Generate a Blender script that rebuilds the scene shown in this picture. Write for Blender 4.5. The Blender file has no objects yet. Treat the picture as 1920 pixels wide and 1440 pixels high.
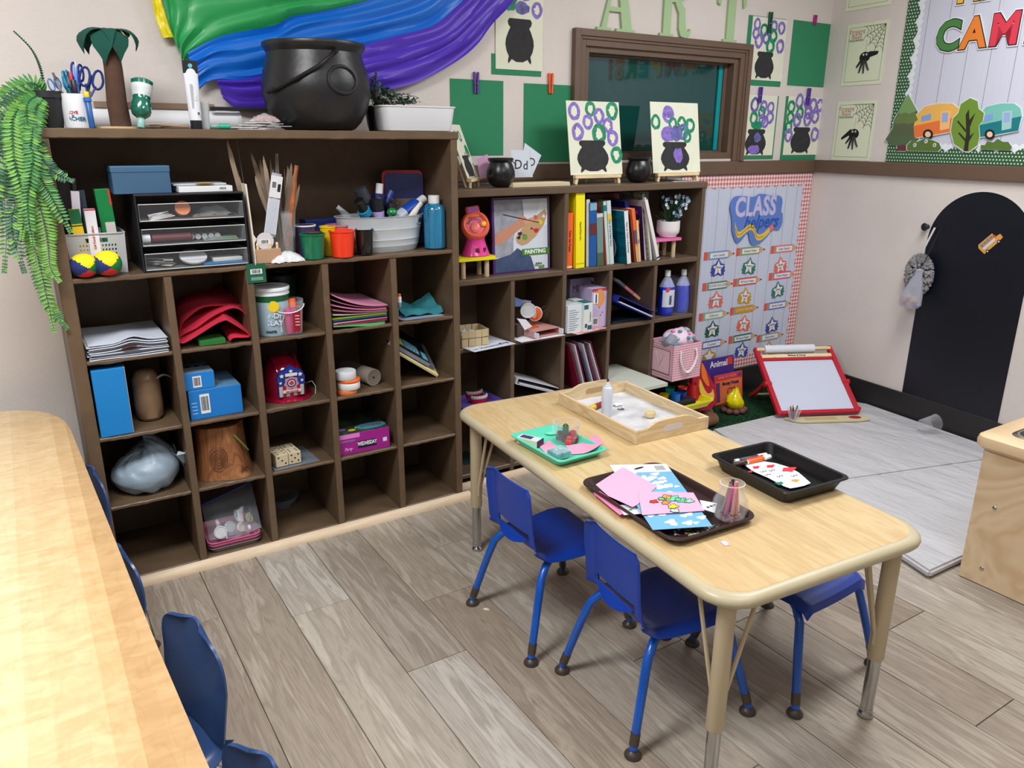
import bpy, bmesh, math, random
from mathutils import Vector, Matrix, noise
random.seed(7)
S = bpy.context.scene
COL = S.collection
PI = math.pi
F_PX = 1452.2275
CAM = Vector((-0.15404808, -3.11906416, 1.5))
YAW, PITCH, ROLL = math.radians(32.51241103), math.radians(17.57277419), math.radians(0.27526226)
FW = Vector((math.sin(YAW)*math.cos(PITCH), math.cos(YAW)*math.cos(PITCH), -math.sin(PITCH)))
R0 = Vector((math.cos(YAW), -math.sin(YAW), 0)); U0 = R0.cross(FW)
RT = math.cos(ROLL)*R0 + math.sin(ROLL)*U0; UP = -math.sin(ROLL)*R0 + math.cos(ROLL)*U0
cd = bpy.data.cameras.new('camera'); cam = bpy.data.objects.new('camera', cd); COL.objects.link(cam)
cd.sensor_fit = 'HORIZONTAL'; cd.sensor_width = 36; cd.lens = F_PX/1920*36; cd.clip_start = .02
mw = Matrix((RT, UP, -FW)).transposed().to_4x4(); mw.translation = CAM; cam.matrix_world = mw
S.camera = cam
S.view_settings.view_transform = 'Standard'; S.view_settings.look = 'None'
S.view_settings.gamma = 1; S.view_settings.use_curve_mapping = False
S.view_settings.exposure = 0.0
wd = bpy.data.worlds.new('world'); S.world = wd; wd.use_nodes = True
wd.node_tree.nodes['Background'].inputs[0].default_value = (1, .97, .93, 1)
wd.node_tree.nodes['Background'].inputs[1].default_value = .25
LAMPS = [(-.45, -1.65, 62, 1.15, .55), (1.35, -2.9, 20, 1.15, .55), (2.75, -1.6, 40, 1.15, .55), (-.9, -3.6, 10, 1.15, .55)]
CEIL = 2.72
for i, (x, y, w, sx, sy) in enumerate(LAMPS):
    ld = bpy.data.lights.new('ceiling_light_area', 'AREA'); ld.shape = 'RECTANGLE'; ld.size = sx; ld.size_y = sy
    ld.energy = w; ld.color = (.97, .985, 1)
    lo = bpy.data.objects.new('ceiling_light_area', ld); COL.objects.link(lo); lo.location = (x, y, CEIL-.045)
def ray(px, py): return FW + (px-960)/F_PX*RT - (py-720)/F_PX*UP
def ZP(px, py, z): d = ray(px, py); return CAM + d*((z-CAM.z)/d.z)
def YP(px, py, y): d = ray(px, py); return CAM + d*((y-CAM.y)/d.y)
def XP(px, py, x): d = ray(px, py); return CAM + d*((x-CAM.x)/d.x)
TW = .098; WRX = 3.986; RWA = math.atan2(-1, -TW)          # right wall direction (towards the camera)
def RP(px, py, off=0):                                      # point on the right wall -> (u along wall, z)
    d = ray(px, py); n = Vector((1, -TW, 0)); p0 = Vector((WRX-off, 0, 0))
    t = (p0-CAM).dot(n)/d.dot(n); q = CAM + d*t
    return ((q-Vector((WRX, 0, 0))).dot(Vector((math.cos(RWA), math.sin(RWA), 0))), q.z)
def lin(c):
    c /= 255
    return c/12.92 if c <= .04045 else ((c+.055)/1.055)**2.4
def rgb(h):
    if isinstance(h, tuple): return tuple(lin(v) for v in h)+(1,)
    return tuple(lin(int(h[i:i+2], 16)) for i in (0, 2, 4))+(1,)
MC = {}
def mat(h, rough=.55, metal=0, var=0, ns=8, bump=0, bs=60, coat=0, emit=0, sss=0, stretch=None, h2=None, spec=.5):
    key = (h, rough, metal, var, ns, bump, bs, coat, emit, stretch, h2, spec)
    if key in MC: return MC[key]
    m = bpy.data.materials.new('mat_%d' % len(MC)); m.use_nodes = True
    nt = m.node_tree; b = nt.nodes['Principled BSDF']; L = nt.links.new
    b.inputs['Base Color'].default_value = rgb(h); b.inputs['Roughness'].default_value = rough
    b.inputs['Metallic'].default_value = metal; b.inputs['Coat Weight'].default_value = coat
    b.inputs['Specular IOR Level'].default_value = spec
    if emit: b.inputs['Emission Color'].default_value = rgb(h); b.inputs['Emission Strength'].default_value = emit
    if var or bump:
        tc = nt.nodes.new('ShaderNodeTexCoord'); mp = nt.nodes.new('ShaderNodeMapping'); L(tc.outputs['Object'], mp.inputs[0])
        if stretch: mp.inputs['Scale'].default_value = stretch
    if var:
        n = nt.nodes.new('ShaderNodeTexNoise'); n.inputs['Scale'].default_value = ns; n.inputs['Detail'].default_value = 5
        L(mp.outputs[0], n.inputs[0])
        r = nt.nodes.new('ShaderNodeValToRGB'); c = rgb(h); e = r.color_ramp.elements
        e[0].position = .3; e[1].position = .7
        e[0].color = tuple(v*(1-var) for v in c[:3])+(1,)
        e[1].color = rgb(h2) if h2 else tuple(min(1, v*(1+var)) for v in c[:3])+(1,)
        L(n.outputs[0], r.inputs[0]); L(r.outputs[0], b.inputs['Base Color'])
    if bump:
        n2 = nt.nodes.new('ShaderNodeTexNoise'); n2.inputs['Scale'].default_value = bs; n2.inputs['Detail'].default_value = 4
        L(mp.outputs[0], n2.inputs[0])
        bp = nt.nodes.new('ShaderNodeBump'); bp.inputs['Strength'].default_value = bump; bp.inputs['Distance'].default_value = .004
        L(n2.outputs[0], bp.inputs['Height']); L(bp.outputs[0], b.inputs['Normal'])
    MC[key] = m; return m
def clear(h='ffffff', a=.16, rough=.08):                    # thin clear plastic or glass
    key = ('clear', h, a, rough)
    if key in MC: return MC[key]
    m = bpy.data.materials.new('clear_%d' % len(MC)); m.use_nodes = True; nt = m.node_tree; L = nt.links.new
    b = nt.nodes['Principled BSDF']; b.inputs['Base Color'].default_value = rgb(h); b.inputs['Roughness'].default_value = rough
    t = nt.nodes.new('ShaderNodeBsdfTransparent'); mx = nt.nodes.new('ShaderNodeMixShader')
    lw = nt.nodes.new('ShaderNodeLayerWeight'); lw.inputs[0].default_value = .35
    mr = nt.nodes.new('ShaderNodeMapRange'); mr.inputs['To Min'].default_value = a*.55 if a < .3 else a; mr.inputs['To Max'].default_value = min(1, a+.28)
    L(lw.outputs['Facing'], mr.inputs[0]); L(mr.outputs[0], mx.inputs[0]); L(t.outputs[0], mx.inputs[1]); L(b.outputs[0], mx.inputs[2])
    L(mx.outputs[0], nt.nodes['Material Output'].inputs[0]); MC[key] = m; return m
def woodmat(name, cols, scale=(1, 1, 1), dist=3, rough=.4, bands=6, coat=0, obj_tint=False, fine=.25, rot=0, rings='X'):
    m = bpy.data.materials.new(name); m.use_nodes = True; nt = m.node_tree; L = nt.links.new; N = nt.nodes.new
    b = nt.nodes['Principled BSDF']; b.inputs['Roughness'].default_value = rough; b.inputs['Coat Weight'].default_value = coat
    tc = N('ShaderNodeTexCoord'); mp = N('ShaderNodeMapping'); L(tc.outputs['Object'], mp.inputs[0])
    mp.inputs['Scale'].default_value = scale; mp.inputs['Rotation'].default_value = (0, 0, rot)
    src = mp.outputs[0]
    if obj_tint:
        oi = N('ShaderNodeObjectInfo'); ml = N('ShaderNodeMath'); ml.operation = 'MULTIPLY'; ml.inputs[1].default_value = 37.0
        L(oi.outputs['Random'], ml.inputs[0]); va = N('ShaderNodeVectorMath'); L(mp.outputs[0], va.inputs[0]); L(ml.outputs[0], va.inputs[1]); src = va.outputs[0]
    n = N('ShaderNodeTexNoise'); n.inputs['Scale'].default_value = 1; n.inputs['Detail'].default_value = 3; n.inputs['Distortion'].default_value = .6; L(src, n.inputs[0])
    w = N('ShaderNodeMath'); w.operation = 'MULTIPLY'; w.inputs[1].default_value = bands; L(n.outputs[0], w.inputs[0])
    fr = N('ShaderNodeMath'); fr.operation = 'PINGPONG'; fr.inputs[1].default_value = 1; L(w.outputs[0], fr.inputs[0])
    n2 = N('ShaderNodeTexNoise'); n2.inputs['Scale'].default_value = 9; n2.inputs['Detail'].default_value = 6; L(src, n2.inputs[0])
    mx = N('ShaderNodeMix'); mx.data_type = 'FLOAT'; mx.inputs[0].default_value = fine; L(fr.outputs[0], mx.inputs[2]); L(n2.outputs[0], mx.inputs[3])
    r = N('ShaderNodeValToRGB'); e = r.color_ramp.elements
    e[0].position = .1; e[1].position = .9; e[0].color = rgb(cols[0]); e[1].color = rgb(cols[-1])
    for i, c in enumerate(cols[1:-1]): x = e.new(.1+.8*(i+1)/(len(cols)-1)); x.color = rgb(c)
    L(mx.outputs[0], r.inputs[0]); out = r.outputs[0]
    if obj_tint:
        mm = N('ShaderNodeMix'); mm.data_type = 'RGBA'; mm.blend_type = 'MULTIPLY'; mm.inputs[0].default_value = 1
        L(out, mm.inputs[6]); L(oi.outputs['Color'], mm.inputs[7]); out = mm.outputs[2]
    L(out, b.inputs['Base Color'])
    bp = N('ShaderNodeBump'); bp.inputs['Strength'].default_value = .15; bp.inputs['Distance'].default_value = .002
    L(n2.outputs[0], bp.inputs['Height']); L(bp.outputs[0], b.inputs['Normal'])
    return m
def rot(a, ax): return Matrix.Rotation(a, 4, ax)
def tr(x, y, z): return Matrix.Translation((x, y, z))
class G:
    def __init__(s): s.bm = bmesh.new()
    def _fin(s, vs, fs, m, T):
        if T is not None: bmesh.ops.transform(s.bm, matrix=T, verts=vs)
        for f in fs: f.material_index = m
    def box(s, x0, x1, y0, y1, z0, z1, m=0, bev=0, T=None, seg=2):
        n0 = len(s.bm.verts)
        vs = [s.bm.verts.new((x, y, z)) for x in (x0, x1) for y in (y0, y1) for z in (z0, z1)]
        fs = [s.bm.faces.new([vs[i] for i in q]) for q in ((0, 1, 3, 2), (4, 6, 7, 5), (0, 4, 5, 1), (2, 3, 7, 6), (0, 2, 6, 4), (1, 5, 7, 3))]
        if bev:
            es = list({e for f in fs for e in f.edges})
            r = bmesh.ops.bevel(s.bm, geom=es, offset=bev, segments=seg, affect='EDGES', profile=.5)
            fs = list({f for v in r['verts'] for f in v.link_faces}); vs = list({v for f in fs for v in f.verts})
            fs = list({f for v in vs for f in v.link_faces}); vs = list({v for f in fs for v in f.verts})
        s._fin(vs, fs, m, T); return s
    def rings(s, rings, m=0, T=None, cap0=True, cap1=True, closed=True, loop=False):
        R = [[s.bm.verts.new(p) for p in r] for r in rings]; fs = []; n = len(R[0])
        for i in range(len(R)-1+(1 if loop else 0)):
            a, b = R[i], R[(i+1) % len(R)]
            for j in range(n if closed else n-1):
                k = (j+1) % n
                fs.append(s.bm.faces.new((a[j], a[k], b[k], b[j])))
        if closed and not loop:
            if cap0: fs.append(s.bm.faces.new(R[0][::-1]))
            if cap1: fs.append(s.bm.faces.new(R[-1]))
        s._fin([v for r in R for v in r], fs, m, T); return s
    def lathe(s, prof, seg=24, m=0, T=None, sx=1, sy=1, cap0=True, cap1=True):
        return s.rings([[(max(r, 1e-4)*sx*math.cos(2*PI*k/seg), max(r, 1e-4)*sy*math.sin(2*PI*k/seg), z) for k in range(seg)] for r, z in prof], m, T, cap0, cap1)
    def tube(s, pts, r, seg=8, m=0, T=None, flat=1, loop=False):
        P = [Vector(p) for p in pts]; rs = r if isinstance(r, (list, tuple)) else [r]*len(P); out = []
        prev = None
        for i, p in enumerate(P):
            if loop: d = P[(i+1) % len(P)]-P[i-1]
            else: d = P[min(i+1, len(P)-1)]-P[max(i-1, 0)]
            d.normalize()
            if prev is None: a = d.orthogonal().normalized()
            else:
                a = (prev - d*prev.dot(d))
                a = a.normalized() if a.length > 1e-6 else d.orthogonal().normalized()
            prev = a; b = d.cross(a)
            out.append([p + (a*math.cos(2*PI*k/seg) + b*math.sin(2*PI*k/seg)*flat)*rs[i] for k in range(seg)])
        return s.rings(out, m, T, loop=loop)
    def plate(s, pts, y0, y1, m=0, T=None):                 # outline in XZ, extruded along Y
        a = [s.bm.verts.new((p[0], y0, p[1])) for p in pts]; b = [s.bm.verts.new((p[0], y1, p[1])) for p in pts]; n = len(pts)
        fs = [s.bm.faces.new(a), s.bm.faces.new(b[::-1])]+[s.bm.faces.new((a[i], b[i], b[(i+1) % n], a[(i+1) % n])) for i in range(n)]
        s._fin(a+b, fs, m, T); return s
    def slab(s, pts, z0, z1, m=0, T=None):                  # outline in XY, extruded along Z
        a = [s.bm.verts.new((p[0], p[1], z0)) for p in pts]; b = [s.bm.verts.new((p[0], p[1], z1)) for p in pts]; n = len(pts)
        fs = [s.bm.faces.new(a), s.bm.faces.new(b[::-1])]+[s.bm.faces.new((a[i], b[i], b[(i+1) % n], a[(i+1) % n])) for i in range(n)]
        s._fin(a+b, fs, m, T); return s
    def grid(s, fn, nu, nv, m=0, T=None, th=0, skip=None):
        V = [[s.bm.verts.new(fn(i/nu, j/nv)) for j in range(nv+1)] for i in range(nu+1)]; fs = []
        for i in range(nu):
            for j in range(nv):
                if skip and skip(i, j): continue
                fs.append(s.bm.faces.new((V[i][j], V[i+1][j], V[i+1][j+1], V[i][j+1])))
        vs = [v for r in V for v in r]
        if th:
            s.bm.normal_update(); r = bmesh.ops.solidify(s.bm, geom=fs, thickness=th)
            fs = fs+[g for g in r['geom'] if isinstance(g, bmesh.types.BMFace)]
            vs = list({v for f in fs for v in f.verts})
        s._fin(vs, fs, m, T); return s
    def ball(s, c, r, m=0, T=None, sx=1, sy=1, sz=1, u=12, v=8):
        ret = bmesh.ops.create_uvsphere(s.bm, u_segments=u, v_segments=v, radius=r)
        vs = ret['verts']
        for w in vs: w.co = Vector((w.co.x*sx+c[0], w.co.y*sy+c[1], w.co.z*sz+c[2]))
        s._fin(vs, {f for w in vs for f in w.link_faces}, m, T); return s
    def out(s, name, mats, par=None, smooth=False, loc=None, rz=0, nrm=True):
        if nrm: bmesh.ops.recalc_face_normals(s.bm, faces=s.bm.faces[:])
        me = bpy.data.meshes.new(name); 
        if smooth:
            for f in s.bm.faces: f.smooth = True
        s.bm.to_mesh(me); s.bm.free()
        for m in (mats if isinstance(mats, (list, tuple)) else [mats]): me.materials.append(m)
        o = bpy.data.objects.new(name, me); COL.objects.link(o); o.parent = par
        if smooth:
            try: me.set_sharp_from_angle(angle=math.radians(40))
            except Exception: pass
        if loc is not None: o.location = loc
        if rz: o.rotation_euler = (0, 0, rz)
        return o
def tag(o, label, cat, group=None, kind=None):
    if label: o['label'] = label
    if cat: o['category'] = cat
    if group: o['group'] = group
    if kind: o['kind'] = kind
    return o
def E(name, label, cat, loc, rz=0, group=None, rx=0, ry=0):
    o = bpy.data.objects.new(name, None); COL.objects.link(o); o.empty_display_size = .05
    o.location = loc; o.rotation_euler = (rx, ry, rz); return tag(o, label, cat, group)
def copytree(o, loc=None, rz=None, label=None, par=None):
    c = o.copy(); COL.objects.link(c); c.parent = par
    if loc is not None: c.location = loc
    if rz is not None: c.rotation_euler = (c.rotation_euler[0], c.rotation_euler[1], rz)
    if label: c['label'] = label
    for ch in [k for k in bpy.data.objects if k.parent == o]: copytree(ch, par=c)
    return c
def struct(o): o['kind'] = 'structure'; return o
FCACHE = {}
def text(s, size, m, par, loc, rx=PI/2, ry=0, rz=0, xs=1, ext=.0006, bold=0, align='CENTER', name='lettering', sp=1, shear=0, bend=None):
    cu = bpy.data.curves.new('t', 'FONT'); cu.body = s; cu.size = size; cu.extrude = ext; cu.offset = bold*size; cu.align_x = align
    cu.align_y = 'CENTER'; cu.space_character = sp; cu.shear = shear; cu.resolution_u = 3
    t = bpy.data.objects.new('t', cu); COL.objects.link(t)
    me = bpy.data.meshes.new_from_object(t); bpy.data.objects.remove(t); bpy.data.curves.remove(cu)
    for v in me.vertices:
        v.co.x *= xs
        if bend: v.co.y += bend(v.co.x)
    me.materials.clear(); me.materials.append(m)
    o = bpy.data.objects.new(name, me); COL.objects.link(o); o.parent = par; o.location = loc; o.rotation_euler = (rx, ry, rz); me.name = name
    return o
def rrect(w, h, r, n=5, cx=0, cy=0):
    P = []
    for (sx, sy, a0) in ((1, 1, 0), (-1, 1, 90), (-1, -1, 180), (1, -1, 270)):
        for k in range(n+1):
            a = math.radians(a0+90*k/n); P.append((cx+sx*(w/2-r)+r*math.cos(a), cy+sy*(h/2-r)+r*math.sin(a)))
    return P
def ell(a, b, n=24, cx=0, cy=0): return [(cx+a*math.cos(2*PI*k/n), cy+b*math.sin(2*PI*k/n)) for k in range(n)]
def N3(x, y=0, z=0): return noise.noise(Vector((x, y, z)))
# common materials
BROWN = mat((101, 82, 63), .42, var=.1, ns=14, bump=.35, bs=45)
BROWNB = mat((97, 80, 64), .4, var=.06, ns=10, bump=.12, bs=40)
TRIMB = mat((104, 83, 68), .45, var=.05, ns=6, bump=.1, bs=30)
WALL = mat((217, 209, 204), .75, var=.035, ns=3, bump=.35, bs=90)
WALLC = mat((225, 216, 206), .8)
BLACK = mat((22, 22, 25), .45); WHITE = mat((235, 236, 240), .5); PAPER = mat((226, 228, 236), .8)
LW = woodmat('light_wood', [(222, 196, 152), (240, 218, 176), (231, 207, 163)], (6, 40, 40), rough=.6, bands=4)
CHROME = mat((190, 190, 192), .18, metal=1)
YF, XL, XRR = -4.25, -1.75, 4.35
g = G(); g.box(XL, XRR, YF, .12, -.06, -.0045); floor = struct(g.out('floor', mat((70, 62, 55), .8)))
PLANK = woodmat('plank', [(120, 110, 99), (168, 159, 148), (150, 141, 130), (182, 175, 165), (134, 124, 113)], (13, 1.1, 1), rough=.5, bands=8, obj_tint=True, fine=.5)
pc = {}
def plank(x, y0, y1, col):
    k = round(y1-y0, 3)
    if k not in pc:
        gg = G(); gg.box(-.0988, .0988, -k/2+.0012, k/2-.0012, -.006, 0, bev=.0009, seg=1); o = gg.out('plank', PLANK, floor); pc[k] = o
    else:
        o = pc[k].copy(); COL.objects.link(o)
    o.parent = floor; o.location = (x, (y0+y1)/2, 0); o.color = col; return o
GREY = [(1.08, 1.09, 1.1), (.86, .82, .78), (.98, .97, .96), (1.12, 1.13, 1.13), (.9, .85, .8), (1.02, 1.0, .97)]
JO = {0: (-.757, (.9, .84, .79), (.8, .74, .69)), 1: (-1.9, (.88, .83, .78), (1, 1, 1)), 2: (-.883, (1.1, 1.11, 1.12), (1.06, 1.05, 1.02)),
      3: (-1.337, (.86, .83, .79), (1.16, 1.17, 1.19)), 4: (-1.034, (1.02, .99, .94), (.88, .82, .75)), 5: (-.73, (.98, .95, .91), (1.04, 1.03, 1.0)),
      6: (-1.652, (.95, .9, .86), (.98, .97, .95)), 7: (-1.2, (1.0, .97, .93), (.9, .86, .8)), 8: (-1.68, (1.05, 1.03, 1.0), (.88, .83, .78)),
      9: (-2.35, (.92, .86, .81), (.85, .8, .76)), 10: (-1.97, (.86, .78, .73), (1.08, 1.07, 1.02))}
for i in range(-10, 21):
    x = .12+.2*i; j, ca, cb = JO.get(i, (-.5-((i*7919) % 13)*.1, GREY[i % 6], GREY[(i*5+2) % 6]))
    ys = [.1]; y = j
    while y+1.4 < .1: y += 1.4
    seq = []; yy = y; first = True
    cuts = []
    while yy > YF: cuts.append(yy); yy -= 1.4
    top = .1; prevc = None
    for c in cuts+[YF]:
        mid = (top+c)/2
        if c >= j-.01: col = ca
        elif top > j-1.41 and top <= j+.01: col = cb
        else: col = GREY[(i*3+int(-mid*2)) % 6]
        if i == 5 and top < -2.1: col = (1.1, 1.1, 1.1)
        plank(x, c, top, col+(1,)); top = c
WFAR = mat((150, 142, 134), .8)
WX0, WX1, WZ0, WZ1 = 2.222, 3.263, 1.40, 1.92
g = G(); g.box(XL, WX0, 0, .12, 0, CEIL); g.box(WX1, 4.3, 0, .12, 0, CEIL); g.box(WX0, WX1, 0, .12, 0, WZ0); g.box(WX0, WX1, 0, .12, WZ1, CEIL)
struct(g.out('wall_back', WALL))
RW = bpy.data.objects.new
g = G(); g.box(-.3, 4.6, 0, .12, 0, CEIL); wr = struct(g.out('wall_right', WALL)); wr.location = (WRX, 0, 0); wr.rotation_euler = (0, 0, RWA)
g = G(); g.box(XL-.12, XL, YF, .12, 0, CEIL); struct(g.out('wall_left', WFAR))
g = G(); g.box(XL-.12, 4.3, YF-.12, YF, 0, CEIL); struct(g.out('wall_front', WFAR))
CE = mat((228, 228, 224), .9, bump=.3, bs=150)
g = G(); g.box(XL-.12, 4.4, YF-.12, .12, CEIL, CEIL+.06); struct(g.out('ceiling', CE))
DIF = mat((255, 250, 240), .4, emit=1.6)
for i, (x, y, w, sx, sy) in enumerate(LAMPS):
    t = E('ceiling_light', 'recessed white ceiling light panel, ' + ['over the left table', 'nearest the camera', 'over the grey floor mat', 'behind the camera'][i], 'lamp', (x, y, CEIL))
    g = G()
    for a in ((-sx/2-.03, -sx/2, -sy/2-.03, sy/2+.03), (sx/2, sx/2+.03, -sy/2-.03, sy/2+.03), (-sx/2, sx/2, -sy/2-.03, -sy/2), (-sx/2, sx/2, sy/2, sy/2+.03)): g.box(*a, -.03, 0)
    g.out('frame', WHITE, t); g = G(); g.box(-sx/2, sx/2, -sy/2, sy/2, -.02, -.001); g.out('diffuser', DIF, t)
# chair rails and baseboards
RZ0, RZ1 = 1.317, 1.388
g = G(); g.box(XL, WRX-.001, -.02, 0, RZ0, RZ1, bev=.003); struct(g.out('trim_1', TRIMB))
g = G(); g.box(.02, 4.3, -.02, 0, RZ0, RZ1, bev=.003); o = struct(g.out('trim_2', TRIMB)); o.location = (WRX, 0, 0); o.rotation_euler = (0, 0, RWA)
BB = mat((34, 33, 34), .5, var=.1, ns=5)
g = G(); g.box(.0, 4.3, -.014, 0, 0, .158, bev=.003); o = struct(g.out('baseboard_right', BB)); o.location = (WRX, 0, 0); o.rotation_euler = (0, 0, RWA)
g = G(); g.box(2.77, WRX-.02, -.014, 0, 0, .158, bev=.003); struct(g.out('baseboard_back', BB))
g = G(); g.box(XL, -.07, -.014, 0, 0, .158, bev=.003); struct(g.out('baseboard_back.001', BB))
# window: stepped brown casing, sash, glazing
wn = bpy.data.objects.new('window_1', None); COL.objects.link(wn); wn['kind'] = 'structure'
def ring(g, x0, x1, z0, z1, w, y0, y1, bottom=True, bev=.002):
    g.box(x0, x0+w, y0, y1, z0, z1, bev=bev); g.box(x1-w, x1, y0, y1, z0, z1, bev=bev); g.box(x0+w, x1-w, y0, y1, z1-w, z1, bev=bev)
    if bottom: g.box(x0+w, x1-w, y0, y1, z0, z0+w, bev=bev)
g = G(); ring(g, 2.152, 3.335, 1.388, 1.984, .03, -.03, 0, False); ring(g, 2.175, 3.312, 1.388, 1.961, .02, -.022, 0, False); ring(g, 2.19, 3.295, 1.388, 1.947, .034, -.015, 0, False)
g.out('casing', TRIMB, wn)
g = G(); ring(g, 2.2221, 3.263, 1.40, 1.92, .033, 0.0, .1); ring(g, 2.242, 3.23, 1.42, 1.90, .022, .045, .085); g.out('sash', TRIMB, wn)
gm = bpy.data.materials.new('glazing'); gm.use_nodes = True; nt = gm.node_tree; b = nt.nodes['Principled BSDF']
b.inputs['Base Color'].default_value = rgb((14, 66, 62)); b.inputs['Roughness'].default_value = .05; b.inputs['Specular IOR Level'].default_value = .3; b.inputs['Coat Weight'].default_value = .6; b.inputs['Coat Roughness'].default_value = .01; b.inputs['Coat IOR'].default_value = 1.45
g = G(); g.box(2.262, 3.21, .062, .068, 1.44, 1.88); g.out('pane', gm, wn)
g = G(); g.box(3.178, 3.206, .056, .061, 1.445, 1.88); g.out('film_edge', mat((0, 150, 160), .4), wn)
def rough_edge(o, amp=.004, seed=0):
    me = o.data
    for v in me.vertices:
        if abs(v.co.y-ymin(me)) < .003:
            n = N3(v.co.x*14+seed, v.co.z*14)+.6*N3(v.co.x*45+seed, v.co.z*40)
            v.co.z += amp*n; v.co.y += amp*.6*n
def ymin(me): return min(v.co.y for v in me.vertices) if 'ym' not in me else me['ym']
def board(name, x0, x1, y0, y1, z0, z1, m, par, amp=.0, vertical=False, seed=0):
    g = G(); L = (z1-z0) if vertical else (x1-x0); n = max(2, int(L/.012)) if amp else 1
    for k in range(n+1):
        pass
    rs = []
    for k in range(n+1):
        t = k/n
        if vertical:
            z = z0+L*t; c = [(x0, y1), (x1, y1), (x1, y0+.002), (x1-.003, y0), (x0+.003, y0), (x0, y0+.002)]
            e = amp*(N3(z*11+seed, 3.1)+.5*N3(z*40+seed)) if amp else 0; chip = max(0, N3(z*9+seed*3, 7)-.35)*amp*5
            rs.append([(x+(e*.5 if y < y0+.01 else 0), y+(chip if y < y0+.01 else 0), z) for x, y in c])
        else:
            x = x0+L*t; c = [(y1, z0), (y1, z1), (y0+.003, z1), (y0, z1-.003), (y0, z0+.003), (y0+.003, z0)]
            e = amp*(N3(x*11+seed, 3.1)+.5*N3(x*40+seed)) if amp else 0; chip = max(0, N3(x*10+seed*3, 7)-.25)*amp*6
            rs.append([(x, y+(chip if y < y0+.01 else 0), z+(e*.6 if y < y0+.01 else 0)+((-abs(e)-chip*.5) if (y < y0+.01 and z < (z0+z1)/2) else 0)) for y, z in c])
    g.rings(rs); return g.out(name, m, par)
YA, HA = -.405, 1.524
XA0, XA1 = -.064, 1.324
DA = [.245, .506, .773, 1.04]; RA = [1.081, .816, .554, .305, .03]
sa = E('cubby_shelf', 'tall brown painted wooden cubby shelf with five columns, cauldron on top', 'shelf', (0, 0, 0))
board('top_board', XA0-.004, XA1+.002, YA-.004, -.021, HA-.028, HA, BROWN, sa, .0015)
board('side_panel', XA0, XA0+.04, YA, -.021, 0, HA-.028, BROWN, sa, .0015, True, 2)
board('side_panel', XA1-.028, XA1, YA, -.021, 0, HA-.028, BROWN, sa, .0015, True, 5)
g = G(); g.box(XA0+.04, XA1-.028, -.024, -.021, .01, HA-.028); g.out('back_panel', BROWN, sa)
XI0, XI1 = XA0+.0405, XA1-.0285
board('shelf_board', XI0, XI1, YA+.002, -.0245, RA[0]-.014, RA[0], BROWN, sa, .0025, seed=1)
edges = [XI0]+[v for d in DA for v in (d-.0125, d+.0125)]+[XI1]
for r in range(1, 5):
    for c in range(5):
        board('shelf_board', edges[2*c]+.0005, edges[2*c+1]-.0005, YA+.004, -.0245, RA[r]-(.012 if r < 4 else .028), RA[r], BROWN, sa, .0045 if r < 4 else .001, seed=r*5+c)
for i, d in enumerate(DA):
    board('divider', d-.012, d+.012, YA-.003, -.0245, 0, 1.066, BROWN, sa, .002, True, seed=9+i)
g = G(); n = 8
g.rings([[(x, YA-.004-.026*math.cos(a), .03*math.sin(a)) for a in [PI/2*k/6 for k in range(7)]]+[(x, YA-.004, 0)] for x in (XA0-.03, XA1+.01, XA1+.028)])
LTR = woodmat('pale_trim', [(214, 190, 160), (231, 211, 184)], (5, 40, 40), rough=.6, bands=3)
struct(g.out('trim_3', LTR))
YB, HB = -.315, 1.303
XB0, XB1 = 1.3535, 2.764
DBX = [1.637, 1.914, 2.184, 2.466]; RB = [.937, .644, .351, .058]
sb = E('cubby_shelf', 'lower brown cubby shelf against the wall under the window, full of books', 'shelf', (0, 0, 0))
board('top_board', XB0, XB1+.004, YB-.004, -.002, HB-.03, HB, BROWNB, sb)
board('side_panel', XB0, XB0+.02, YB, -.002, 0, HB-.03, BROWNB, sb, vertical=True)
board('side_panel', XB1-.024, XB1, YB, -.002, 0, HB-.03, BROWNB, sb, vertical=True)
g = G(); g.box(XB0+.02, XB1-.024, -.01, -.002, .03, HB-.03); g.out('back_panel', BROWNB, sb)
board('divider', 1.903, 1.925, YB, -.011, 0, HB-.0305, BROWNB, sb, vertical=True)
for x0, x1 in ((XB0+.0205, 1.9025), (1.9255, XB1-.0245)): board('shelf_board', x0, x1, YB+.002, -.011, RB[0]-.024, RB[0], BROWNB, sb)
for d in (1.637, 2.184, 2.466): board('divider', d-.01, d+.01, YB+.001, -.011, 0, RB[0]-.0245, BROWNB, sb, vertical=True)
eb = [XB0+.0205, 1.6265, 1.6475, 1.9025, 1.9255, 2.1735, 2.1945, 2.4555, 2.4765, XB1-.0245]
for r in (1, 2, 3):
    for c in range(5): board('shelf_board', eb[2*c], eb[2*c+1], YB+.003, -.011, RB[r]-.02, RB[r], BROWNB, sb)
g = G(); g.rings([[(x, YB-.004-.022*math.cos(a), .026*math.sin(a)) for a in [PI/2*k/6 for k in range(7)]]+[(x, YB-.004, 0)] for x in (XA1+.03, XB1+.02)])
struct(g.out('trim_4', LTR))
TT = .57
TOPM = woodmat('maple_laminate', [(192, 160, 112), (212, 184, 138), (201, 171, 124), (216, 191, 146), (186, 154, 106)], (11, 1.3, 1), rough=.28, bands=5, coat=.15, fine=.55, rot=math.radians(4))
BEIGE = mat((190, 178, 148), .38, var=.05, ns=9); BEIGL = mat((196, 180, 148), .4)
TC = (1.378, -1.497); TA = math.radians(-4.5); TWD, TLN = .69, 1.43
t = E('activity_table', 'rectangular maple laminate activity table with beige edge, trays spread on top', 'table', (TC[0], TC[1], 0), TA)
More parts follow.
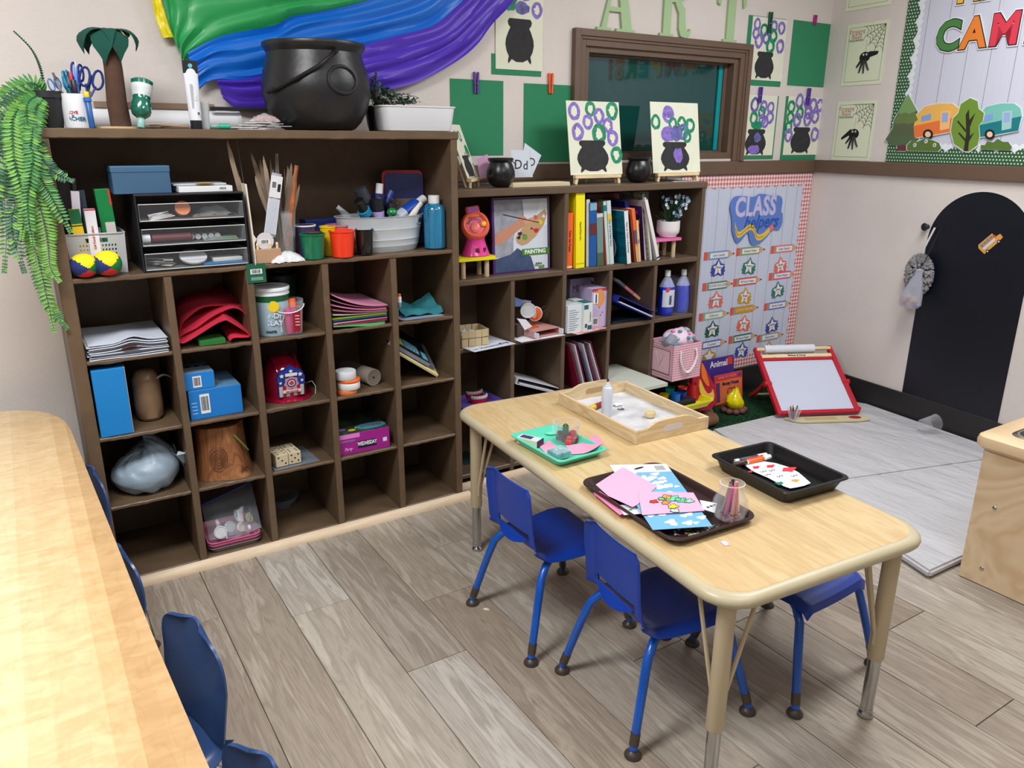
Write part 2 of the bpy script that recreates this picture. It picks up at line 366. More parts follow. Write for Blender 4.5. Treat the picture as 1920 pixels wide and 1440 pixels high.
def edge_ring(g, w, l, r, zt, th, inset=.006):
    P = []
    for k in range(9):
        a = -PI/2+PI*k/8; o = (th/2)*math.cos(a); z = zt-th/2+(th/2)*math.sin(a)
        P.append([(x, y, z) for x, y in rrect(w-th+2*o, l-th+2*o, r, 6)])
    inner = [(x, y) for x, y in rrect(w-th-2*inset, l-th-2*inset, r-inset, 6)]
    P = [[(x, y, zt-th) for x, y in inner]]+P+[[(x, y, zt) for x, y in inner]]
    g.rings(P, loop=True)
g = G(); edge_ring(g, TWD, TLN, .09, TT, .034); g.out('edge_band', BEIGE, t, True)
g = G(); g.slab(rrect(TWD-.046, TLN-.046, .083, 6), TT-.033, TT+.0004); g.out('tabletop', TOPM, t)
for sx, sy, br in ((-1, -1, 1), (1, -1, 1), (-1, 1, 1), (1, 1, 1)):
    x, y = sx*(TWD/2-.066), sy*(TLN/2-.066); g = G()
    g.lathe([(.0195, .185), (.0215, .19), (.0215, TT-.034)], 20, T=tr(x, y, 0)); lg = g.out('leg', BEIGL, t, True)
    g = G(); g.lathe([(.0165, .022), (.017, .19)], 20, T=tr(x, y, 0)); g.lathe([(.0172, .022), (.0172, .03)], 20, T=tr(x, y, 0)); g.out('leg_extension', CHROME, lg, True)
    g = G(); g.lathe([(.008, 0), (.019, .001), (.021, .006), (.019, .012), (.012, .018), (.011, .024)], 18, T=tr(x, y, 0)); g.out('glide', CHROME, lg, True)
    for dx, dy in ((-sx*.10, 0), (0, -sy*.10)):
        g = G(); L = Vector((x+dx, y+dy, TT-.036)); g.tube([L, (x+dx*.21, y+dy*.21, .27), (x+dx*.19, y+dy*.19, .235)], .0052, 8); g.out('brace', BEIGL, lg, True)
PROF = [(-.163, .523), (-.161, .51), (-.157, .455), (-.152, .408), (-.148, .372), (-.145, .352), (-.141, .338), (-.130, .318), (-.10, .300), (-.05, .293), (.02, .293), (.08, .299), (.12, .298), (.143, .288), (.15, .268)]
HW = [.112, .126, .129, .127, .130, .131, .132, .134, .138, .142, .147, .15, .148, .143, .134]
def shell_fn(u, v):
    n = len(PROF)-1; t = v*n; i = min(int(t), n-1); f = t-i
    px = PROF[i][0]*(1-f)+PROF[i+1][0]*f; pz = PROF[i][1]*(1-f)+PROF[i+1][1]*f; hw = HW[i]*(1-f)+HW[i+1]*f
    q = 2*u-1; a = abs(q); y = q*hw; x = px; z = pz
    if v < .46: x += .010*q*q; z -= 0
    else: z += .006*q*q
    if a > .86:
        e = (a-.86)/.14
        if v < .52: x -= .017*e
        else: z -= .016*e
    if v > .93: pass
    return (x, y, z)
def make_chair(name, label, col, legc, topround=False):
    t = E(name, label, 'chair', (0, 0, 0))
    SH = mat(col, .33, var=.05, ns=5, bump=.05, bs=200); LG = mat(legc, .25, var=.12, ns=12, coat=.4)
    def skip(i, j): return 4 <= i <= 19 and 8 <= j <= 10
    nv = 28
    def fn(u, v):
        p = shell_fn(u, v)
        return p
    if topround:
        def bk_(u, v):
            q = math.sin((u-.5)*PI); w = .145*max(.05, 1-(1-min(1, v/.42))**2.6)**(1/2.6)*(1-.12*max(0, v-.5)); return (-.158+.03*v+.016*q*q-.014*abs(q)**8*min(1, v*2), q*w, .545-.215*v+.0*q)
        g = G(); g.grid(bk_, 24, 24, th=.006); g.out('backrest', SH, t, True)
        g = G(); g.grid(lambda u, v: shell_fn(u, .50+.5*v), 20, 16, th=.006); g.out('seat', SH, t, True)
    else: g = G(); g.grid(fn, 24, nv, th=.0045, skip=skip); g.out('seat_shell', SH, t, True)
    if not topround:
        g = G()
        g.grid(lambda u, v: (-.1475-.016*math.sin(PI*u)*v, (2*u-1)*.085, .357-.03*v*math.sin(PI*u)**.6), 16, 4, th=.004)
        g.out('grip_lip', SH, t, True)
    for sx, sy in ((-1, -1), (-1, 1), (1, -1), (1, 1)):
        if sx < 0: pts = [(-.03, sy*.09, .281), (-.075, sy*.105, .281), (-.105, sy*.125, .272), (-.128, sy*.138, .245), (-.148, sy*.153, .18), (-.19, sy*.183, .02)]
        else: pts = [(.03, sy*.09, .281), (.075, sy*.105, .281), (.11, sy*.125, .272), (.135, sy*.14, .245), (.15, sy*.155, .18), (.185, sy*.187, .02)]
        g = G(); g.tube(pts, [.0125]*5+[.0115], 12); l = g.out('leg', LG, t, True)
        e = pts[-1]; d = (Vector(pts[-1])-Vector(pts[-2])).normalized()
        g = G(); g.tube([Vector(e)-d*.045, Vector(e)-d*.012], .0128, 12, 0); g.lathe([(.009, 0), (.0225, .001), (.0225, .006), (.017, .014), (.008, .02), (.007, .03)], 16, 1, T=tr(e[0], e[1], 0))
        g.out('foot', [mat((92, 84, 78), .4, metal=.6), mat((66, 56, 52), .4)], l, True)
    g = G(); g.tube([(-.03, -.09, .281), (-.03, .09, .281)], .009, 8); g.tube([(.03, -.09, .281), (.03, .09, .281)], .009, 8); g.out('under_frame', LG, t, True)
    if topround:
        for q in (-.09, .09):
            g = G(); g.lathe([(.006, 0), (.006, .004), (.002, .005)], 12, T=tr(-.138, q, .41) @ rot(PI/2, 'Y')); g.out('rivet', CHROME, t, True)
    return t
CG = 'blue plastic school chairs at the activity table'
c1 = make_chair('school_chair', 'bright blue plastic school chair nearest the cubby shelf, back towards the camera', (6, 58, 164), (0, 84, 184)); c1['group'] = CG
c1.location = (1.145, -1.318, 0); c1.rotation_euler = (0, 0, math.radians(-1))
c2 = copytree(c1, (1.178, -1.779, 0), math.radians(-6.5), 'bright blue plastic school chair at the near left corner of the activity table')
c3 = copytree(c1, (1.622, -1.868, 0), math.radians(-87.5), 'bright blue plastic school chair tucked under the right side of the activity table')
n1 = make_chair('school_chair', 'navy blue school chair at the long left table, nearest the cubby shelf', (44, 74, 124), (120, 122, 128), True)
n1['group'] = 'navy school chairs along the long left table'
NL = ['navy blue school chair at the long left table, nearest the cubby shelf', 'navy blue school chair at the long left table, second from the cubby shelf',
      'navy blue school chair at the long left table third from the cubby shelf', 'navy blue school chair at the long left table, farthest from the cubby shelf']
for i, (x, y, a) in enumerate(((-.034, -.66, 196), (-.03, -1.20, 201), (.066, -1.62, 197), (.088, -2.07, 197))):
    o = n1 if i == 0 else copytree(n1)
    s = .95; o.scale = (.95, .86, 1.04); o.rotation_euler = (0, 0, math.radians(a)); o['label'] = NL[i]
    o.location = (x-.19*s*math.cos(math.radians(a-180)), y-.19*s*math.sin(math.radians(a-180)), 0)
BT = .62
def stripmat():
    m = bpy.data.materials.new('butcher_laminate'); m.use_nodes = True; nt = m.node_tree; L = nt.links.new; N = nt.nodes.new; b = nt.nodes['Principled BSDF']
    b.inputs['Roughness'].default_value = .3
    tc = N('ShaderNodeTexCoord'); m1 = N('ShaderNodeMapping'); m1.inputs['Scale'].default_value = (27, .02, 1); m1.inputs['Rotation'].default_value = (0, 0, math.radians(-2.5)); L(tc.outputs['Object'], m1.inputs[0])
    sx_ = N('ShaderNodeSeparateXYZ'); L(m1.outputs[0], sx_.inputs[0]); fl = N('ShaderNodeMath'); fl.operation = 'FLOOR'; L(sx_.outputs[0], fl.inputs[0]); v = N('ShaderNodeTexWhiteNoise'); v.noise_dimensions = '1D'; L(fl.outputs[0], v.inputs['W']); sp = v
    r = N('ShaderNodeValToRGB'); e = r.color_ramp.elements; e[0].color = rgb((190, 155, 112)); e[1].color = rgb((228, 204, 164)); x = e.new(.25); x.color = rgb((205, 173, 128)); x = e.new(.6); x.color = rgb((217, 189, 146)); L(sp.outputs[0], r.inputs[0])
    m2 = N('ShaderNodeMapping'); m2.inputs['Scale'].default_value = (14, 34, 1); L(tc.outputs['Object'], m2.inputs[0])
    n = N('ShaderNodeTexNoise'); n.inputs['Scale'].default_value = 1; n.inputs['Detail'].default_value = 5; n.inputs['Distortion'].default_value = .8; L(m2.outputs[0], n.inputs[0])
    r2 = N('ShaderNodeValToRGB'); e = r2.color_ramp.elements; e[0].position = .36; e[0].color = (.83, .78, .7, 1); e[1].position = .62; e[1].color = (1.0, 1.0, 1.0, 1); L(n.outputs[0], r2.inputs[0])
    m3 = N('ShaderNodeMapping'); m3.inputs['Scale'].default_value = (5, 1.2, 1); L(tc.outputs['Object'], m3.inputs[0])
    n3 = N('ShaderNodeTexNoise'); n3.inputs['Scale'].default_value = 2; n3.inputs['Detail'].default_value = 3; L(m3.outputs[0], n3.inputs[0])
    w = N('ShaderNodeMath'); w.operation = 'MULTIPLY'; w.inputs[1].default_value = 22; L(n3.outputs[0], w.inputs[0]); pp = N('ShaderNodeMath'); pp.operation = 'PINGPONG'; pp.inputs[1].default_value = 1; L(w.outputs[0], pp.inputs[0])
    r3 = N('ShaderNodeValToRGB'); e = r3.color_ramp.elements; e[0].position = 0; e[0].color = (.8, .74, .64, 1); e[1].position = .25; e[1].color = (1, 1, 1, 1); L(pp.outputs[0], r3.inputs[0])
    a = N('ShaderNodeMix'); a.data_type = 'RGBA'; a.blend_type = 'MULTIPLY'; a.inputs[0].default_value = .8; L(r.outputs[0], a.inputs[6]); L(r2.outputs[0], a.inputs[7])
    c = N('ShaderNodeMix'); c.data_type = 'RGBA'; c.blend_type = 'MULTIPLY'; c.inputs[0].default_value = .28; L(a.outputs[2], c.inputs[6]); L(r3.outputs[0], c.inputs[7])
    L(c.outputs[2], b.inputs['Base Color']); return m
out = [(-.02, -2.75), (-.036, -2.114), (-.053, -1.757), (-.072, -1.208), (-.1, -.45), (-.108, -.36), (-.125, -.30), (-.15, -.24), (-.19, -.185), (-.24, -.15), (-.31, -.128), (-.62, -.10), (-.70, -.12), (-.76, -.18), (-.79, -.26), (-.72, -2.70), (-.68, -2.78), (-.08, -2.80)]
t = E('long_table', 'long butcher-block laminate table with a rounded far corner beside the navy chairs', 'table', (0, 0, 0))
g = G(); g.slab(out, BT-.028, BT); g.out('tabletop', stripmat(), t)
for x, y in ((-.2, -.3), (-.66, -.3), (-.17, -2.6), (-.62, -2.6)):
    g = G(); g.lathe([(.018, 0), (.02, .01), (.02, BT-.028)], 16, T=tr(x, y, 0)); g.out('leg', mat((60, 60, 62), .4), t, True)
MATM = mat((194, 194, 199), .45, var=.05, ns=3, bump=1, bs=7, stretch=(1.4, .5, 1))
[setattr(n.inputs['Distance'], 'default_value', .03) for n in MATM.node_tree.nodes if n.type == 'BUMP']
def panel(pts):
    g = G(); g.slab(pts, .003, .034); bmesh.ops.bevel(g.bm, geom=g.bm.edges[:], offset=.009, segments=3, affect='EDGES'); return g
t = E('folding_mat', 'grey vinyl folding mat covering the floor by the black baseboard', 'mat', (0, 0, 0))
A, B_, C_, D_ = (2.815, -.44), (2.415, -1.87), (3.62, -2.20), (3.93, -.66)
def mixp(p, q, f): return (p[0]*(1-f)+q[0]*f, p[1]*(1-f)+q[1]*f)
WR = lambda y: WRX+TW*y-.024
m1, m2 = mixp(A, B_, .5), mixp((WR(-.5), -.5), (WR(-2.6), -2.6), .47)
panel([A, mixp(A, B_, .497), (m2[0], m2[1]+.004), (WR(-.62), -.62), (3.86, -.53), (3.4, -.475)]).out('mat_panel', MATM, t, True)
panel([mixp(A, B_, .503), B_, (3.3, -1.885), (WR(-1.9), -1.90), (m2[0], m2[1]-.004)]).out('mat_panel', MATM, t, True)
g = G(); GR = mat((18, 64, 34), .95, var=.3, ns=40)
rug = [(2.80, -.03), (2.80, -.30), (2.835, -.415), (3.72, -.44), (3.72, -.03)]
g.slab([(p[0], p[1]) for p in rug], .001, .008)
for k in range(14000):
    x = random.uniform(2.8, 3.72); y = random.uniform(-.43, -.03)
    if x < 2.84 and y < -.38: continue
    h = random.uniform(.012, .02); a = random.uniform(0, PI); dx, dy = .0022*math.cos(a), .0022*math.sin(a); lx, ly = random.uniform(-.006, .006), random.uniform(-.006, .006)
    v = [g.bm.verts.new(p) for p in ((x-dx, y-dy, .007), (x+dx, y+dy, .007), (x+lx, y+ly, h))]; g.bm.faces.new(v)
tag(g.out('grass_rug', GR, nrm=False), 'dark green artificial grass rug in the corner under the storybooks', 'rug', kind='stuff')
PLY = woodmat('birch_ply', [(216, 188, 150), (228, 203, 168), (222, 196, 160), (212, 182, 142)], (2, 3, 3.2), rough=.45, bands=9, fine=.12)
RIMW = woodmat('rim_maple', [(212, 182, 142), (226, 198, 160)], (6, 2, 6), rough=.35, bands=3)
t = E('sensory_table', 'birch plywood sensory table with a recessed steel basin at the right edge', 'table', (0, 0, 0))
sx0, sy1, sx1, sy0, sz = 2.535, -1.911, 3.35, -2.75, .50
g = G(); g.box(sx0, sx0+.02, sy0, sy1, .004, sz); pn = g.out('end_panel', PLY, t)
g = G(); g.box(sx1-.02, sx1, sy0, sy1, .004, sz); g.out('end_panel', PLY, t)
g = G(); g.box(sx0+.021, sx1-.021, sy1-.02, sy1, .004, sz); g.out('side_panel', PLY, t)
g = G(); g.box(sx0+.021, sx1-.021, sy0, sy0+.02, .004, sz); g.out('side_panel', PLY, t)
for px, py in ((1865, 953), (1841, 1066)):
    p = XP(px, py, sx0); g = G(); g.lathe([(.0075, 0), (.0075, .002), (.005, .004), (.001, .0045)], 14, T=tr(sx0, p.y, p.z) @ rot(-PI/2, 'Y')); g.out('bolt', CHROME, pn, True)
g = G(); ov = .03; X0, X1, Y0, Y1 = sx0-ov, sx1+ov, sy0-ov, sy1+ov; hw = .085
for b in ((X0, X0+hw, Y0, Y1), (X1-hw, X1, Y0, Y1), (X0+hw, X1-hw, Y0, Y0+hw), (X0+hw, X1-hw, Y1-hw, Y1)): pass
o = [(x+(X0+X1)/2, y+(Y0+Y1)/2) for x, y in rrect(X1-X0, Y1-Y0, .04, 5)]; i_ = [(x+(X0+X1)/2, y+(Y0+Y1)/2) for x, y in rrect(X1-X0-2*hw, Y1-Y0-2*hw, .04, 5)]
def off(P, d):
    cx, cy = (X0+X1)/2, (Y0+Y1)/2
    return [(x-d*(1 if x > cx else -1), y-d*(1 if y > cy else -1)) for x, y in P]
g.rings([[(x, y, sz+.001) for x, y in i_], [(x, y, sz+.001) for x, y in off(o, .012)], [(x, y, sz+.012) for x, y in off(o, .001)], [(x, y, sz+.028) for x, y in o], [(x, y, sz+.044) for x, y in off(o, .004)], [(x, y, sz+.052) for x, y in off(o, .016)], [(x, y, sz+.052) for x, y in i_]], loop=True)
g.out('table_rim', RIMW, t, True)
g = G(); ii = off(i_, -.0); 
g.rings([[(x, y, sz+.0525) for x, y in off(i_, -.012)], [(x, y, sz+.056) for x, y in off(i_, -.008)], [(x, y, sz+.056) for x, y in off(i_, .004)], [(x, y, sz+.02) for x, y in off(i_, .012)], [(x, y, sz-.10) for x, y in off(i_, .03)]], cap0=False)
g.out('basin', mat((170, 168, 164), .22, metal=.9), t, True)
def mpp(P): return (P-CAM).dot(FW)/F_PX
def hz(px, py, y, z): return YP(px, py, y).z-z
def boxitem(name, label, cat, px0, px1, pyb, pyt, y, z, depth, m, group=None, bev=.0015, rz=0, par=None):
    a, b = YP(px0, pyb, y), YP(px1, pyb, y); w = b.x-a.x; h = hz((px0+px1)/2, pyt, y, z)
    t = E(name, label, cat, ((a.x+b.x)/2, y+depth/2, z), rz, group)
    g = G(); g.box(-w/2, w/2, -depth/2, depth/2, 0, h, bev=bev); g.out('body', m, t)
    return t, w, depth, h
def fbox(t, x0, x1, z0, z1, y, m, name='label_patch', th=.0008):   # flat print on a front face at local y
    g = G(); g.box(x0, x1, y-th, y-.0001, z0, z1); return g.out(name, m, t)
def tbox(t, x0, x1, y0, y1, z, m, name='label_patch', th=.0008):   # flat print on a top face
    g = G(); g.box(x0, x1, y0, y1, z+.0001, z+th); return g.out(name, m, t)
def barcode(t, x0, x1, z0, z1, y, bars=9, top=False):
    if top: tbox(t, x0, x1, z0, z1, y, WHITE, 'barcode_label')
    else: fbox(t, x0, x1, z0, z1, y, WHITE, 'barcode_label')
    g = G(); w = x1-x0; x = x0+w*.12; rnd = random.Random(5)
    while x < x1-w*.14:
        b = w*rnd.choice((.02, .035, .05))
        if top: g.box(x, x+b, z0+(z1-z0)*.15, z1-(z1-z0)*.12, y+.0009, y+.0012)
        else: g.box(x, x+b, y-.0012, y-.0009, z0+(z1-z0)*.15, z1-(z1-z0)*.12)
        x += b+w*rnd.choice((.025, .04))
    g.out('barcode', BLACK, t)
def wraptext(o, r, y0=0):                                      # bend a lettering mesh around a vertical cylinder
    for v in o.data.vertices:
        x, z = v.co.x, v.co.z; a = x/r; v.co.x = math.sin(a)*(r+.0004+z); v.co.z = math.cos(a)*(r+.0004+z)-r
def cup(name, label, cat, px, pyb, z, rb, rt, h, m, group=None, y=None, rim=.0015, th=.0015, seg=24):
    P = ZP(px, pyb, z) if y is None else None
    t = E(name, label, cat, (P.x, P.y, z) if P else (YP(px, pyb, y).x, y, z), 0, group)
    g = G(); g.lathe([(rb*.3, .0005), (rb, 0.0), (rt, h-.004), (rt+rim, h-.004), (rt+rim, h), (rt-th, h), (rb-th, .003), (.001, .003)], seg); g.out('body', m, t, True)
    return t
HAz = HA+.0008
# cauldron
cx = (YP(488, 150, -.24).x+YP(688, 150, -.24).x)/2; R = (YP(688, 150, -.24).x-YP(488, 150, -.24).x)/2*.97; Hc = hz(585, 82, -.24, HA)
CAU = mat((30, 31, 34), .38, var=.06, ns=5, bump=.15, bs=60)
t = E('cauldron', 'large black plastic cauldron on top of the tall cubby shelf', 'cauldron', (cx, -.245, HAz))
pr = [(.60, 0), (.68, .02), (.80, .1), (.93, .25), (1.0, .42), (.995, .55), (.95, .68), (.89, .80), (.865, .88), (.90, .915), (.93, .94), (.94, .965), (.93, .99), (.90, 1.0), (.87, .99), (.84, .95), (.84, .85), (.9, .6), (.8, .2), (.5, .04), (0, .04)]
g = G(); g.lathe([(R*r, Hc*z) for r, z in pr], 48); g.out('pot', CAU, t, True)
def onpot(a, zf, out=0):
    for k in range(len(pr)-1):
        if pr[k][1] <= zf <= pr[k+1][1]: f = (zf-pr[k][1])/(pr[k+1][1]-pr[k][1]); r = pr[k][0]*(1-f)+pr[k+1][0]*f; break
    r = R*r+out; return Vector((r*math.sin(a), -r*math.cos(a), Hc*zf))
vp = lambda px, py: ((px-588)/100, (235-py)/(235-80))
def potpt(px, py, o=0):
    sx, zf = vp(px, py); zf = min(.9, max(.03, zf)); s = max(-.97, min(.97, sx)); a = math.asin(s) + .15
    return onpot(a, zf, o)
def rimg(g, w2, h2, c, rr, out):
    g.tube([onpot(c[0]+w2*math.cos(2*PI*k/28), c[1]+h2*math.sin(2*PI*k/28), out) for k in range(28)], rr, 8, loop=True)
g = G(); rimg(g, .29, .15, (.17, .56), .006, .002); g.out('ring_emblem', CAU, t, True)
g = G(); g.tube([onpot(.06, .86, .012), onpot(-.06, .80, .014), onpot(-.28, .70, .012), onpot(-.66, .56, .012), onpot(-1.05, .45, .014), onpot(-1.25, .43, .012)], .0055, 8); g.tube([onpot(.11, .875, .006), onpot(.04, .85, .013)], .0085, 8); g.tube([onpot(-1.08, .445, .012), onpot(-1.3, .425, .008)], .0085, 8)
g.out('handle', mat((20, 20, 22), .3), t, True)
# dark pot with leafy plant
LEAF = mat((42, 84, 52), .5, var=.4, ns=30); LEAFB = mat((92, 140, 104), .5, var=.3, ns=30)
def leaf(g, p, d, L, w, m=0, up=None, fold=.25):
    d = Vector(d).normalized(); up = Vector(up or (0, 0, 1)); s = d.cross(up)
    s = s.normalized() if s.length > 1e-4 else Vector((1, 0, 0)); n = s.cross(d).normalized(); p = Vector(p)
    q = [p, p+d*L*.3+s*w*.8+n*w*fold, p+d*L*.65+s*w*.75+n*w*fold, p+d*L, p+d*L*.65-s*w*.75+n*w*fold, p+d*L*.3-s*w*.8+n*w*fold, p+d*L*.5]
    v = [g.bm.verts.new(c) for c in q]
    for f in ((0, 1, 6), (1, 2, 6), (2, 3, 6), (3, 4, 6), (4, 5, 6), (5, 0, 6)): fc = g.bm.faces.new([v[i] for i in f]); fc.material_index = m
px0 = YP(706, 215, -.22).x
t = E('potted_plant', 'small dark green leafy plant in a black pot between the cauldron and white basin', 'plant', (px0, -.22, HAz))
g = G(); g.lathe([(.03, 0), (.04, .075), (.044, .075), (.044, .09), (.04, .09), (.036, .08), (0, .08)], 20); g.out('pot', mat((24, 26, 27), .4), t, True)
g = G(); gs = G(); rnd = random.Random(3)
for k in range(34):
    a = rnd.uniform(0, 2*PI); ln = rnd.uniform(.05, .14); tx = rnd.uniform(.0, .17) if k % 3 else rnd.uniform(-.03, .05); tz = .09+(.11 if tx < .07 else .05)*rnd.uniform(.25, 1); ty = rnd.uniform(-.05, .06)
    p1 = Vector((tx*.5, ty*.5, .085+(tz-.085)*.8)); p2 = Vector((tx, ty, tz)); gs.tube([(0, 0, .07), p1, p2], .0012, 5)
    for j in range(9):
        f = j/8; b = p1.lerp(p2, f) if f > .3 else Vector((0, 0, .085)).lerp(p1, f*2.5)
        leaf(g, b, (rnd.uniform(-1, 1), rnd.uniform(-1, .6), rnd.uniform(-.3, .8)), rnd.uniform(.016, .027), .0062, 1 if rnd.random() < .3 else 0)
tag(g.out('foliage', [mat((28, 62, 40), .5, var=.3, ns=30), LEAFB], t, nrm=False), None, None, kind='stuff'); gs.out('stem', mat((50, 60, 38), .7), t)
# white basin
a, b = YP(717, 238, -.33), YP(857, 238, -.33); w = b.x-a.x; h = hz(790, 199, -.33, HA)
t = E('basin', 'white oblong plastic basin on the right end of the tall shelf', 'basin', ((a.x+b.x)/2, -.235, HAz))
g = G(); sc = lambda s, z, k=.03: [(x, y, z) for x, y in rrect(w*s, .2*s, k*s, 5)]
g.rings([sc(.86, 0), sc(.9, .003), sc(.92, h*.15), sc(.925, h*.17), sc(.99, h*.93), sc(1.02, h*.95), sc(1.02, h), sc(.98, h), sc(.9, .005)]); g.out('tub', mat((226, 228, 234), .35), t, True)
# paper roll
a, b = YP(172, 218, -.08), YP(449, 222, -.08)
t = E('paper_roll', 'long white paper roll lying along the back of the tall shelf top', 'roll', (a.x, -.07, HAz+.032))
g = G(); L = b.x-a.x; TT_ = rot(PI/2, 'Y'); g.lathe([(.012, 0), (.032, 0), (.032, L), (.012, L), (.012, L-.03), (.0, L-.03)], 24, T=TT_); g.out('roll', WHITE, t, True)
g = G(); g.lathe([(.0325, L-.012), (.0335, L-.006), (.0335, L+.002), (.026, L+.003), (.024, L-.01), (.02, L-.01)], 24, T=TT_); g.out('end_cap', mat((214, 216, 222), .4), t, True)
# mug with art tools
mx = (YP(116, 205, -.30).x+YP(172, 205, -.30).x)/2; mr = (YP(172, 205, -.30).x-YP(116, 205, -.30).x)/2; mh = hz(143, 177, -.30, HA)
t = E('mug', 'white printed pencil mug full of scissors beside the fern pot', 'mug', (mx, -.30, HAz), -.5)
g = G(); g.lathe([(mr*.95, 0), (mr, .004), (mr, mh), (mr-.003, mh), (mr-.003, .006), (0, .006)], 28); g.out('body', mat((232, 234, 240), .3), t, True)
for s, sz, z, c in (('TEACHER', .0155, .026, (34, 98, 128)), ('LOVE', .012, .044, (190, 60, 66)), ('is', .011, .036, (60, 120, 110))):
    o = text(s, sz, mat(c, .5), t, (.004, -mr, z), bold=.02); wraptext(o, mr)
def scissors(label, px, py, ang, col, y=-.30, s=1.0):
    P = YP(px, py, y); t = E('scissors', label, 'scissors', (mx+(P.x-mx)*.4, y+.0, HAz+.012)); d = (P-Vector(t.location)); L = d.length
    a = math.atan2(d.x, d.z); t.rotation_euler = (0, a, ang)
    g = G(); g.box(-.004, .001, -.001, 0, 0, L-.03); g.box(0, .005, .0005, .0015, 0, L-.03); g.out('blade', CHROME, t)
    for k in (-1, 1):
        g = G(); cxx = k*.0155*s; g.tube([(cxx+.013*s*math.cos(q)*(.9 if math.sin(q) > 0 else 1), 0, L+.008+.024*s*math.sin(q)) for q in [2*PI*i/18 for i in range(18)]], .0032*s, 8, loop=True)
        g.tube([(cxx*.2, 0, L-.045), (cxx*.8, 0, L-.012)], .003, 6); g.out('handle', mat(col, .35), t, True)
    return t
SG = 'art tools standing in the white mug'
scissors('navy handled scissors standing at the right of the white mug', 171, 152, .1, (24, 46, 122), s=1.15)['group'] = SG
scissors('navy handled scissors standing behind, in the middle of the white mug', 150, 140, .9, (32, 50, 130), -.285)['group'] = SG
scissors('teal handled scissors standing at the left of the white mug', 117, 155, 1.2, (0, 128, 168))['group'] = SG
scissors('light blue scissors leaning at the far left rim of the white mug', 101, 163, .5, (70, 120, 190), -.29, .7)['group'] = SG
def stickitem(name, label, cat, p0, p1, r, cols, group=None, flat=1, tip=0):
    p0, p1 = Vector(p0), Vector(p1); L = (p1-p0).length; d = (p1-p0).normalized()
    t = E(name, label, cat, p0, 0, group); t.rotation_euler = d.to_track_quat('Z', 'Y').to_euler()
    z = 0
    for i, (f, c, rr, nm) in enumerate(cols):
        g = G(); z1 = z+L*f; g.lathe([(r*rr*.9, z), (r*rr, z+.001), (r*rr, z1-.001), (r*rr*.9, z1)], 12, sy=flat); g.out(nm, c if not isinstance(c, tuple) else mat(c, .4), t, True); z = z1
    if tip: g = G(); g.lathe([(r*.8, z), (r*.3, z+tip)], 10); g.out('tip', mat(cols[-1][1] if isinstance(cols[-1][1], tuple) else (60, 60, 60), .5), t, True)
    return t
def up(px, py, y, bx=0, z=HAz+.01): return (mx+bx, y, z), YP(px, py, y)
for lab, px, py, y, bx, r, cols in (('grey pen leaning left in the white mug', 99, 136, -.31, -.012, .0042, [(.85, (120, 124, 128), 1, 'barrel'), (.15, (90, 92, 96), .8, 'cap')]),
    ('clear blue glue pen rising highest in the white mug', 141, 116, -.29, .0, .0062, [(.7, (70, 110, 200), 1.15, 'barrel'), (.22, (110, 150, 230), .9, 'cap'), (.08, (225, 230, 240), .4, 'tip')]),
    ('red and black craft knife in the white mug', 131, 134, -.295, -.004, .0055, [(.7, (40, 40, 46), 1.1, 'barrel'), (.3, (200, 66, 66), 1, 'cap')]),
    ('black handled tool in the white mug', 137, 150, -.31, .002, .0065, [(.6, (30, 32, 48), .9, 'barrel'), (.4, (34, 36, 50), 1.2, 'cap')]),
    ('green ended marker in the white mug', 170, 140, -.285, .01, .0045, [(.8, (50, 90, 60), 1, 'barrel'), (.2, (60, 120, 60), 1.1, 'cap')])):
    a, b = up(px, py, y, bx); stickitem('pen', lab, 'pen', a, b, r, cols, SG)
P = ZP(170, 232, HAz); a = YP(157, 170, P.y-.0)
stickitem('paint_dauber', 'blue marker with yellow end leaning on the front of the white mug', 'marker', (YP(172, 231, -.352).x, -.352, HAz), YP(161, 172, -.345), .0085, [(.72, (44, 92, 160), 1, 'barrel'), (.12, (40, 100, 190), 1.3, 'collar'), (.16, (236, 206, 40), .9, 'cap')])
# palm tree craft
b0 = YP(226, 226, -.30); zt = YP(203, 72, -.27)
t = E('palm_tree_craft', 'brown felt palm tree craft with dark green leaves standing on the tall shelf', 'craft', (b0.x, -.30, HAz)); dd = zt-Vector((b0.x, -.30, HAz))
TK = mat((78, 54, 42), .95, var=.12, ns=30, bump=.4, bs=120)
g = G(); g.tube([(0, 0, .006), (-.003, .002, dd.z*.3), (dd.x*.55, .005, dd.z*.65), (dd.x, .03, dd.z)], [.036, .034, .031, .030], 14, flat=.75); g.out('trunk', TK, t, True)
g = G(); g.slab(ell(.062, .04, 20, -.01), 0, .006); g.out('base', mat((196, 170, 128), .8), t)
GF = mat((14, 74, 62), .95, bump=.3, bs=150)
for k, (az, L, dr) in enumerate(((-1.25, .075, .075), (-.4, .058, .105), (.35, .055, .095), (1.2, .072, .06), (2.4, .06, .03), (-2.3, .07, .07))):
    g = G(); ca, sa_ = math.sin(az), -math.cos(az)
    def fn(u, v):
        q = 2*u-1; wd_ = .036*(math.sin(PI*min(1, .25+v*.75)))**.5*(1 if v < .75 else 1-(v-.75)*3); r = L*math.sin(v*PI*.62)*1.05+.004; z = dd.z+.024+.012*math.sin(v*PI*.8)-dr*v**2.0-.006*abs(q)
        return (dd.x+ca*r-sa_*q*wd_, .03+sa_*r+ca*q*wd_, z)
    g.grid(fn, 6, 8, th=.0018); g.out('leaf', GF, t, True)
g = G(); g.lathe([(.0, 0), (.014, .001), (.016, .004), (.0, .006)], 14, T=tr(dd.x+.035, .0, dd.z+.012) @ rot(.9, 'Y')); g.out('coconut', mat((216, 168, 130), .8), t, True)
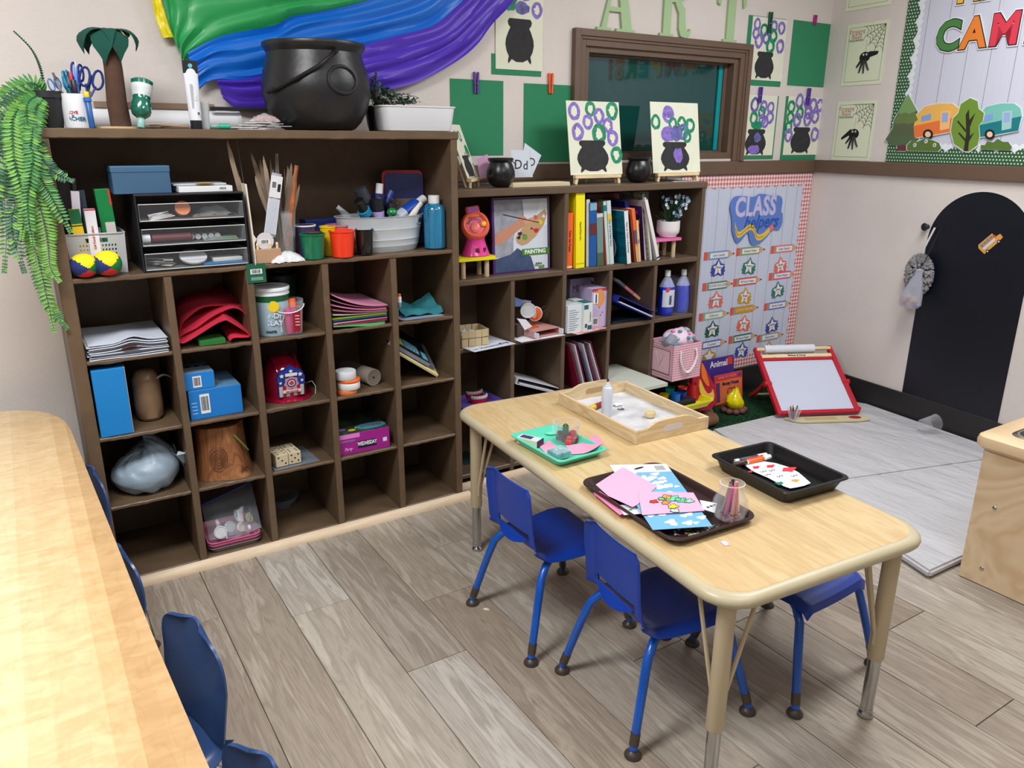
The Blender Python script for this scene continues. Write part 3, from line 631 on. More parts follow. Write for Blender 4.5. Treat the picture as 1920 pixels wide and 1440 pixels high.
# green paint bottle standing upside down, leaning
P0 = YP(263, 231, -.34); P1 = YP(266, 152, -.30)
t = E('paint_bottle', 'green glitter paint bottle resting upside down against the palm trunk', 'bottle', (P0.x, -.34, HAz+.002)); d = (P1-Vector(t.location)); L = d.length; t.rotation_euler = d.to_track_quat('Z', 'Y').to_euler()
g = G(); g.lathe([(.009, 0), (.011, .003), (.0115, L*.16), (.010, L*.2)], 16); g.out('cap', clear('9fd0c4', .7, .2), t, True)
g = G(); g.lathe([(.011, L*.2), (.026, L*.28), (.030, L*.36), (.0285, L*.44), (.030, L*.5), (.026, L*.58), (.026, L*.62), (.033, L*.98), (.030, L), (0, L)], 22); g.out('body', mat((12, 104, 84), .15, var=.3, ns=30, coat=1), t, True)
g = G(); g.lathe([(.0268, L*.66), (.0325, L*.9)], 22, cap0=False, cap1=False); g.out('label_wrap', mat((206, 214, 214), .5, var=.25, ns=26), t, True)
# paint tube upright
P0 = YP(368, 234, -.36); P1 = YP(353, 115, -.345)
t = E('paint_tube', 'white paint tube standing on its black cap at the front of the tall shelf', 'tube', (P0.x, -.36, HAz)); d = P1-Vector(t.location); L = d.length; t.rotation_euler = (0, math.atan2(d.x, d.z), 0)
g = G(); g.lathe([(.017, 0), (.0175, .002), (.0175, L*.125), (.016, L*.13)], 22); g.out('cap', mat((22, 24, 30), .4), t, True)
g = G()
def tub(u, v):
    a = 2*PI*u; f = v; rx = .019+.003*f; ry = .0185*(1-f)+.0012; return (rx*math.cos(a), ry*math.sin(a), L*.13+L*.87*f)
g.grid(tub, 28, 10); g.out('body', mat((216, 220, 228), .35), t, True)
g = G(); g.box(-.0225, .0225, -.0035, .003, L*.82, L+.001, bev=.001); g.out('crimp', BLACK, t)
g = G(); g.lathe([(.0, 0), (.0065, .0001), (.0065, .0006), (0, .0007)], 14, T=tr(0, -.0035, L*.93) @ rot(PI/2, 'X')); g.out('emblem', mat((96, 180, 200), .5), t)
for k in range(7): fbox(t, -.001+.002*(k % 2), .011, L*.42+k*.006, L*.423+k*.006, -.0135+.0011*k, mat((150, 154, 160), .6), 'fine_print', .0006)
barcode(t, .003, .013, L*.2, L*.26, -.0172)
fbox(t, -.009, -.003, L*.3, L*.66, -.0125, mat((170, 174, 180), .6), 'fine_print', .003)
t = cup('cup', 'small clear plastic cup behind the upright white paint tube', 'cup', 384, 228, HAz, .014, .0185, .085, clear('e8edf2', .45, .2), y=-.31)
# sticks and scraps beside it
KR = mat((176, 148, 118), .85, var=.15, ns=20)
for i, (x0, y0, x1, y1, w) in enumerate(((270, 228, 320, 221, .01), (280, 231, 352, 228, .012), (300, 226, 350, 230, .009), (285, 234, 355, 233, .012))):
    a, b = YP(x0, y0, -.33+.02*i), YP(x1, y1, -.33+.02*i); t = E('cardboard_strip', ['short kraft cardboard strip lying left of the white paint tube', 'long kraft cardboard strip lying left of the white paint tube', 'middle kraft strip in the scraps left of the paint tube', 'lowest brown strip in the scraps left of the paint tube'][i], 'cardboard', (a.x, a.y, HAz+.002+.0035*(3-i)), 0, 'cardboard scraps on the tall shelf top')
    g = G(); g.box(0, b.x-a.x, -w, w, 0, .003); g.out('strip', [KR, mat((120, 88, 66), .9)][i == 3], t); t.rotation_euler = (0, -.03, .15*(i-1.5))
stickitem('marker', 'short teal marker lying at the front edge beside the paint tube', 'marker', (YP(395, 231, -.37).x, -.37, HAz+.009), (YP(430, 231, -.38).x, -.385, HAz+.009), .008, [(.45, clear('78b8b0', .6), .8, 'barrel'), (.55, (40, 160, 130), 1.1, 'cap')])
# stack of paper cards with a bag of beads
PG = 'paper cards stacked by the cauldron'
for i in range(9):
    x = YP(480+(-10, 25, -18, 12, 40, -5, 18, 30, 5)[i], 232, -.34).x; t = E('paper_card', ['lowest white card of the stack in front of the cauldron', 'second lowest card of the stack by the cauldron', 'third lowest card of the stack by the cauldron', 'fourth card up in the stack by the cauldron', 'middle card of the stack in front of the cauldron', 'sixth card up in the stack by the cauldron', 'third card below the bead bag by the cauldron', 'card second below the bead bag by the cauldron', 'top white card directly under the bead bag'][i], 'paper', (x, -.33+.008*((i*5) % 4), HAz+.0006+.0026*i), .3*math.sin(i*2.3), PG)
    g = G(); g.box(-.042, .042, -.03, .03, 0, .002); g.out('card', mat([(214, 212, 214), (196, 192, 196), (226, 224, 226)][i % 3], .8), t)
x = YP(497, 220, -.33).x; t = E('bead_bag', 'clear bag of orange beads on the stack of white cards', 'bag', (x, -.325, HAz+.0245))
g = G(); rnd = random.Random(8)
for k in range(70): g.ball((rnd.uniform(-.032, .032), rnd.uniform(-.018, .018), .006+rnd.uniform(0, .012)), .0042, u=6, v=4)
tag(g.out('beads', mat((196, 110, 70), .4, var=.3, ns=60), t), None, None, kind='stuff')
g = G(); g.grid(lambda u, v: ((2*u-1)*.043*(1+.1*math.sin(9*v)), (2*v-1)*.03, .002+.026*math.sin(PI*u)**.6*math.sin(PI*v)**.6+.002*math.sin(20*u+9*v)), 16, 10); g.out('bag_film', clear('e8e8ee', .3, .1), t, True)
# black wand on wall ledge
t = E('black_rod', 'long thin black rod resting behind the purple fabric left of the cauldron', 'rod', (YP(392, 203, -.10).x, -.115, HAz+.073))
g = G(); g.box(0, YP(520, 203, -.115).x-YP(392, 203, -.115).x, -.006, .006, -.008, .005, bev=.002); g.out('rod', mat((24, 24, 28), .5), t)
g = G(); g.box(YP(175, 190, 0).x, YP(400, 194, 0).x, -.008, 0, YP(260, 203, 0).z, YP(260, 192, 0).z); struct(g.out('trim_5', mat((150, 124, 104), .6)))
FG = [mat((58, 124, 58), .5, var=.35, ns=25), mat((30, 88, 54), .5, var=.3, ns=25), mat((100, 154, 58), .5, var=.2, ns=25)]
fx = YP(88, 200, -.28).x
t = E('fern', 'trailing green artificial fern in a black pot hanging off the left shelf end', 'plant', (fx, -.29, HAz))
g = G(); g.lathe([(.036, 0), (.045, .085), (.049, .085), (.049, .104), (.044, .104), (.042, .09), (0, .09)], 24); g.out('pot', mat((26, 26, 29), .5), t, True)
T0 = Vector((fx, -.29, HAz))
FR = [([(95, 168), (60, 156), (22, 172), (0, 205), (-14, 250)], -.33, 17), ([(90, 165), (55, 172), (18, 200), (-4, 240), (-20, 300)], -.36, 18), ([(80, 165), (45, 165), (12, 180), (-20, 200)], -.30, 17),
      ([(82, 170), (38, 200), (16, 260), (6, 340), (12, 430), (8, 512)], -.40, 15), ([(82, 172), (46, 230), (30, 320), (34, 400), (26, 468)], -.43, 17), ([(84, 172), (58, 220), (46, 320), (58, 430), (80, 520), (102, 622)], -.44, 17),
      ([(86, 175), (66, 240), (72, 320), (98, 372), (133, 436)], -.46, 16), ([(88, 175), (60, 240), (76, 290), (100, 322), (137, 340)], -.45, 14), ([(80, 176), (52, 260), (68, 360), (88, 440), (94, 500), (112, 528)], -.45, 15),
      ([(78, 176), (42, 260), (56, 380), (66, 480), (92, 570), (126, 616)], -.42, 16), ([(80, 176), (30, 240), (40, 340), (22, 420), (46, 512)], -.46, 16), ([(76, 172), (30, 210), (26, 290), (46, 380), (40, 450)], -.47, 15),
      ([(80, 170), (50, 200), (62, 290), (52, 380), (62, 460)], -.48, 14), ([(80, 172), (24, 220), (2, 280), (-6, 350), (0, 420)], -.42, 15), ([(84, 172), (70, 250), (82, 340), (92, 400), (100, 470)], -.43, 15), ([(84, 172), (66, 210), (60, 260), (52, 310)], -.47, 14)]
def spline(P, n):
    out = []
    for k in range(n+1):
        f = k/n*(len(P)-1); i = min(int(f), len(P)-2); u = f-i; p0 = P[max(i-1, 0)]; p1, p2 = P[i], P[i+1]; p3 = P[min(i+2, len(P)-1)]
        out.append(.5*((2*p1)+(p2-p0)*u+(2*p0-5*p1+4*p2-p3)*u*u+(3*p1-p0-3*p2+p3)*u**3))
    return out
for i, (pp, yy, lw) in enumerate(FR):
    pts = []
    for k, (a, b) in enumerate(pp): y = -.29+(yy+.29)*min(1, k*.6); pts.append(YP(a, b, y)-T0)
    pts[0] = Vector((0, 0, .1)); sp = spline(pts, 40); g = G(); g.tube(sp, [.0016*(1-.6*k/40) for k in range(41)], 5, 1)
    rnd = random.Random(i); n = 40; L = sum((sp[k+1]-sp[k]).length for k in range(n)); cnt = max(24, int(L/.0098)); cs = i % 3
    for k in range(cnt):
        f = (k+.5)/cnt; j = min(int(f*n), n-1); p = sp[j].lerp(sp[j+1], f*n-j); d = (sp[j+1]-sp[j]).normalized(); side = d.cross(Vector((0, -1, .25))).normalized()
        ll = lw*.00195*(.55+.45*math.sin(PI*min(1, .12+f*.95)))*(1 if f < .9 else .5)
        for s in (-1, 1):
            leaf(g, p, side*s+d*.35+Vector((0, rnd.uniform(-.25, .1), rnd.uniform(-.1, .1))), ll, .0046, (cs if rnd.random() < .8 else 2), up=(0, -1, .2), fold=.2)
    g.out('frond', FG, t, nrm=False)
pts = [YP(a, b, -.29)-T0 for a, b in ((82, 172), (76, 130), (58, 92), (25, 58))]; pts[0] = Vector((0, 0, .1)); sp = spline(pts, 30); g = G(); g.tube(sp, .0016, 5, 1)
for k in range(3, 30):
    for s in (-1, 1): leaf(g, sp[k], Vector((s*.5, -.6, .7)), .011*(1-k/45), .0026, 1, up=(0, -1, 0))
g.out('frond', FG, t, nrm=False)
t = E('rainbow_cloth', 'rainbow silk cloth in yellow, green, blue and purple draped on the back wall', 'cloth', (YP(300, 0, 0).x, -.004, 1.6)); T1 = Vector(t.location)
def wl(pts, ext=.0): return [YP(a, b, -.03)-T1 for a, b in pts]
C1 = [(270, -60), (284, 0), (293, 38), (306, 73)]; C2 = [(288, -60), (302, 0), (313, 38), (326, 70)]
GB = [(346, 125), (352, 108), (400, 82), (440, 69), (515, 54), (545, 38), (615, 25), (685, 8), (760, -20), (820, -60)]
GT = [(326, 74), (318, 50), (305, 0), (296, -60), (420, -90), (520, -90), (600, -90), (680, -90), (760, -90), (820, -90)]
BP_ = [(372, 168), (400, 150), (470, 150), (530, 135), (600, 110), (672, 92), (740, 75), (810, 55), (850, 22), (880, -10), (905, -70)]
BT_ = [(350, 100), (400, 74), (440, 63), (515, 48), (545, 32), (615, 19), (685, 2), (760, -26), (800, -50), (830, -70), (850, -90)]
PB = [(416, 184), (450, 204), (530, 205), (600, 200), (690, 176), (777, 155), (850, 117), (890, 85), (920, 45), (960, 0), (990, -70)]
PT = [(400, 146), (460, 142), (530, 128), (600, 104), (672, 86), (740, 69), (810, 49), (850, 16), (880, -16), (905, -60), (920, -90)]
def band(nm, top, bot, col, depth, folds, seed, n=70, m=26):
    A_ = spline(wl(top), n); B2 = spline(wl(bot), n); g = G()
    def fn(u, v):
        p = A_[int(round(u*n))].lerp(B2[int(round(u*n))], v)
        w = math.sin(v*folds*PI+2.2*N3(u*2.2, seed, 1.7)+seed)*.5+N3(u*2.5, v*folds*.9, seed)*.9+.45*N3(u*7, v*folds*2, seed+4)
        return (p.x, -depth-.014*w-.012*math.sin(PI*v), p.z+.003*w)
    g.grid(fn, n, m, th=.0012)
    return g.out(nm, mat(col, .38, spec=.6, bump=.1, bs=300), t, True)
band('green_band', GT, GB, (46, 164, 90), .028, 7, 1.3)
band('blue_band', BT_, BP_, (6, 108, 212), .036, 6, 2.9)
band('purple_band', PT, PB, (80, 48, 186), .044, 6, 5.1)
band('yellow_band', C1, C2, (236, 220, 26), .024, 2, 7.7, 40, 10)
z1 = RA[0]+.0012
# perforated basket
ya = -.345; a, b = YP(133, 503, ya), YP(243, 501, ya); w = b.x-a.x; h = hz(190, 438, ya, z1); dp = .17
t = E('storage_basket', 'light grey perforated plastic basket at the left end of the open compartment', 'basket', ((a.x+b.x)/2, ya+dp/2, z1))
BG = mat((178, 180, 186), .45)
nb = 30
def wall4(u, v, wx, dy): pass
g = G()
def fr(u, v): s = .94+.06*v; return ((2*u-1)*w/2*s, -dp/2*s, h*v)
g.grid(fr, 36, 19, th=.002, skip=lambda i, j: i % 2 == 1 and j % 2 == 1 and 5 < i < 30 and 3 < j < 14 or (15 <= j <= 16 and 10 < i < 25))
def bk(u, v): s = .94+.06*v; return ((2*u-1)*w/2*s, dp/2*s, h*v)
g.grid(bk, 2, 2, th=.002)
for sg in (-1, 1): g.grid(lambda u, v: (sg*w/2*(.94+.06*v), (2*u-1)*dp/2*(.94+.06*v), h*v), 2, 2, th=.002)
g.box(-w/2*.94, w/2*.94, -dp/2*.94, dp/2*.94, 0, .002); g.out('body', BG, t)
g = G(); g.tube([(x, y, h) for x, y in rrect(w+.002, dp+.002, .012, 4)], .0028, 6, loop=True); g.out('rim', BG, t, True)
BGp = 'boxes standing in the grey perforated basket'
def inb(name, label, cat, px0, px1, pyt, y, m, dep=.03, tilt=0, zb=.004):
    a, b = YP(px0, 430, y), YP(px1, 430, y); w_ = b.x-a.x; h_ = hz((px0+px1)/2, pyt, y, z1)-zb
    t = E(name, label, cat, ((a.x+b.x)/2-math.tan(tilt)*h_*.5, y+dep/2, z1+zb), 0, BGp, ry=tilt)
    g = G(); g.box(-w_/2, w_/2, -dep/2, dep/2, 0, h_, bev=.001); g.out('body', m, t); return t, w_, dep, h_
inb('box', 'tall black box at the back left of the grey basket', 'box', 112, 145, 318, -.26, mat((26, 24, 28), .5), .05)
t, w_, d_, h_ = inb('box', 'slim white and purple box leaning tall in the grey basket', 'box', 138, 154, 358, -.30, mat((216, 210, 224), .5), .02, .07)
fbox(t, -w_/2, w_/2, .03, h_*.42, -.01, mat((150, 100, 160), .5)); g = G(); g.box(-w_*.3, w_*.3, -.006, .006, h_, h_+.04, bev=.004); g.out('tip', BLACK, t)
t, w_, d_, h_ = inb('box', 'yellow and green crayon box in the grey basket', 'box', 137, 158, 392, -.34, mat((238, 196, 30), .5), .02, -.05)
fbox(t, -w_/2, w_/2, h_*.78, h_, -.01, mat((14, 104, 60), .5)); fbox(t, -w_/2, w_/2, h_*.74, h_*.76, -.01, mat((14, 104, 60), .5))
t, w_, d_, h_ = inb('box', 'white gel food colors box with red lettering in the grey basket', 'box', 163, 184, 392, -.345, mat((222, 222, 230), .5), .025)
text('Gel Food Colors', .0105, mat((190, 30, 50), .5), t, (0, -.0135, h_*.56), ry=-PI/2)
fbox(t, -w_/2, w_/2, h_-.004, h_, -.0125, mat((200, 40, 60), .5))
t, w_, d_, h_ = inb('box', 'glossy green box standing at the right of the grey basket', 'box', 191, 219, 354, -.31, mat((18, 126, 66), .3), .045, -.04)
fbox(t, -w_*.2, w_*.45, h_*.38, h_*.6, -.0225, mat((206, 200, 196), .5)); fbox(t, w_*.36, w_*.5, h_*.8, h_, -.0225, mat((196, 60, 50), .5))
for k in (-1, 1): g = G(); g.ball((k*.006+.006, -.024, h_*.45), .006, sy=.3); g.out('picture_spot', mat((150, 60, 56), .6), t)
t, w_, d_, h_ = inb('box', 'dark narrow bottle behind the white box in the grey basket', 'bottle', 158, 170, 356, -.27, clear('405060', .7), .02)
# juggling balls
JB = 'yellow, blue, red and green juggling balls'
jm = [mat(c, .75, bump=.3, bs=120) for c in ((248, 216, 14), (28, 48, 110), (206, 44, 40), (20, 112, 54))]
def jball(px, py, r, rz, label):
    P = YP(px, py, -.385+r-.01); t = E('juggling_ball', label, 'ball', (P.x, -.388, z1+r*.93), rz, JB)
    g = G(); bmesh.ops.create_uvsphere(g.bm, u_segments=48, v_segments=32, radius=r)
    for v in g.bm.verts: v.co.z *= .93; n = v.co.normalized(); k = max(abs(n.x), abs(n.y), abs(n.z)); v.co *= 1+.10*(.8-k)
    for f in g.bm.faces:
        c = f.calc_center_median()/r; zz = c.z+.18; f.material_index = 0 if zz > abs(c.x)*.95 else (2 if zz < -abs(c.x)*.75 else (1 if c.x < 0 else 3))
    g.out('patches', jm, t, True)
jball(156, 497, .0405, .25, 'patchwork juggling ball at the far left, against the shelf side'); jball(200, 497, .0425, .1, 'patchwork juggling ball in front of the grey basket, second from the left')
# drawer organizer
yo = -.385; a, b = YP(268, 503, yo), YP(470, 487, yo); w = b.x-a.x-.004; h = hz(355, 362, yo, z1); dp = .30; xc = (a.x+b.x)/2
t = E('drawer_organizer', 'black desktop organizer with three clear drawers full of craft bits', 'organizer', (xc, yo+dp/2, z1))
BKP = mat((34, 36, 42), .35)
g = G(); g.box(-w/2, w/2, -dp/2, dp/2, h-.006, h, bev=.002); g.box(-w/2, w/2, -dp/2, dp/2, 0, .006); g.box(-w/2, -w/2+.004, -dp/2, dp/2, .006, h-.006); g.box(w/2-.004, w/2, -dp/2, dp/2, .006, h-.006); g.box(-w/2+.004, w/2-.004, dp/2-.004, dp/2, .006, h-.006)
nd = 3; dh = (h-.012)/nd
for k in (1, 2): g.box(-w/2+.004, w/2-.004, -dp/2+.002, dp/2-.004, .006+k*dh-.003, .006+k*dh)
g.out('frame', BKP, t)
CL = clear('cfd4dc', .05, .06)
rnd = random.Random(4)
for k in range(3):
    z0 = .0075+k*dh; g = G(); fw = w/2-.008; yf = -dp/2-.004; hh = dh*.66
    g.box(-fw, fw, yf, yf+.002, z0, z0+hh); g.box(-fw, fw, yf+.002, .1, z0, z0+.0015); g.box(-fw, -fw+.0015, yf+.002, .1, z0+.0015, z0+hh); g.box(fw-.0015, fw, yf+.002, .1, z0+.0015, z0+hh)
    dr = g.out('drawer', CL, t); g = G(); g.tube([(-fw, yf, z0), (fw, yf, z0), (fw, yf, z0+hh), (-fw, yf, z0+hh)], .0014, 5, loop=True); g.out('drawer_rim', clear('ffffff', .5, .1), dr, True)
def inside(label, name, cat, x, y, lev, fn, m):
    o = E(name, label, cat, (xc+x, yo+dp/2+y, z1+.0095+lev*dh+.0005)); g = G(); fn(g); g.out('body', m, o, True); return o
inside('thin white sticks in the left of the top organizer drawer', 'stick_bundle', 'sticks', -w*.30, -.10, 2, lambda g: [g.box(-.05+.004*k, .045-.003*(k % 3), -.03+.006*k, -.026+.006*k, .001+.0032*(k % 5), .004+.0032*(k % 5), T=rot(.5+.12*(k % 4), 'Z') @ rot(-.10, 'Y')) for k in range(9)], mat((224, 222, 222), .6))
inside('orange tape roll in the top organizer drawer', 'tape_roll', 'tape', -w*.06, -.085, 2, lambda g: g.lathe([(.011, 0), (.024, 0), (.024, .018), (.011, .018)], 20, T=tr(0, 0, .024) @ rot(1.2, 'X')), mat((206, 118, 70), .4))
inside('clear bag of scraps in the right of the top organizer drawer', 'bag', 'bag', w*.25, -.06, 2, lambda g: g.grid(lambda u, v: ((2*u-1)*.07, (2*v-1)*.04, .002+.03*math.sin(PI*u)*math.sin(PI*v)+.004*math.sin(17*u+7*v)), 16, 8), clear('b8c4c0', .35, .15))
inside('long tan craft sticks on the right of the top organizer drawer', 'stick_bundle', 'sticks', w*.2, -.11, 2, lambda g: [g.box(-.06, .05, 0+.004*k, .003+.004*k, 0, .003, T=rot(-.08*k, 'Z')) for k in range(4)], mat((150, 120, 90), .6))
inside('white capped tube with dark red label in the middle organizer drawer', 'tube', 'tube', -w*.2, -.11, 1, lambda g: g.lathe([(.012, -.06), (.014, -.06), (.014, .06), (.009, .065)], 16, T=tr(0, 0, .0145) @ rot(PI/2, 'Y')), mat((98, 48, 54), .35))
inside('white tube cap beside the dark red tube in the organizer', 'cap', 'cap', -w*.2-.077, -.11, 1, lambda g: g.lathe([(.01, -.012), (.0145, -.012), (.0145, .012), (.01, .012)], 16, T=tr(0, 0, .0148) @ rot(PI/2, 'Y')), mat((214, 216, 226), .3))
inside('row of white marker ends in the middle organizer drawer', 'marker_pack', 'markers', w*.14, -.05, 1, lambda g: [g.lathe([(0, -.012), (.009, -.012), (.0095, .05), (0, .05)], 12, T=tr(-.05+.021*k, 0, .012) @ rot(PI/2, 'X')) for k in range(5)], mat((190, 192, 198), .4))
inside('white and purple card packs in the middle organizer drawer', 'card_pack', 'cards', w*.27, -.10, 1, lambda g: [g.box(-.06+.01*k, .05, -.03+.01*k, .03, .003*k, .0028+.003*k, T=rot(.1*k, 'Z')) for k in range(3)], mat((196, 196, 218), .6, var=.4, ns=40, h2=(110, 150, 90)))
inside('round white lid standing in the bottom organizer drawer', 'lid', 'lid', -w*.02, -.105, 0, lambda g: g.lathe([(.0, .0), (.042, 0), (.044, .003), (.044, .008), (.040, .009), (0, .0085)], 28, T=tr(0, .0, .021) @ rot(.42, 'X')), mat((206, 208, 214), .35))
inside('bright blue folded sheet in the bottom organizer drawer', 'paper', 'paper', w*.28, -.105, 0, lambda g: g.box(-.075, .055, -.035, .03, 0, .004), mat((28, 130, 190), .6))
inside('white box lid on the blue sheet in the bottom drawer', 'box', 'box', w*.31, -.095, 0, lambda g: g.box(-.05, .045, -.03, .04, .005, .017, bev=.001), mat((216, 214, 210), .6))
inside('heap of pale scraps at the left of the bottom organizer drawer', 'paper_scraps', 'scraps', -w*.3, -.09, 0, lambda g: [g.box(-.03, .03, -.015, .015, 0, .0012, T=tr(.02*math.sin(k*2.1), .015*math.cos(k*3.3), .002+.0027*k) @ rot(k*1.1, 'Z') @ rot(.1*math.sin(k), 'X')) for k in range(9)], mat((196, 192, 186), .7, var=.25, ns=30))
t, w_, d_, h_ = boxitem('storage_box', 'blue lidded tin box on top of the black organizer', 'box', 213, 322, 358, 312, -.36, z1+h+.0008, .16, mat((58, 92, 124), .45))
g = G(); g.box(-w_/2-.002, w_/2+.002, -d_/2-.002, d_/2+.002, h_*.78, h_+.002, bev=.003); g.out('lid', mat((62, 98, 132), .4), t)
t, w_, d_, h_ = boxitem('box', 'white flat box with a barcode on top of the black organizer', 'box', 336, 437, 362, 349, -.365, z1+h+.0008, .15, mat((222, 224, 228), .5))
barcode(t, w_*.23, w_*.4, h_*.3, h_*.85, -d_/2)
t, w_, d_, h_ = boxitem('box', 'thin grey card box on the white flat box', 'box', 325, 425, 350, 344, -.33, z1+h+.0008+h_+.001, .13, mat((180, 184, 192), .6))
x = YP(384, 346, -.34); t = E('card_scrap', 'small yellow card scrap on the white flat box', 'paper', (x.x, -.335, z1+h+.022+h_)); g = G(); g.slab([(-.03, 0), (-.015, -.02), (.015, -.02), (.03, 0), (0, .02)], 0, .001); g.out('scrap', mat((226, 180, 84), .7), t)
# upright card, tag, sticks in a clear cup
a = YP(484, 494, -.39); t = E('card_folder', 'tall cream card wedge leaning against the right of the black organizer', 'paper', (a.x-.006, -.375, z1))
tp = YP(458, 345, -.37)-Vector(t.location); g = G(); g.plate([(.0, 0), (.0045, .0), (.004, .07), (.012, .085), (.003, .10), (tp.x+.006, tp.z-.0), (tp.x, tp.z), (tp.x+.006, tp.z*.6)], -.002, .10); g.out('card', mat((222, 212, 196), .8), t)
P = YP(481, 512, -.413); t = E('price_tag', 'green price tag with a barcode hanging over the compartment edge', 'tag', (P.x, -.4105, P.z)); wt = .5*(YP(499, 512, -.413).x-YP(463, 512, -.413).x)
g = G(); g.box(-wt, wt, -.001, 0, -wt*1.05, wt, bev=.0004); g.out('tag', mat((16, 92, 66), .5), t); barcode(t, -wt*.62, wt*.6, -wt*.1, wt*.42, -.001)
for k in range(3): fbox(t, -wt*.6, wt*.65, -wt*(.5+.12*k), -wt*(.46+.12*k), -.001, mat((190, 210, 200), .5), 'fine_print')
g = G(); g.tube([(0, -.001, wt*.85), (0, -.001, wt*1.3), (.004, .02, wt*1.36)], .001, 5); g.out('string', WHITE, t)
P = ZP(530, 478, z1); P = Vector((P.x, -.30, z1)); P.x = YP(533, 470, -.30).x
t = E('cup', 'tall clear plastic cup holding paint sticks and packets', 'cup', P); ch = hz(533, 395, -.33, z1)*1.0
g = G(); g.lathe([(.036, 0), (.037, .002), (.05, ch), (.0515, ch), (.049, ch-.002), (.036, .004), (0, .003)], 28); g.out('body', clear('d8dce0', .16, .08), t, True)
CSG = 'craft sticks in the tall clear cup'; rnd = random.Random(12)
SL = [(425, 262), (436, 300), (448, 330), (470, 285), (486, 300), (493, 292), (506, 300), (519, 290), (533, 318), (540, 310), (547, 305), (555, 318), (562, 345), (443, 258), (478, 330), (512, 318)]
for i, (px, py) in enumerate(SL):
    fx_ = (i % 5-2)*.008; y = -.30+((i*7) % 5-2)*.010; tp = YP(px, py, -.30+((i*3) % 5-2)*.018); b = Vector((P.x+fx_-(.012 if px < 490 else 0), y, z1+.005+(0 if px > 455 else .05)))
    if px < 456: b = Vector((YP(470, 400, y).x, y, z1+.06))
    L = (tp-b).length; d = (tp-b).normalized()
    t = E('craft_stick', 'tan pointed craft stick %s in the tall clear cup' % ['leaning farthest left', 'second from the left, short', 'third from the left', 'fourth from left, wide', 'left of the centre', 'near the centre', 'just right of centre', 'tallest at the centre', 'behind the green packet', 'right of centre at the back', 'beside the green packet', 'second from the right', 'farthest right, short', 'highest on the left', 'low in the left group', 'low in the middle group'][i], 'stick', b, 0, CSG)
    t.rotation_euler = d.to_track_quat('Z', 'X').to_euler(); wd_ = rnd.uniform(.006, .013)
    g = G(); g.plate([(-.0025, 0), (.0025, 0), (wd_, L*.4), (wd_, L*.86), (wd_*.2, L), (-wd_*.5, L*.95), (-wd_, L*.8), (-wd_*.9, L*.4)], -.0008, .0008, T=rot(rnd.uniform(-.6, .6), 'Z')); g.out('stick', mat([(150, 132, 112), (120, 104, 90), (172, 154, 132)][i % 3], .8), t)
def packet(label, p0, p1, w0, w1, y, m, extra=None, name='packet', cat='packet'):
    a, b = YP(*p0, y), YP(*p1, y); t = E(name, label, cat, a); d = b-a; L = d.length; t.rotation_euler = (0, math.atan2(d.x, d.z), 0)
    g = G(); g.grid(lambda u, v: ((2*u-1)*(w0*(1-v)+w1*v), -.006*math.sin(PI*u)-.002*math.sin(9*v+4*u), L*v), 8, 12, th=.002); g.out('body', m, t, True); 
    if extra: extra(t, L)
    return t
def ex(t, L):
    fbox(t, -.02, .02, L*.62, L*.96, -.0075, mat((218, 220, 226), .4)); barcode(t, -.016, .002, L*.75, L*.88, -.0085)
    fbox(t, .006, .016, L*.72, L*.84, -.0085, BLACK, 'recycling_mark')
    for k in range(8): fbox(t, -.021+.0052*k, -.0172+.0052*k, L*.04, L*.6, -.0072, mat((206, 214, 228), .5), 'white_stick', .0015)
packet('clear packet of white craft sticks with a barcode in the tall cup', (505, 443), (519, 325), .021, .017, -.355, clear('dfe4ee', .35, .1), ex)
packet('green and orange patterned packet in the tall cup', (540, 462), (556, 310), .010, .007, -.345, mat((90, 130, 90), .5, var=.8, ns=22, h2=(206, 110, 60)))
packet('crumpled clear wrapper standing behind the tall cup sticks', (520, 400), (519, 288), .012, .005, -.29, clear('b8bcc4', .3, .12))
packet('long clear sleeve hanging in the tall cup front', (543, 478), (537, 400), .014, .02, -.362, clear('c8ccd2', .25, .12))
P = YP(497, 452, -.372); t = E('round_tag', 'round white tag with a barcode behind the peg block', 'tag', P); r_ = mpp(P)*16
g = G(); g.lathe([(0, 0), (r_, 0), (r_, .001), (0, .001)], 28, T=rot(PI/2, 'X')); g.out('disc', mat((206, 202, 206), .6), t); barcode(t, -r_*.6, r_*.5, -r_*.35, r_*.2, -.001)
t, w_, d_, h_ = boxitem('peg_block', 'tan wooden block with three round peg people', 'toy', 482, 529, 491, 467, -.388, z1, .05, mat((178, 142, 112), .7))
for k, x in enumerate((-.38, .12, .40)):
    g = G(); g.lathe([(.0042, 0), (.005, .004), (.0035, .008), (.0048, .012), (.0052, .016), (.003, .0205), (0, .021)], 14, T=tr(x*w_, -.01, h_)); g.out('peg_person', mat((222, 200, 164), .6), t, True)
P = YP(541, 486, -.395); t = E('plastic_wrap', 'crumpled clear plastic bag with white filling at the compartment edge', 'bag', (P.x, -.372, z1))
g = G(); g.grid(lambda u, v: ((2*u-1)*.055*(1+.12*math.sin(13*v)), (2*v-1)*.03*(1+.15*math.sin(11*u)), .001+.034*(math.sin(PI*u)*math.sin(PI*v))**.5+.004*N3(u*9, v*9)), 22, 14); g.out('film', mat((216, 216, 220), .35, var=.1, ns=40), t, True)
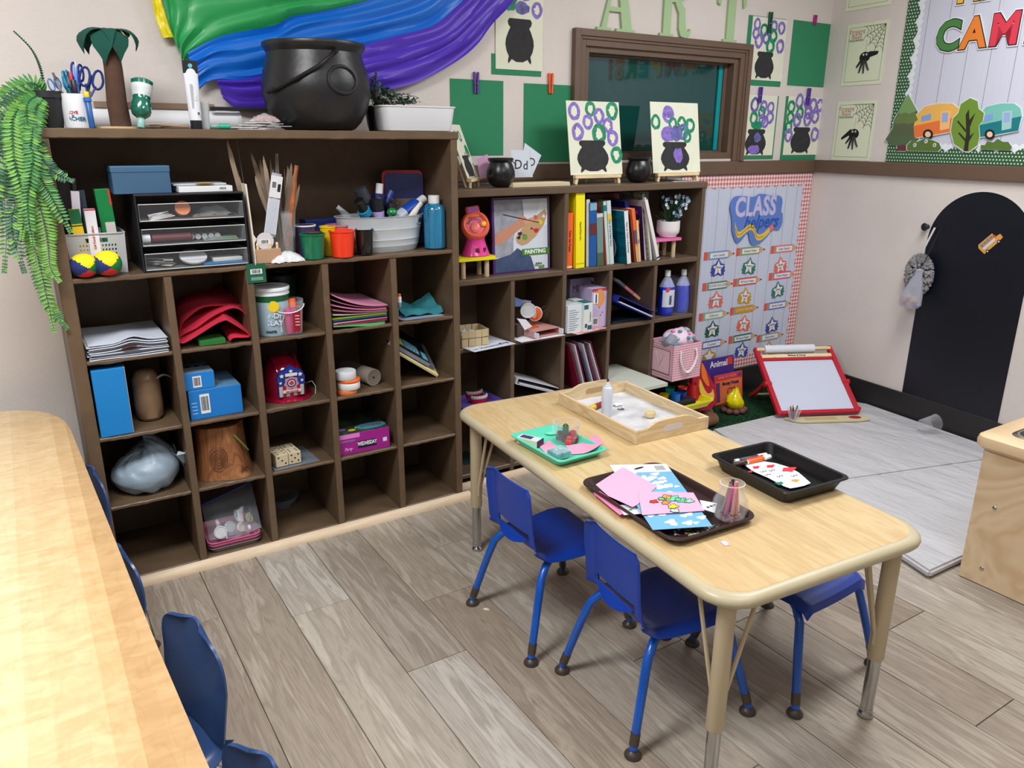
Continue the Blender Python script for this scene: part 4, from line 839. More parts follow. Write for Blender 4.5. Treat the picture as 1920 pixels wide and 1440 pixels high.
# cups
def pcup(label, pxl, pxr, pyt, pyb, y, col, z=z1, extra=None, m=None):
    yl = y; a, b = YP(pxl, pyt+8, yl), YP(pxr, pyt+8, yl); rt = (b.x-a.x)/2; hh = hz((pxl+pxr)/2, pyt, y, z); 
    t = E('cup', label, 'cup', ((a.x+b.x)/2, y+0, z), 0, 'plastic paint cups in front of the metal tub'); g = G(); rb = rt*.82
    hh = hh*.94
    g.lathe([(rb*.9, 0), (rb, .003), (rb+(rt-rb)*.45, hh*.45), (rb+(rt-rb)*.47, hh*.46), (rt*.985, hh-.006), (rt*1.06, hh-.005), (rt*1.06, hh), (rt*.97, hh), (rb*.93, .004), (0, .004)], 28); g.out('body', m or mat(col, .25, coat=.3), t, True)
    return t, rt, hh
pcup('green plastic cup with a brown lid, leftmost of the front cups', 563, 608, 434, 484, -.365, (0, 112, 78)); pcup('red orange plastic cup at the front of the cup row', 618, 663, 428, 486, -.372, (244, 60, 28))
t, rt, hh = pcup('glossy black plastic cup beside the metal tub', 666, 699, 426, 479, -.36, (16, 17, 20))
pcup('yellow plastic cup behind the red orange cup', 600, 628, 420, 473, -.31, (226, 196, 20)); pcup('clear pink plastic cup tilted behind the red orange cup', 612, 656, 417, 470, -.27, (190, 110, 116), m=clear('d88c90', .6, .2))
t, rt, hh = pcup('white rimmed purple cup behind the green cup', 553, 590, 418, 470, -.29, (70, 56, 96)); g = G(); g.lathe([(rt*1.07, hh-.004), (rt*1.08, hh+.001), (rt*.96, hh+.001)], 24, cap0=False, cap1=False); g.out('rim', WHITE, t)
P = YP(590, 432, -.36); t = E('cap', 'dark brown round cap resting on the green cup', 'cap', (YP(586, 432, -.36).x, -.365, z1+hz(585, 434, -.365, z1)*.94+.001)); g = G(); g.lathe([(0, 0), (.031, 0), (.032, .002), (.031, .004), (0, .004)], 24); g.out('lid', mat((70, 50, 42), .6), t)
t, w_, d_, h_ = boxitem('box', 'dark blue tub lid at the back of the compartment behind the cups', 'lid', 573, 648, 424, 411, -.19, z1+.055, .07, mat((24, 40, 110), .4))
t2 = E('jar', 'clear storage jar under the dark blue lid behind the cups', 'jar', (t.location.x, -.155, z1)); g = G(); g.lathe([(.03, 0), (.03, .0545)], 20); g.out('body', mat((90, 90, 100), .3), t2, True)
# metal tub
yt = -.275; a, b = YP(630, 405, yt), YP(793, 405, yt); xt = (a.x+b.x)/2; rw = (b.x-a.x)/2; th_ = hz(712, 403, yt, z1)
t = E('metal_tub', 'oval galvanized metal tub full of paint bottles', 'tub', (xt, -.265, z1)); GV = mat((196, 204, 212), .4, metal=.3, var=.08, ns=9)
tp = [(.80, 0), (.81, .01), (.85, .15), (.865, .17), (.86, .19), (.88, .33), (.895, .35), (.885, .37), (.92, .62), (.935, .645), (.925, .67), (.985, .97), (1.01, .985), (1.01, 1.0), (.985, 1.0), (.80, .02), (0, .02)]
g = G(); g.lathe([(rw*r, th_*z) for r, z in tp], 48, sy=.58); g.out('body', GV, t, True)
g = G(); g.tube([(rw*.955*math.sin(q), -rw*.955*.58*math.cos(q), th_*.84+.0145*math.sin(w2)) for q, w2 in [(.95+.14*math.cos(2*PI*k/20)*.99, 2*PI*k/20) for k in range(20)]], .0025, 6, loop=True); g.out('hand_hole', GV, t, True)
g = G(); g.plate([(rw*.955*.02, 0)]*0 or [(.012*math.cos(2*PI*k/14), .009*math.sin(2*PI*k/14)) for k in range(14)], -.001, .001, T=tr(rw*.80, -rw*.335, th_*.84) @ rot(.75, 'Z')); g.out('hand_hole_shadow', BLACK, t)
TG = 'paint bottles in the metal tub'
def bottle(label, p0, p1, y0, y1, r, parts, tr_=None, grp=TG, name='paint_bottle'):
    a = YP(*p0, y0); b = YP(*p1, y1); return stickitem(name, label, 'bottle', a, b, r*1.22, parts, grp)
NV = (14, 26, 84)
bottle('black capped bottle with a turquoise label at the left of the tub', (700, 428), (672, 376), -.30, -.35, .020, [(.5, (16, 24, 34), 1, 'body'), (.18, (20, 126, 166), 1.02, 'label_wrap'), (.32, (14, 14, 16), .8, 'cap')])
bottle('tall black bottle with a grey lid in the tub', (706, 420), (674, 353), -.27, -.28, .019, [(.62, (16, 24, 26), 1, 'body'), (.38, (46, 52, 60), 1.04, 'cap')])
bottle('dark blue bottle with a white cap standing in the tub', (706, 440), (712, 344), -.24, -.23, .022, [(.55, (20, 22, 70), .95, 'body'), (.25, NV, 1.05, 'shoulder'), (.20, (224, 226, 230), .55, 'cap')])
bottle('bottle with a lilac label and black top in the tub', (712, 430), (706, 372), -.30, -.31, .020, [(.6, (178, 160, 220), 1, 'label_wrap'), (.4, (22, 22, 34), 1, 'body')])
bottle('navy bottle tilted right at the back of the tub', (712, 410), (735, 358), -.23, -.23, .015, [(.7, (18, 30, 92), 1, 'body'), (.3, (40, 60, 130), .8, 'cap')])
bottle('black bottle with a pointed nozzle in the tub centre', (730, 430), (736, 372), -.28, -.28, .018, [(.55, (16, 20, 60), 1, 'body'), (.3, (26, 28, 34), 1, 'cap'), (.15, (30, 30, 34), .2, 'nozzle')])
t = bottle('blue and silver bottle with a white cap leaning right in the tub', (722, 428), (795, 372), -.31, -.25, .0225, [(.48, (170, 180, 196), 1, 'label_wrap'), (.30, (20, 70, 170), 1.0, 'body'), (.05, (20, 70, 170), .7, 'shoulder'), (.17, (230, 232, 236), .62, 'cap')])
P = YP(735, 398, -.33); t = E('paint_bottle', 'round glossy green paint bottle top at the front of the tub', 'bottle', P, 0, TG); g = G(); g.ball((0, 0, 0), mpp(P)*10, sz=.8, u=18, v=12); g.out('cap', mat((24, 130, 66), .15, coat=1), t, True)
packet('white label packet sticking out at the right of the tub', (765, 415), (790, 380), .014, .009, -.33, mat((216, 214, 200), .5), None)
packet('clear crumpled packet at the left rim of the tub', (655, 408), (632, 387), .012, .008, -.30, clear('aab4bc', .5, .15), None)
for i, (px, py, y) in enumerate(((745, 380, -.26), (688, 362, -.24))): stickitem('paint_brush', ['reddish brush handle at the back of the tub', 'slim brown brush handle at the left back of the tub'][i], 'brush', YP(740-i*40, 420, y), YP(px, py, y), .004, [(1, (130, 60, 50), 1, 'handle')], TG)
# blue glitter bottle
a, b = YP(798, 440, -.34), YP(834, 440, -.34); r_ = (b.x-a.x)/2; hh = hz(816, 366, -.34, z1)
t = E('paint_bottle', 'blue glitter paint bottle with a white cap at the right of the tub', 'bottle', ((a.x+b.x)/2, -.335, z1)); g = G()
g.lathe([(r_*.8, 0), (r_*.98, .005), (r_, .02), (r_, hh*.74), (r_*.85, hh*.81), (r_*.5, hh*.85), (0, hh*.85)], 28); g.out('body', mat((24, 118, 160), .2, var=.25, ns=7, stretch=(12, 12, .6), coat=1), t, True)
g = G(); g.lathe([(r_*.52, hh*.852), (r_*.52, hh*.995), (r_*.48, hh), (0, hh)], 20); g.out('cap', mat((232, 236, 238), .3), t, True)
# folders leaning in the right corner
def panel_obj(name, label, cat, P0, w, h, th, m, ang=(0, 0, 0), r=.012, par=None, group=None):
    t = E(name, label, cat, P0, 0, group); t.rotation_euler = ang; g = G(); g.plate([(x, y) for x, y in rrect(w, h, r, 4, 0, h/2)], -th/2, th/2); g.out('board', m, t); return t
h1 = hz(795, 318, -.20, z1)
panel_obj('lap_tray', 'red edged board behind the blue board in the right corner', 'board', (1.205, -.16, z1+.004), .165, h1*.98, .004, mat((190, 30, 44), .4), (-.10, 0, -.35), .02)
panel_obj('lap_tray', 'dark blue board with a red border leaning in the right corner', 'board', (1.206, -.172, z1+.004), .155, h1*.94, .004, mat((16, 34, 112), .4), (-.10, 0, -.35), .02)
panel_obj('cardboard_sheet', 'plain brown cardboard sheet in front of the dark blue board', 'cardboard', (1.175, -.205, z1+.003), .125, h1*.62, .003, mat((112, 98, 84), .9), (-.10, 0, -.2), .003)
Z2, Z3, Z4, Z5 = [r+.001 for r in RA[1:]]
def sheet(name, label, cat, x0, x1, y0, y1, z, m, th=.0012, curve=None, group=None, rz=0, nu=16, nv=12):
    t = E(name, label, cat, ((x0+x1)/2, (y0+y1)/2, z), rz, group); w, d = x1-x0, y1-y0; g = G()
    if curve: g.grid(lambda u, v: ((u-.5)*w, (v-.5)*d, curve(u, v)+th), nu, nv, th=th)
    else: g.box(-w/2, w/2, -d/2, d/2, 0, th)
    g.out('sheet', m, t, bool(curve)); return t
# row 2: white paper bags
for i in range(9):
    zz = Z2+.0058*i; o = .004*math.sin(i*2.4); rise = .012+.006*(i/8)
    sheet('paper_bag', 'flat white paper bag, ' + ['lowest of the stack in the top left cubby', 'second from the bottom in the top left cubby', 'third from the bottom in the top left cubby', 'fourth from the bottom in the top left cubby', 'middle of the stack in the top left cubby', 'sixth from the bottom in the top left cubby', 'third from the top in the top left cubby', 'second from the top in the top left cubby', 'on top of the stack in the top left cubby'][i], 'paper',
          -.014+o, .222+o*.5, -.400+.004*(i % 3), -.10+o, zz, mat([(214, 220, 232), (226, 228, 236), (204, 212, 226)][i % 3], .8), .001,
          (lambda u, v, i=i, r=rise: (r*math.exp(-((u-.55)/.16)**2)*(1-v)**1.2*(i/8) if i > 3 else 0)+.001*math.sin(7*u+i)), 'white paper bags in the top left cubby', rz=.012*math.sin(i*5))
t = E('brown_patch_card', 'brown paper piece poking out of the white paper bags', 'paper', (.108, -.402, Z2+.026)); g = G(); g.grid(lambda u, v: ((u-.5)*.05, (v-.5)*.02, .004+.006*math.sin(PI*u)), 8, 3, th=.001); g.out('sheet', mat((96, 58, 52), .7), t, True)
# red felt
RF = mat((206, 34, 66), .95, bump=.3, bs=200)
def felt(label, pts, y0, y1, zoff, m=RF, amp=.01):
    xs = [YP(p[0], p[1], y0) for p in pts]; t = E('felt_sheet', label, 'felt', (xs[0].x, y0, Z2), 0, 'red felt sheets in the second cubby'); n = len(xs)-1; g = G(); S_ = spline([q-Vector(t.location) for q in xs], 24)
    g.grid(lambda u, v: (S_[int(round(u*24))].x+.01*v, (y1-y0)*v, max(.0015, S_[int(round(u*24))].z+zoff*v+amp*N3(u*4, v*2, y0*9))), 24, 8, th=.002); g.out('sheet', m, t, True); return t
felt('red felt sheet rising at the back of the second cubby', [(338, 600), (372, 590), (410, 560), (425, 553), (428, 575)], -.19, -.06, .02, mat((150, 24, 50), .95), .006)
felt('flat red felt sheet under the folds in the second cubby', [(336, 622), (345, 600), (380, 576), (440, 575), (458, 580), (462, 612)], -.30, -.12, .03, mat((176, 28, 56), .95))
felt('large folded red felt sheet in the second cubby', [(337, 632), (360, 620), (395, 595), (430, 578), (455, 582), (466, 600)], -.34, -.16, .015)
felt('bright red felt sheet with a peaked fold at the front of the second cubby', [(337, 644), (348, 642), (390, 617), (418, 602), (430, 600), (470, 628), (440, 633), (432, 640)], -.395, -.22, .012)
t, w_, d_, h_ = boxitem('foam_sheet', 'green folded foam sheet under the red felt', 'foam', 374, 424, 644, 637, -.385, Z2+.0005, .12, mat((34, 112, 44), .8))
# clay tubs and chalk bucket
def tubobj(name, label, px, pyb, pyt, y, z, r, cols, m0=None):
    x = YP(px, pyb, y).x; t = E(name, label, 'tub', (x, y, z)); h = hz(px, pyt, y, z); g = G()
    g.lathe([(r*.9, 0), (r*.93, .004), (r*.985, h*.84)], 32, cap1=False); g.out('body', cols[0], t, True)
    g = G(); g.lathe([(r*.99, h*.84), (r*1.03, h*.845), (r*1.03, h*.87), (r, h*.875), (r, h*.93), (r*1.05, h*.935), (r*1.05, h*.985), (r*1.02, h), (r*.98, h), (r*.97, h*.97), (0, h*.97)], 32); g.out('lid', cols[1], t, True)
    return t, h, r
WHT = mat((224, 228, 234), .35)
t, h, r = tubobj('clay_tub', 'white and green modelling clay tub in the third cubby', 513, 622, 535, -.315, Z2, .066, [mat((168, 196, 214), .35), WHT])
g = G(); g.lathe([(r*.955, h*.52), (r*.99, h*.835)], 32, cap0=False, cap1=False); g.out('label_wrap', mat((20, 92, 52), .4), t, True); t.rotation_euler = (0, 0, -.38)
g = G(); g.lathe([(0, 0), (.02, .0002), (.02, .001), (0, .0012)], 20, T=tr(r*.22, -r*.955, h*.63) @ rot(PI/2, 'X')); g.out('emblem', mat((240, 210, 30), .4), t)
for s, sz, zz, c in (('Air-Dry', .026, .43, (240, 244, 250)), ('CLAY', .026, .28, (240, 244, 250)), ('WHITE', .012, .1, (30, 40, 60))):
    for dx, cc, ee in ((.0008, (24, 66, 120), -.0002), (0, c, .0004)):
        o = text(s, sz, mat(cc, .4), t, (.012 if sz > .02 else .0, -r*.97-ee, h*zz-dx), bold=.03 if dx else .01); wraptext(o, r)
t, h2_, r = tubobj('clay_tub', 'second modelling clay tub with a dark lid behind the first in the third cubby', 530, 590, 512, -.13, Z2, .062, [mat((20, 72, 46), .4), mat((50, 62, 74), .4)])
x = YP(547, 636, -.365).x; hb = hz(547, 562, -.365, Z2); t = E('chalk_bucket', 'clear bucket of chunky sidewalk chalk with a white handle in the third cubby', 'bucket', (x, -.352, Z2), -.3); rb = .052
g = G(); g.lathe([(rb*.82, 0), (rb*.86, .003), (rb, hb*.82), (rb*1.06, hb*.83), (rb*1.06, hb), (rb*1.03, hb), (rb*1.0, hb*.85), (rb*.84, .006), (0, .004)], 32); g.out('body', clear('dfe3ea', .08, .06), t, True)
rnd = random.Random(2)
for k, c in enumerate(((214, 70, 130), (190, 60, 150), (20, 96, 84), (224, 90, 50), (226, 120, 150), (226, 200, 150), (200, 70, 160), (236, 100, 40))):
    a = -1.9+k*.55 if k < 6 else 0; q = .62 if k < 6 else .2; lx, ly = rb*q*math.cos(a), rb*q*math.sin(a)
    if k >= 6: lx = (-.3, .35)[k-6]*rb; ly = .1*rb
    c_ = E('chalk', ['pink chalk stick at the front of the clear bucket', 'magenta chalk stick at the front of the clear bucket', 'dark green chalk stick right of centre in the clear bucket', 'orange red chalk stick at the right of the clear bucket', 'light pink chalk stick behind in the clear bucket', 'cream chalk stick at the back left of the clear bucket', 'purple chalk stick in the middle of the clear bucket', 'bright orange chalk stick rising over the clear bucket rim'][k], 'chalk', (x+lx, -.352+ly, Z2+.007), 0, 'sidewalk chalk sticks in the clear bucket')
    L = hb*(.72 if k < 7 else .95); g = G(); g.lathe([(.0105, 0), (.012, .003), (.0125, L*.97), (.011, L), (0, L)], 16); g.out('body', mat(c, .6), c_, True)
for a0, m, nm in ((-.75, mat((206, 208, 212), .4), 'label_patch'), (.62, mat((166, 20, 44), .4), 'label_wrap')):
    g = G(); g.grid(lambda u, v: (rb*(.875+.115*v)*math.sin(a0+(u-.5)*(.35 if m else .8)*(2.0 if nm == 'label_wrap' else 1)), -rb*(.875+.115*v)*math.cos(a0+(u-.5)*(.35)*(2.0 if nm == 'label_wrap' else 1)), hb*(.1+.62*v)), 8, 2); g.out(nm, m, t, True)
for k in range(4): fbox(t, rb*.42, rb*.72, hb*(.3+.09*k), hb*(.32+.09*k), -rb*.80+.004*k*0, mat((230, 190, 200), .4), 'fine_print', .004)
g = G(); g.tube([(rb*1.08*math.cos(a), -rb*1.08*math.sin(a)*.9-.002, hb*.86-.022*math.sin(max(0, a))) for a in [PI*k/16 for k in range(17)]], .0022, 6); g.out('handle', WHT, t, True)
# construction paper stack
CP = [(.816, [(132, 226, 152), (90, 170, 110)]), 0]
cl = [((96, 190, 120), 'mint green'), ((150, 196, 130), 'pale green'), ((196, 150, 170), 'dusty pink'), ((120, 30, 60), 'maroon'), ((232, 140, 180), 'bright pink'), ((10, 74, 110), 'dark blue'), ((20, 96, 110), 'teal'), ((150, 160, 30), 'olive yellow'), ((214, 206, 214), 'white'), ((160, 96, 120), 'mauve'), ((196, 120, 150), 'rose'), ((176, 104, 134), 'plum pink'), ((206, 132, 164), 'pink')]
for i, (c, n) in enumerate(cl):
    zz = Z2+.0055*i; cu = None
    if i < 2: cu = lambda u, v, i=i: .012*(1-u)**3+.003*math.sin(6*u)*(1-v)+.002*u
    if i > 7: cu = lambda u, v, k=i-8: (.011+.0125*k)*(1-u)**2.2+.0012*k
    sheet('paper_stack', '%s construction paper bundle, %s in the fourth cubby stack' % (n, ['lowest', 'second from the bottom', 'third from the bottom', 'fourth from the bottom', 'fifth from the bottom', 'sixth from the bottom', 'middle', 'just above the middle', 'curling, under the mauve', 'fourth from the top', 'third from the top', 'second from the top', 'curled on top'][i]), 'paper',
          .795, 1.012-.012*(i < 2), -.395+.004*(i % 3), -.12, zz, mat(c, .85), .0035, cu, 'construction paper in the fourth cubby', rz=.02*math.sin(i*1.7))
# folder with teal mesh, glue
t = E('plastic_folder', 'clear plastic folder curving up at the left of the fifth cubby', 'folder', (1.175, -.29, Z2)); g = G()
g.grid(lambda u, v: (-.112+.20*max(0, u-.35)/.65+.0*v, (v-.5)*.19, .002+.09*max(0, (.45-u)/.45)**1.6), 24, 6, th=.0015); g.out('sheet', clear('a8bcd6', .55, .2), t, True)
t = E('mesh_pouch', 'teal mesh pouch lying in the fifth cubby', 'pouch', (1.19, -.29, Z2+.006)); g = G()
g.grid(lambda u, v: ((u-.5)*.17, (v-.5)*.13, .004+.03*v+.018*N3(u*3, v*3, 5)+.03*max(0, u-.8)*5*(v)), 24, 14, th=.002); g.out('mesh', mat((46, 132, 142), .8, var=.2, ns=200), t, True)
stickitem('glue_stick', 'white glue stick with an orange cap standing in the fifth cubby', 'glue', (1.068, -.385, Z2+.055), (1.070, -.38, Z2+.108), .009, [(.35, (110, 130, 150), .9, 'barrel'), (.45, (222, 224, 228), 1, 'label_wrap'), (.2, (230, 96, 56), .8, 'cap')])
# row 3
BLU = mat((26, 132, 206), .4)
t, w_, d_, h_ = boxitem('box', 'tall plain bright blue box in the left column', 'box', 187, 250, 803, 690, -.395, Z3, .26, BLU, bev=.002)
g = G(); g.box(w_/2-.001, w_/2+.001, -d_/2+.001, -d_/2+.05, 0, h_); g.out('side_flap', mat((186, 162, 134), .8), t)
x = YP(278, 750, -.27).x; t = E('bagged_roll', 'plastic wrapped brown paper roll standing beside the tall blue box', 'roll', (x, -.27, Z3)); hh = hz(278, 690, -.27, Z3)
g = G(); g.lathe([(.034, 0), (.046, .012), (.049, .05), (.047, hh*.8), (.034, hh*.95), (.02, hh), (0, hh)], 24, sx=.95); g.out('roll', mat((136, 110, 84), .35, var=.15, ns=12, bump=.3, bs=20), t, True)
g = G(); g.grid(lambda u, v: (.02+.08*u, -.03+.01*u, hh*.75+.03*math.sin(PI*u)-.02*u+.012*(v-.5)*(1-u)), 10, 2, th=.0008); g.out('plastic_tail', clear('c0c4c8', .4, .15), t, True)
t, w_, d_, h_ = boxitem('box', 'long blue box with a barcode, the lower of two in the second column', 'box', 356, 456, 766, 727, -.375, Z3, .20, mat((22, 122, 204), .4), rz=.0)
barcode(t, -w_*.3, -w_*.12, h_*.18, h_*.85, -d_/2); tbox(t, -w_/2+.002, w_/2-.002, -d_/2+.002, d_/2-.002, h_, mat((96, 140, 176), .5)); tbox(t, .0, w_*.18, -.03, .02, h_+.001, mat((186, 150, 120), .6), 'picture_spot'); zt_ = Z3+h_+.0022
for k in range(4): fbox(t, -w_*.46, -w_*.36, h_*(.2+.12*k), h_*(.23+.12*k), -d_/2, mat((150, 200, 236), .5), 'fine_print')
t, w_, d_, h_ = boxitem('box', 'short blue box with a barcode stacked on the long blue box', 'box', 347, 405, 733, 698, -.37, zt_, .17, mat((26, 128, 210), .4))
barcode(t, -w_*.22, w_*.06, h_*.14, h_*.8, -d_/2); tbox(t, -w_/2+.002, w_/2-.002, -d_/2+.002, d_/2-.002, h_, mat((120, 140, 160), .5)); 
for k in range(3): g = G(); g.ball((-.02+.03*k, 0, h_+.0012), .011, sz=.06); g.out('picture_spot', BLACK, t)
# fire helmet
xh = (YP(500, 740, -.28).x+YP(585, 740, -.28).x)/2; zh = hz(540, 667, -.28, Z3); t = E('fire_helmet', 'shiny dark red toy fire helmet with a badge in the third column', 'helmet', (xh-.008, -.245, Z3), -.05)
HM = mat((150, 14, 48), .12, coat=1)
pr = [(1.28, .0), (1.30, .012), (1.2, .03), (1.04, .05), (1.0, .07), (.985, .3), (.94, .5), (.84, .7), (.66, .86), (.4, .96), (.15, 1.0), (0, 1.0)]
g = G(); Rh = .083; g.rings([[(Rh*max(r, .001)*math.cos(a)*(.96), Rh*max(r, .001)*math.sin(a)*(1.16 if r <= 1 else 1.16+.25*(r-1)*max(0, math.sin(a))), zh*z) for a in [2*PI*k/36 for k in range(36)]] for r, z in pr], cap0=False); g.out('shell', HM, t, True)
for k in (-1, 0, 1): g = G(); g.tube([(k*.045*(1-abs(q)*.2), -Rh*1.15*q*(1 if abs(q) < 1 else 1), zh*(.02+.99*math.sqrt(max(0, 1-q*q*.97)))) for q in [i/10-1 for i in range(21)]], .003, 6); g.out('ridge', HM, t, True)
def shield(s): return [(x*s, z*s) for x, z in ((-.048, -.055), (-.048, -.01), (-.052, .02), (-.04, .044), (-.02, .05), (0, .066), (.02, .05), (.04, .044), (.052, .02), (.048, -.01), (.046, -.055))]
TB = tr(.004, -Rh*1.16, zh*.46) @ rot(.10, 'X')
g = G(); g.plate(shield(1), -.006, .012, T=TB); bdg = g.out('badge', mat((26, 54, 140), .3), t)
def bp_(name, fn, col, par=bdg): g = G(); fn(g); return g.out(name, mat(col, .4), par)
for k in range(7): bp_('stripe', lambda g: g.box(-.046+.0131*k, -.046+.0131*(k+1)-.0004, -.0075, -.0062, -.053, -.012, T=TB), [(190, 192, 198), (170, 26, 40)][k % 2])
def star(r, n=5, k=.45, a0=PI/2, cx=0, cz=0): return [(cx+(r if i % 2 == 0 else r*k)*math.cos(a0+PI*i/n), cz+(r if i % 2 == 0 else r*k)*math.sin(a0+PI*i/n)) for i in range(2*n)]
bp_('medal', lambda g: g.plate(star(.029, 7, .8, cz=-.0), -.0092, -.0078, T=TB), (196, 140, 160)); bp_('medal_ring', lambda g: g.plate(ell(.017, .017, 24), -.0098, -.0093, T=TB), (36, 60, 130)); bp_('medal_ring', lambda g: g.plate(ell(.0125, .0125, 24), -.0102, -.0099, T=TB), (214, 200, 206)); bp_('medal_centre', lambda g: g.plate(star(.010, 4, .75), -.0108, -.0103, T=TB), (206, 50, 50))
for cx, cz, r in ((-.034, .03, .009), (.034, .03, .009), (0, .046, .008), (-.04, .003, .006), (.04, .005, .006)): bp_('star', lambda g: g.plate(star(r, cx=cx, cz=cz), -.0085, -.0065, T=TB), (236, 238, 244))
for s, zz, c1_ in (('JUNIOR', .034, (232, 226, 230)), ('FIRE FIGHTER', -.032, (232, 226, 230))):
    wz = .022 if s == 'JUNIOR' else .033; bp_('ribbon', lambda g: g.box(-wz, wz, -.0118, -.0109, zz-.006, zz+.006, T=TB), c1_)
    o = text(s, .0095, mat((180, 40, 50), .4), bdg, (.004, -Rh*1.16-.0124, zh*.46+zz-.0012), xs=.85, bold=.02)
g = G(); g.tube([(.085, -.0, .03), (.10, -.03, .045), (.105, -.06, .03), (.098, -.075, .004)], .0009, 5); g.out('chin_strap', WHITE, t)
# rolls and can, fourth column
def disc(label, px, py, y, z, r, h, m, name='roll', cat='tape'):
    x = YP(px, py, y).x; t = E(name, label, cat, (x, y, z), 0, 'round tubs at the left of the fourth column'); g = G(); g.lathe([(r*.96, 0), (r, .003), (r, h-.003), (r*.95, h), (0, h)], 30); g.out('body', m, t, True); return t
disc('low orange and white round tub at the bottom of the small stack', 650, 728, -.36, Z3, .040, .018, mat((226, 120, 64), .4))
disc('white round tub with an orange lid in the middle of the small stack', 653, 710, -.36, Z3+.019, .044, .026, mat((226, 226, 226), .4)); disc('orange lid of the middle tub in the small stack', 653, 700, -.36, Z3+.046, .044, .012, mat((236, 110, 44), .4), 'lid', 'lid')
disc('white round paper roll on top of the orange tub', 647, 685, -.36, Z3+.059, .040, .032, mat((212, 216, 220), .5))
a = YP(700, 695, -.33); b_ = YP(655, 668, -.13); a.z = Z3+.034; b_.z = Z3+.036; b_.x = a.x-.03; t = E('snack_can', 'grey cardboard can with a bright printed label lying in the fourth column', 'can', a); d = (Vector((a.x-.045, -.14, a.z))-a); L = d.length; t.rotation_euler = d.to_track_quat('Z', 'Y').to_euler()
g = G(); g.lathe([(0, .001), (.03, .001), (.033, 0), (.034, .002), (.034, L*.4), (.034, L)], 28); g.out('tube', mat((132, 122, 112), .6), t, True); g = G(); g.lathe([(.0344, L*.38), (.0346, L*.98)], 28, cap0=False, cap1=False); g.out('label_wrap', mat((196, 200, 40), .5, var=.9, ns=18, h2=(80, 60, 110)), t, True)
g = G(); g.lathe([(0, -.0005), (.004, -.0005), (.004, .0015)], 12, cap0=True); g.out('hole', BLACK, t); g = G(); g.lathe([(.031, -.001), (.034, -.001)], 28, cap0=False, cap1=False); g.out('rim', mat((160, 150, 140), .5), t)
# leaning game boxes fifth column
for i, (l, c, z0, w_, th, an, y) in enumerate((('cream foam sheet leaning lowest in the fifth column', (226, 218, 160), .0, .20, .012, .62, -.39), ('grey boxed set leaning in the middle of the fifth column', (96, 100, 112), .018, .185, .03, .60, -.375), ('black marker set with a printed cover leaning on top in the fifth column', (24, 26, 34), .052, .20, .016, .60, -.39))):
    t = E('activity_box', l, 'box', (1.235-.02*i, y+.11, Z3+.038+z0), 0, 'leaning sets in the fifth column'); t.rotation_euler = (.36, an, 0); g = G(); g.box(-w_*.95, w_*.05+.01, -.09, .09, 0, th, bev=.002); g.out('body', mat(c, .45), t)
    if i == 2:
        g = G(); g.box(-w_*.95, .02, -.0915, -.088, .001, th-.001); g.out('edge', mat((140, 146, 160), .4), t)
        for x0, x1, c2 in ((-.165, -.11, (150, 170, 110)), (-.105, -.03, (110, 170, 190)), (-.015, .012, (90, 170, 190))): tbox(t, x0, x1, -.06 if x0 < -.1 else -.075, .0 if x0 < -.1 else -.02, th, mat(c2, .4), 'label_patch')
        for k in range(3): tbox(t, -.16+.0, -.12, -.055+.012*k, -.048+.012*k, th+.001, mat((150, 230, 120), .4), 'lettering_stripe')
        for k in range(4): g = G(); g.ball((-.095+.016*k, -.048, th+.0015), .005, sz=.2); g.out('marker_print', BLACK, t)
# row 4: grey plastic bag, stump, dice, game
t = E('plastic_bag', 'pale blue grey plastic carrier bag stuffed in the left column', 'bag', (.105, -.27, Z4)); g = G()
def bag(u, v):
    a = 2*PI*u; f = v; r = math.sin(PI*min(1, .12+.88*f))**.55; tx = .118*r*math.cos(a)*(1-.1*f)+.012*f; ty = .105*r*math.sin(a); z = .002+.155*f*(1+.18*math.cos(a-.2)*f) if True else 0
    n = .012*N3(math.cos(a)*2+3*f, math.sin(a)*2, f*3)+.008*abs(math.sin(a*6+5*f+3*N3(f*3, a)))*f
    return (tx*(1+.9*n), ty*(1+.9*n)-.02*(1-f), max(.001, z+n*.9))
g.grid(bag, 60, 26); bmesh.ops.remove_doubles(g.bm, verts=g.bm.verts, dist=.0005); g.out('body', mat((150, 168, 184), .4, var=.12, ns=6, bump=.5, bs=18, stretch=(1, 1, 2.5)), t, True)
g = G(); g.grid(lambda u, v: (.10+.03*v+.01*math.sin(9*u), -.10+.10*u, .13-.11*u*v+.01*math.sin(14*u)), 14, 6, th=.001); g.out('torn_handle', mat((176, 192, 204), .4), t, True)
xs = YP(418, 880, -.28).x; hh = hz(420, 790, -.29, Z4); hh = min(hh, .236); t = E('tree_stump_toy', 'brown carved plastic tree stump container in the second column', 'toy', (xs, -.275, Z4)); ST = woodmat('stump', [(122, 76, 46), (156, 102, 62), (138, 88, 54), (160, 108, 70)], (14, 14, 2.2), rough=.4, bands=8, fine=.1)
g = G(); g.rings([[((.088+.018*(1-f)**3+.004*math.cos(5*a)+(.022*(1-f)**2*max(0, math.cos(a+.95))**6))*math.cos(a), (.083+.018*(1-f)**3+.004*math.cos(5*a)+(.022*(1-f)**2*max(0, math.cos(a+.95))**6))*math.sin(a), hh*f) for a in [2*PI*k/48 for k in range(48)]] for f in [i/14 for i in range(15)]]); sb2 = g.out('body', ST, t, True)
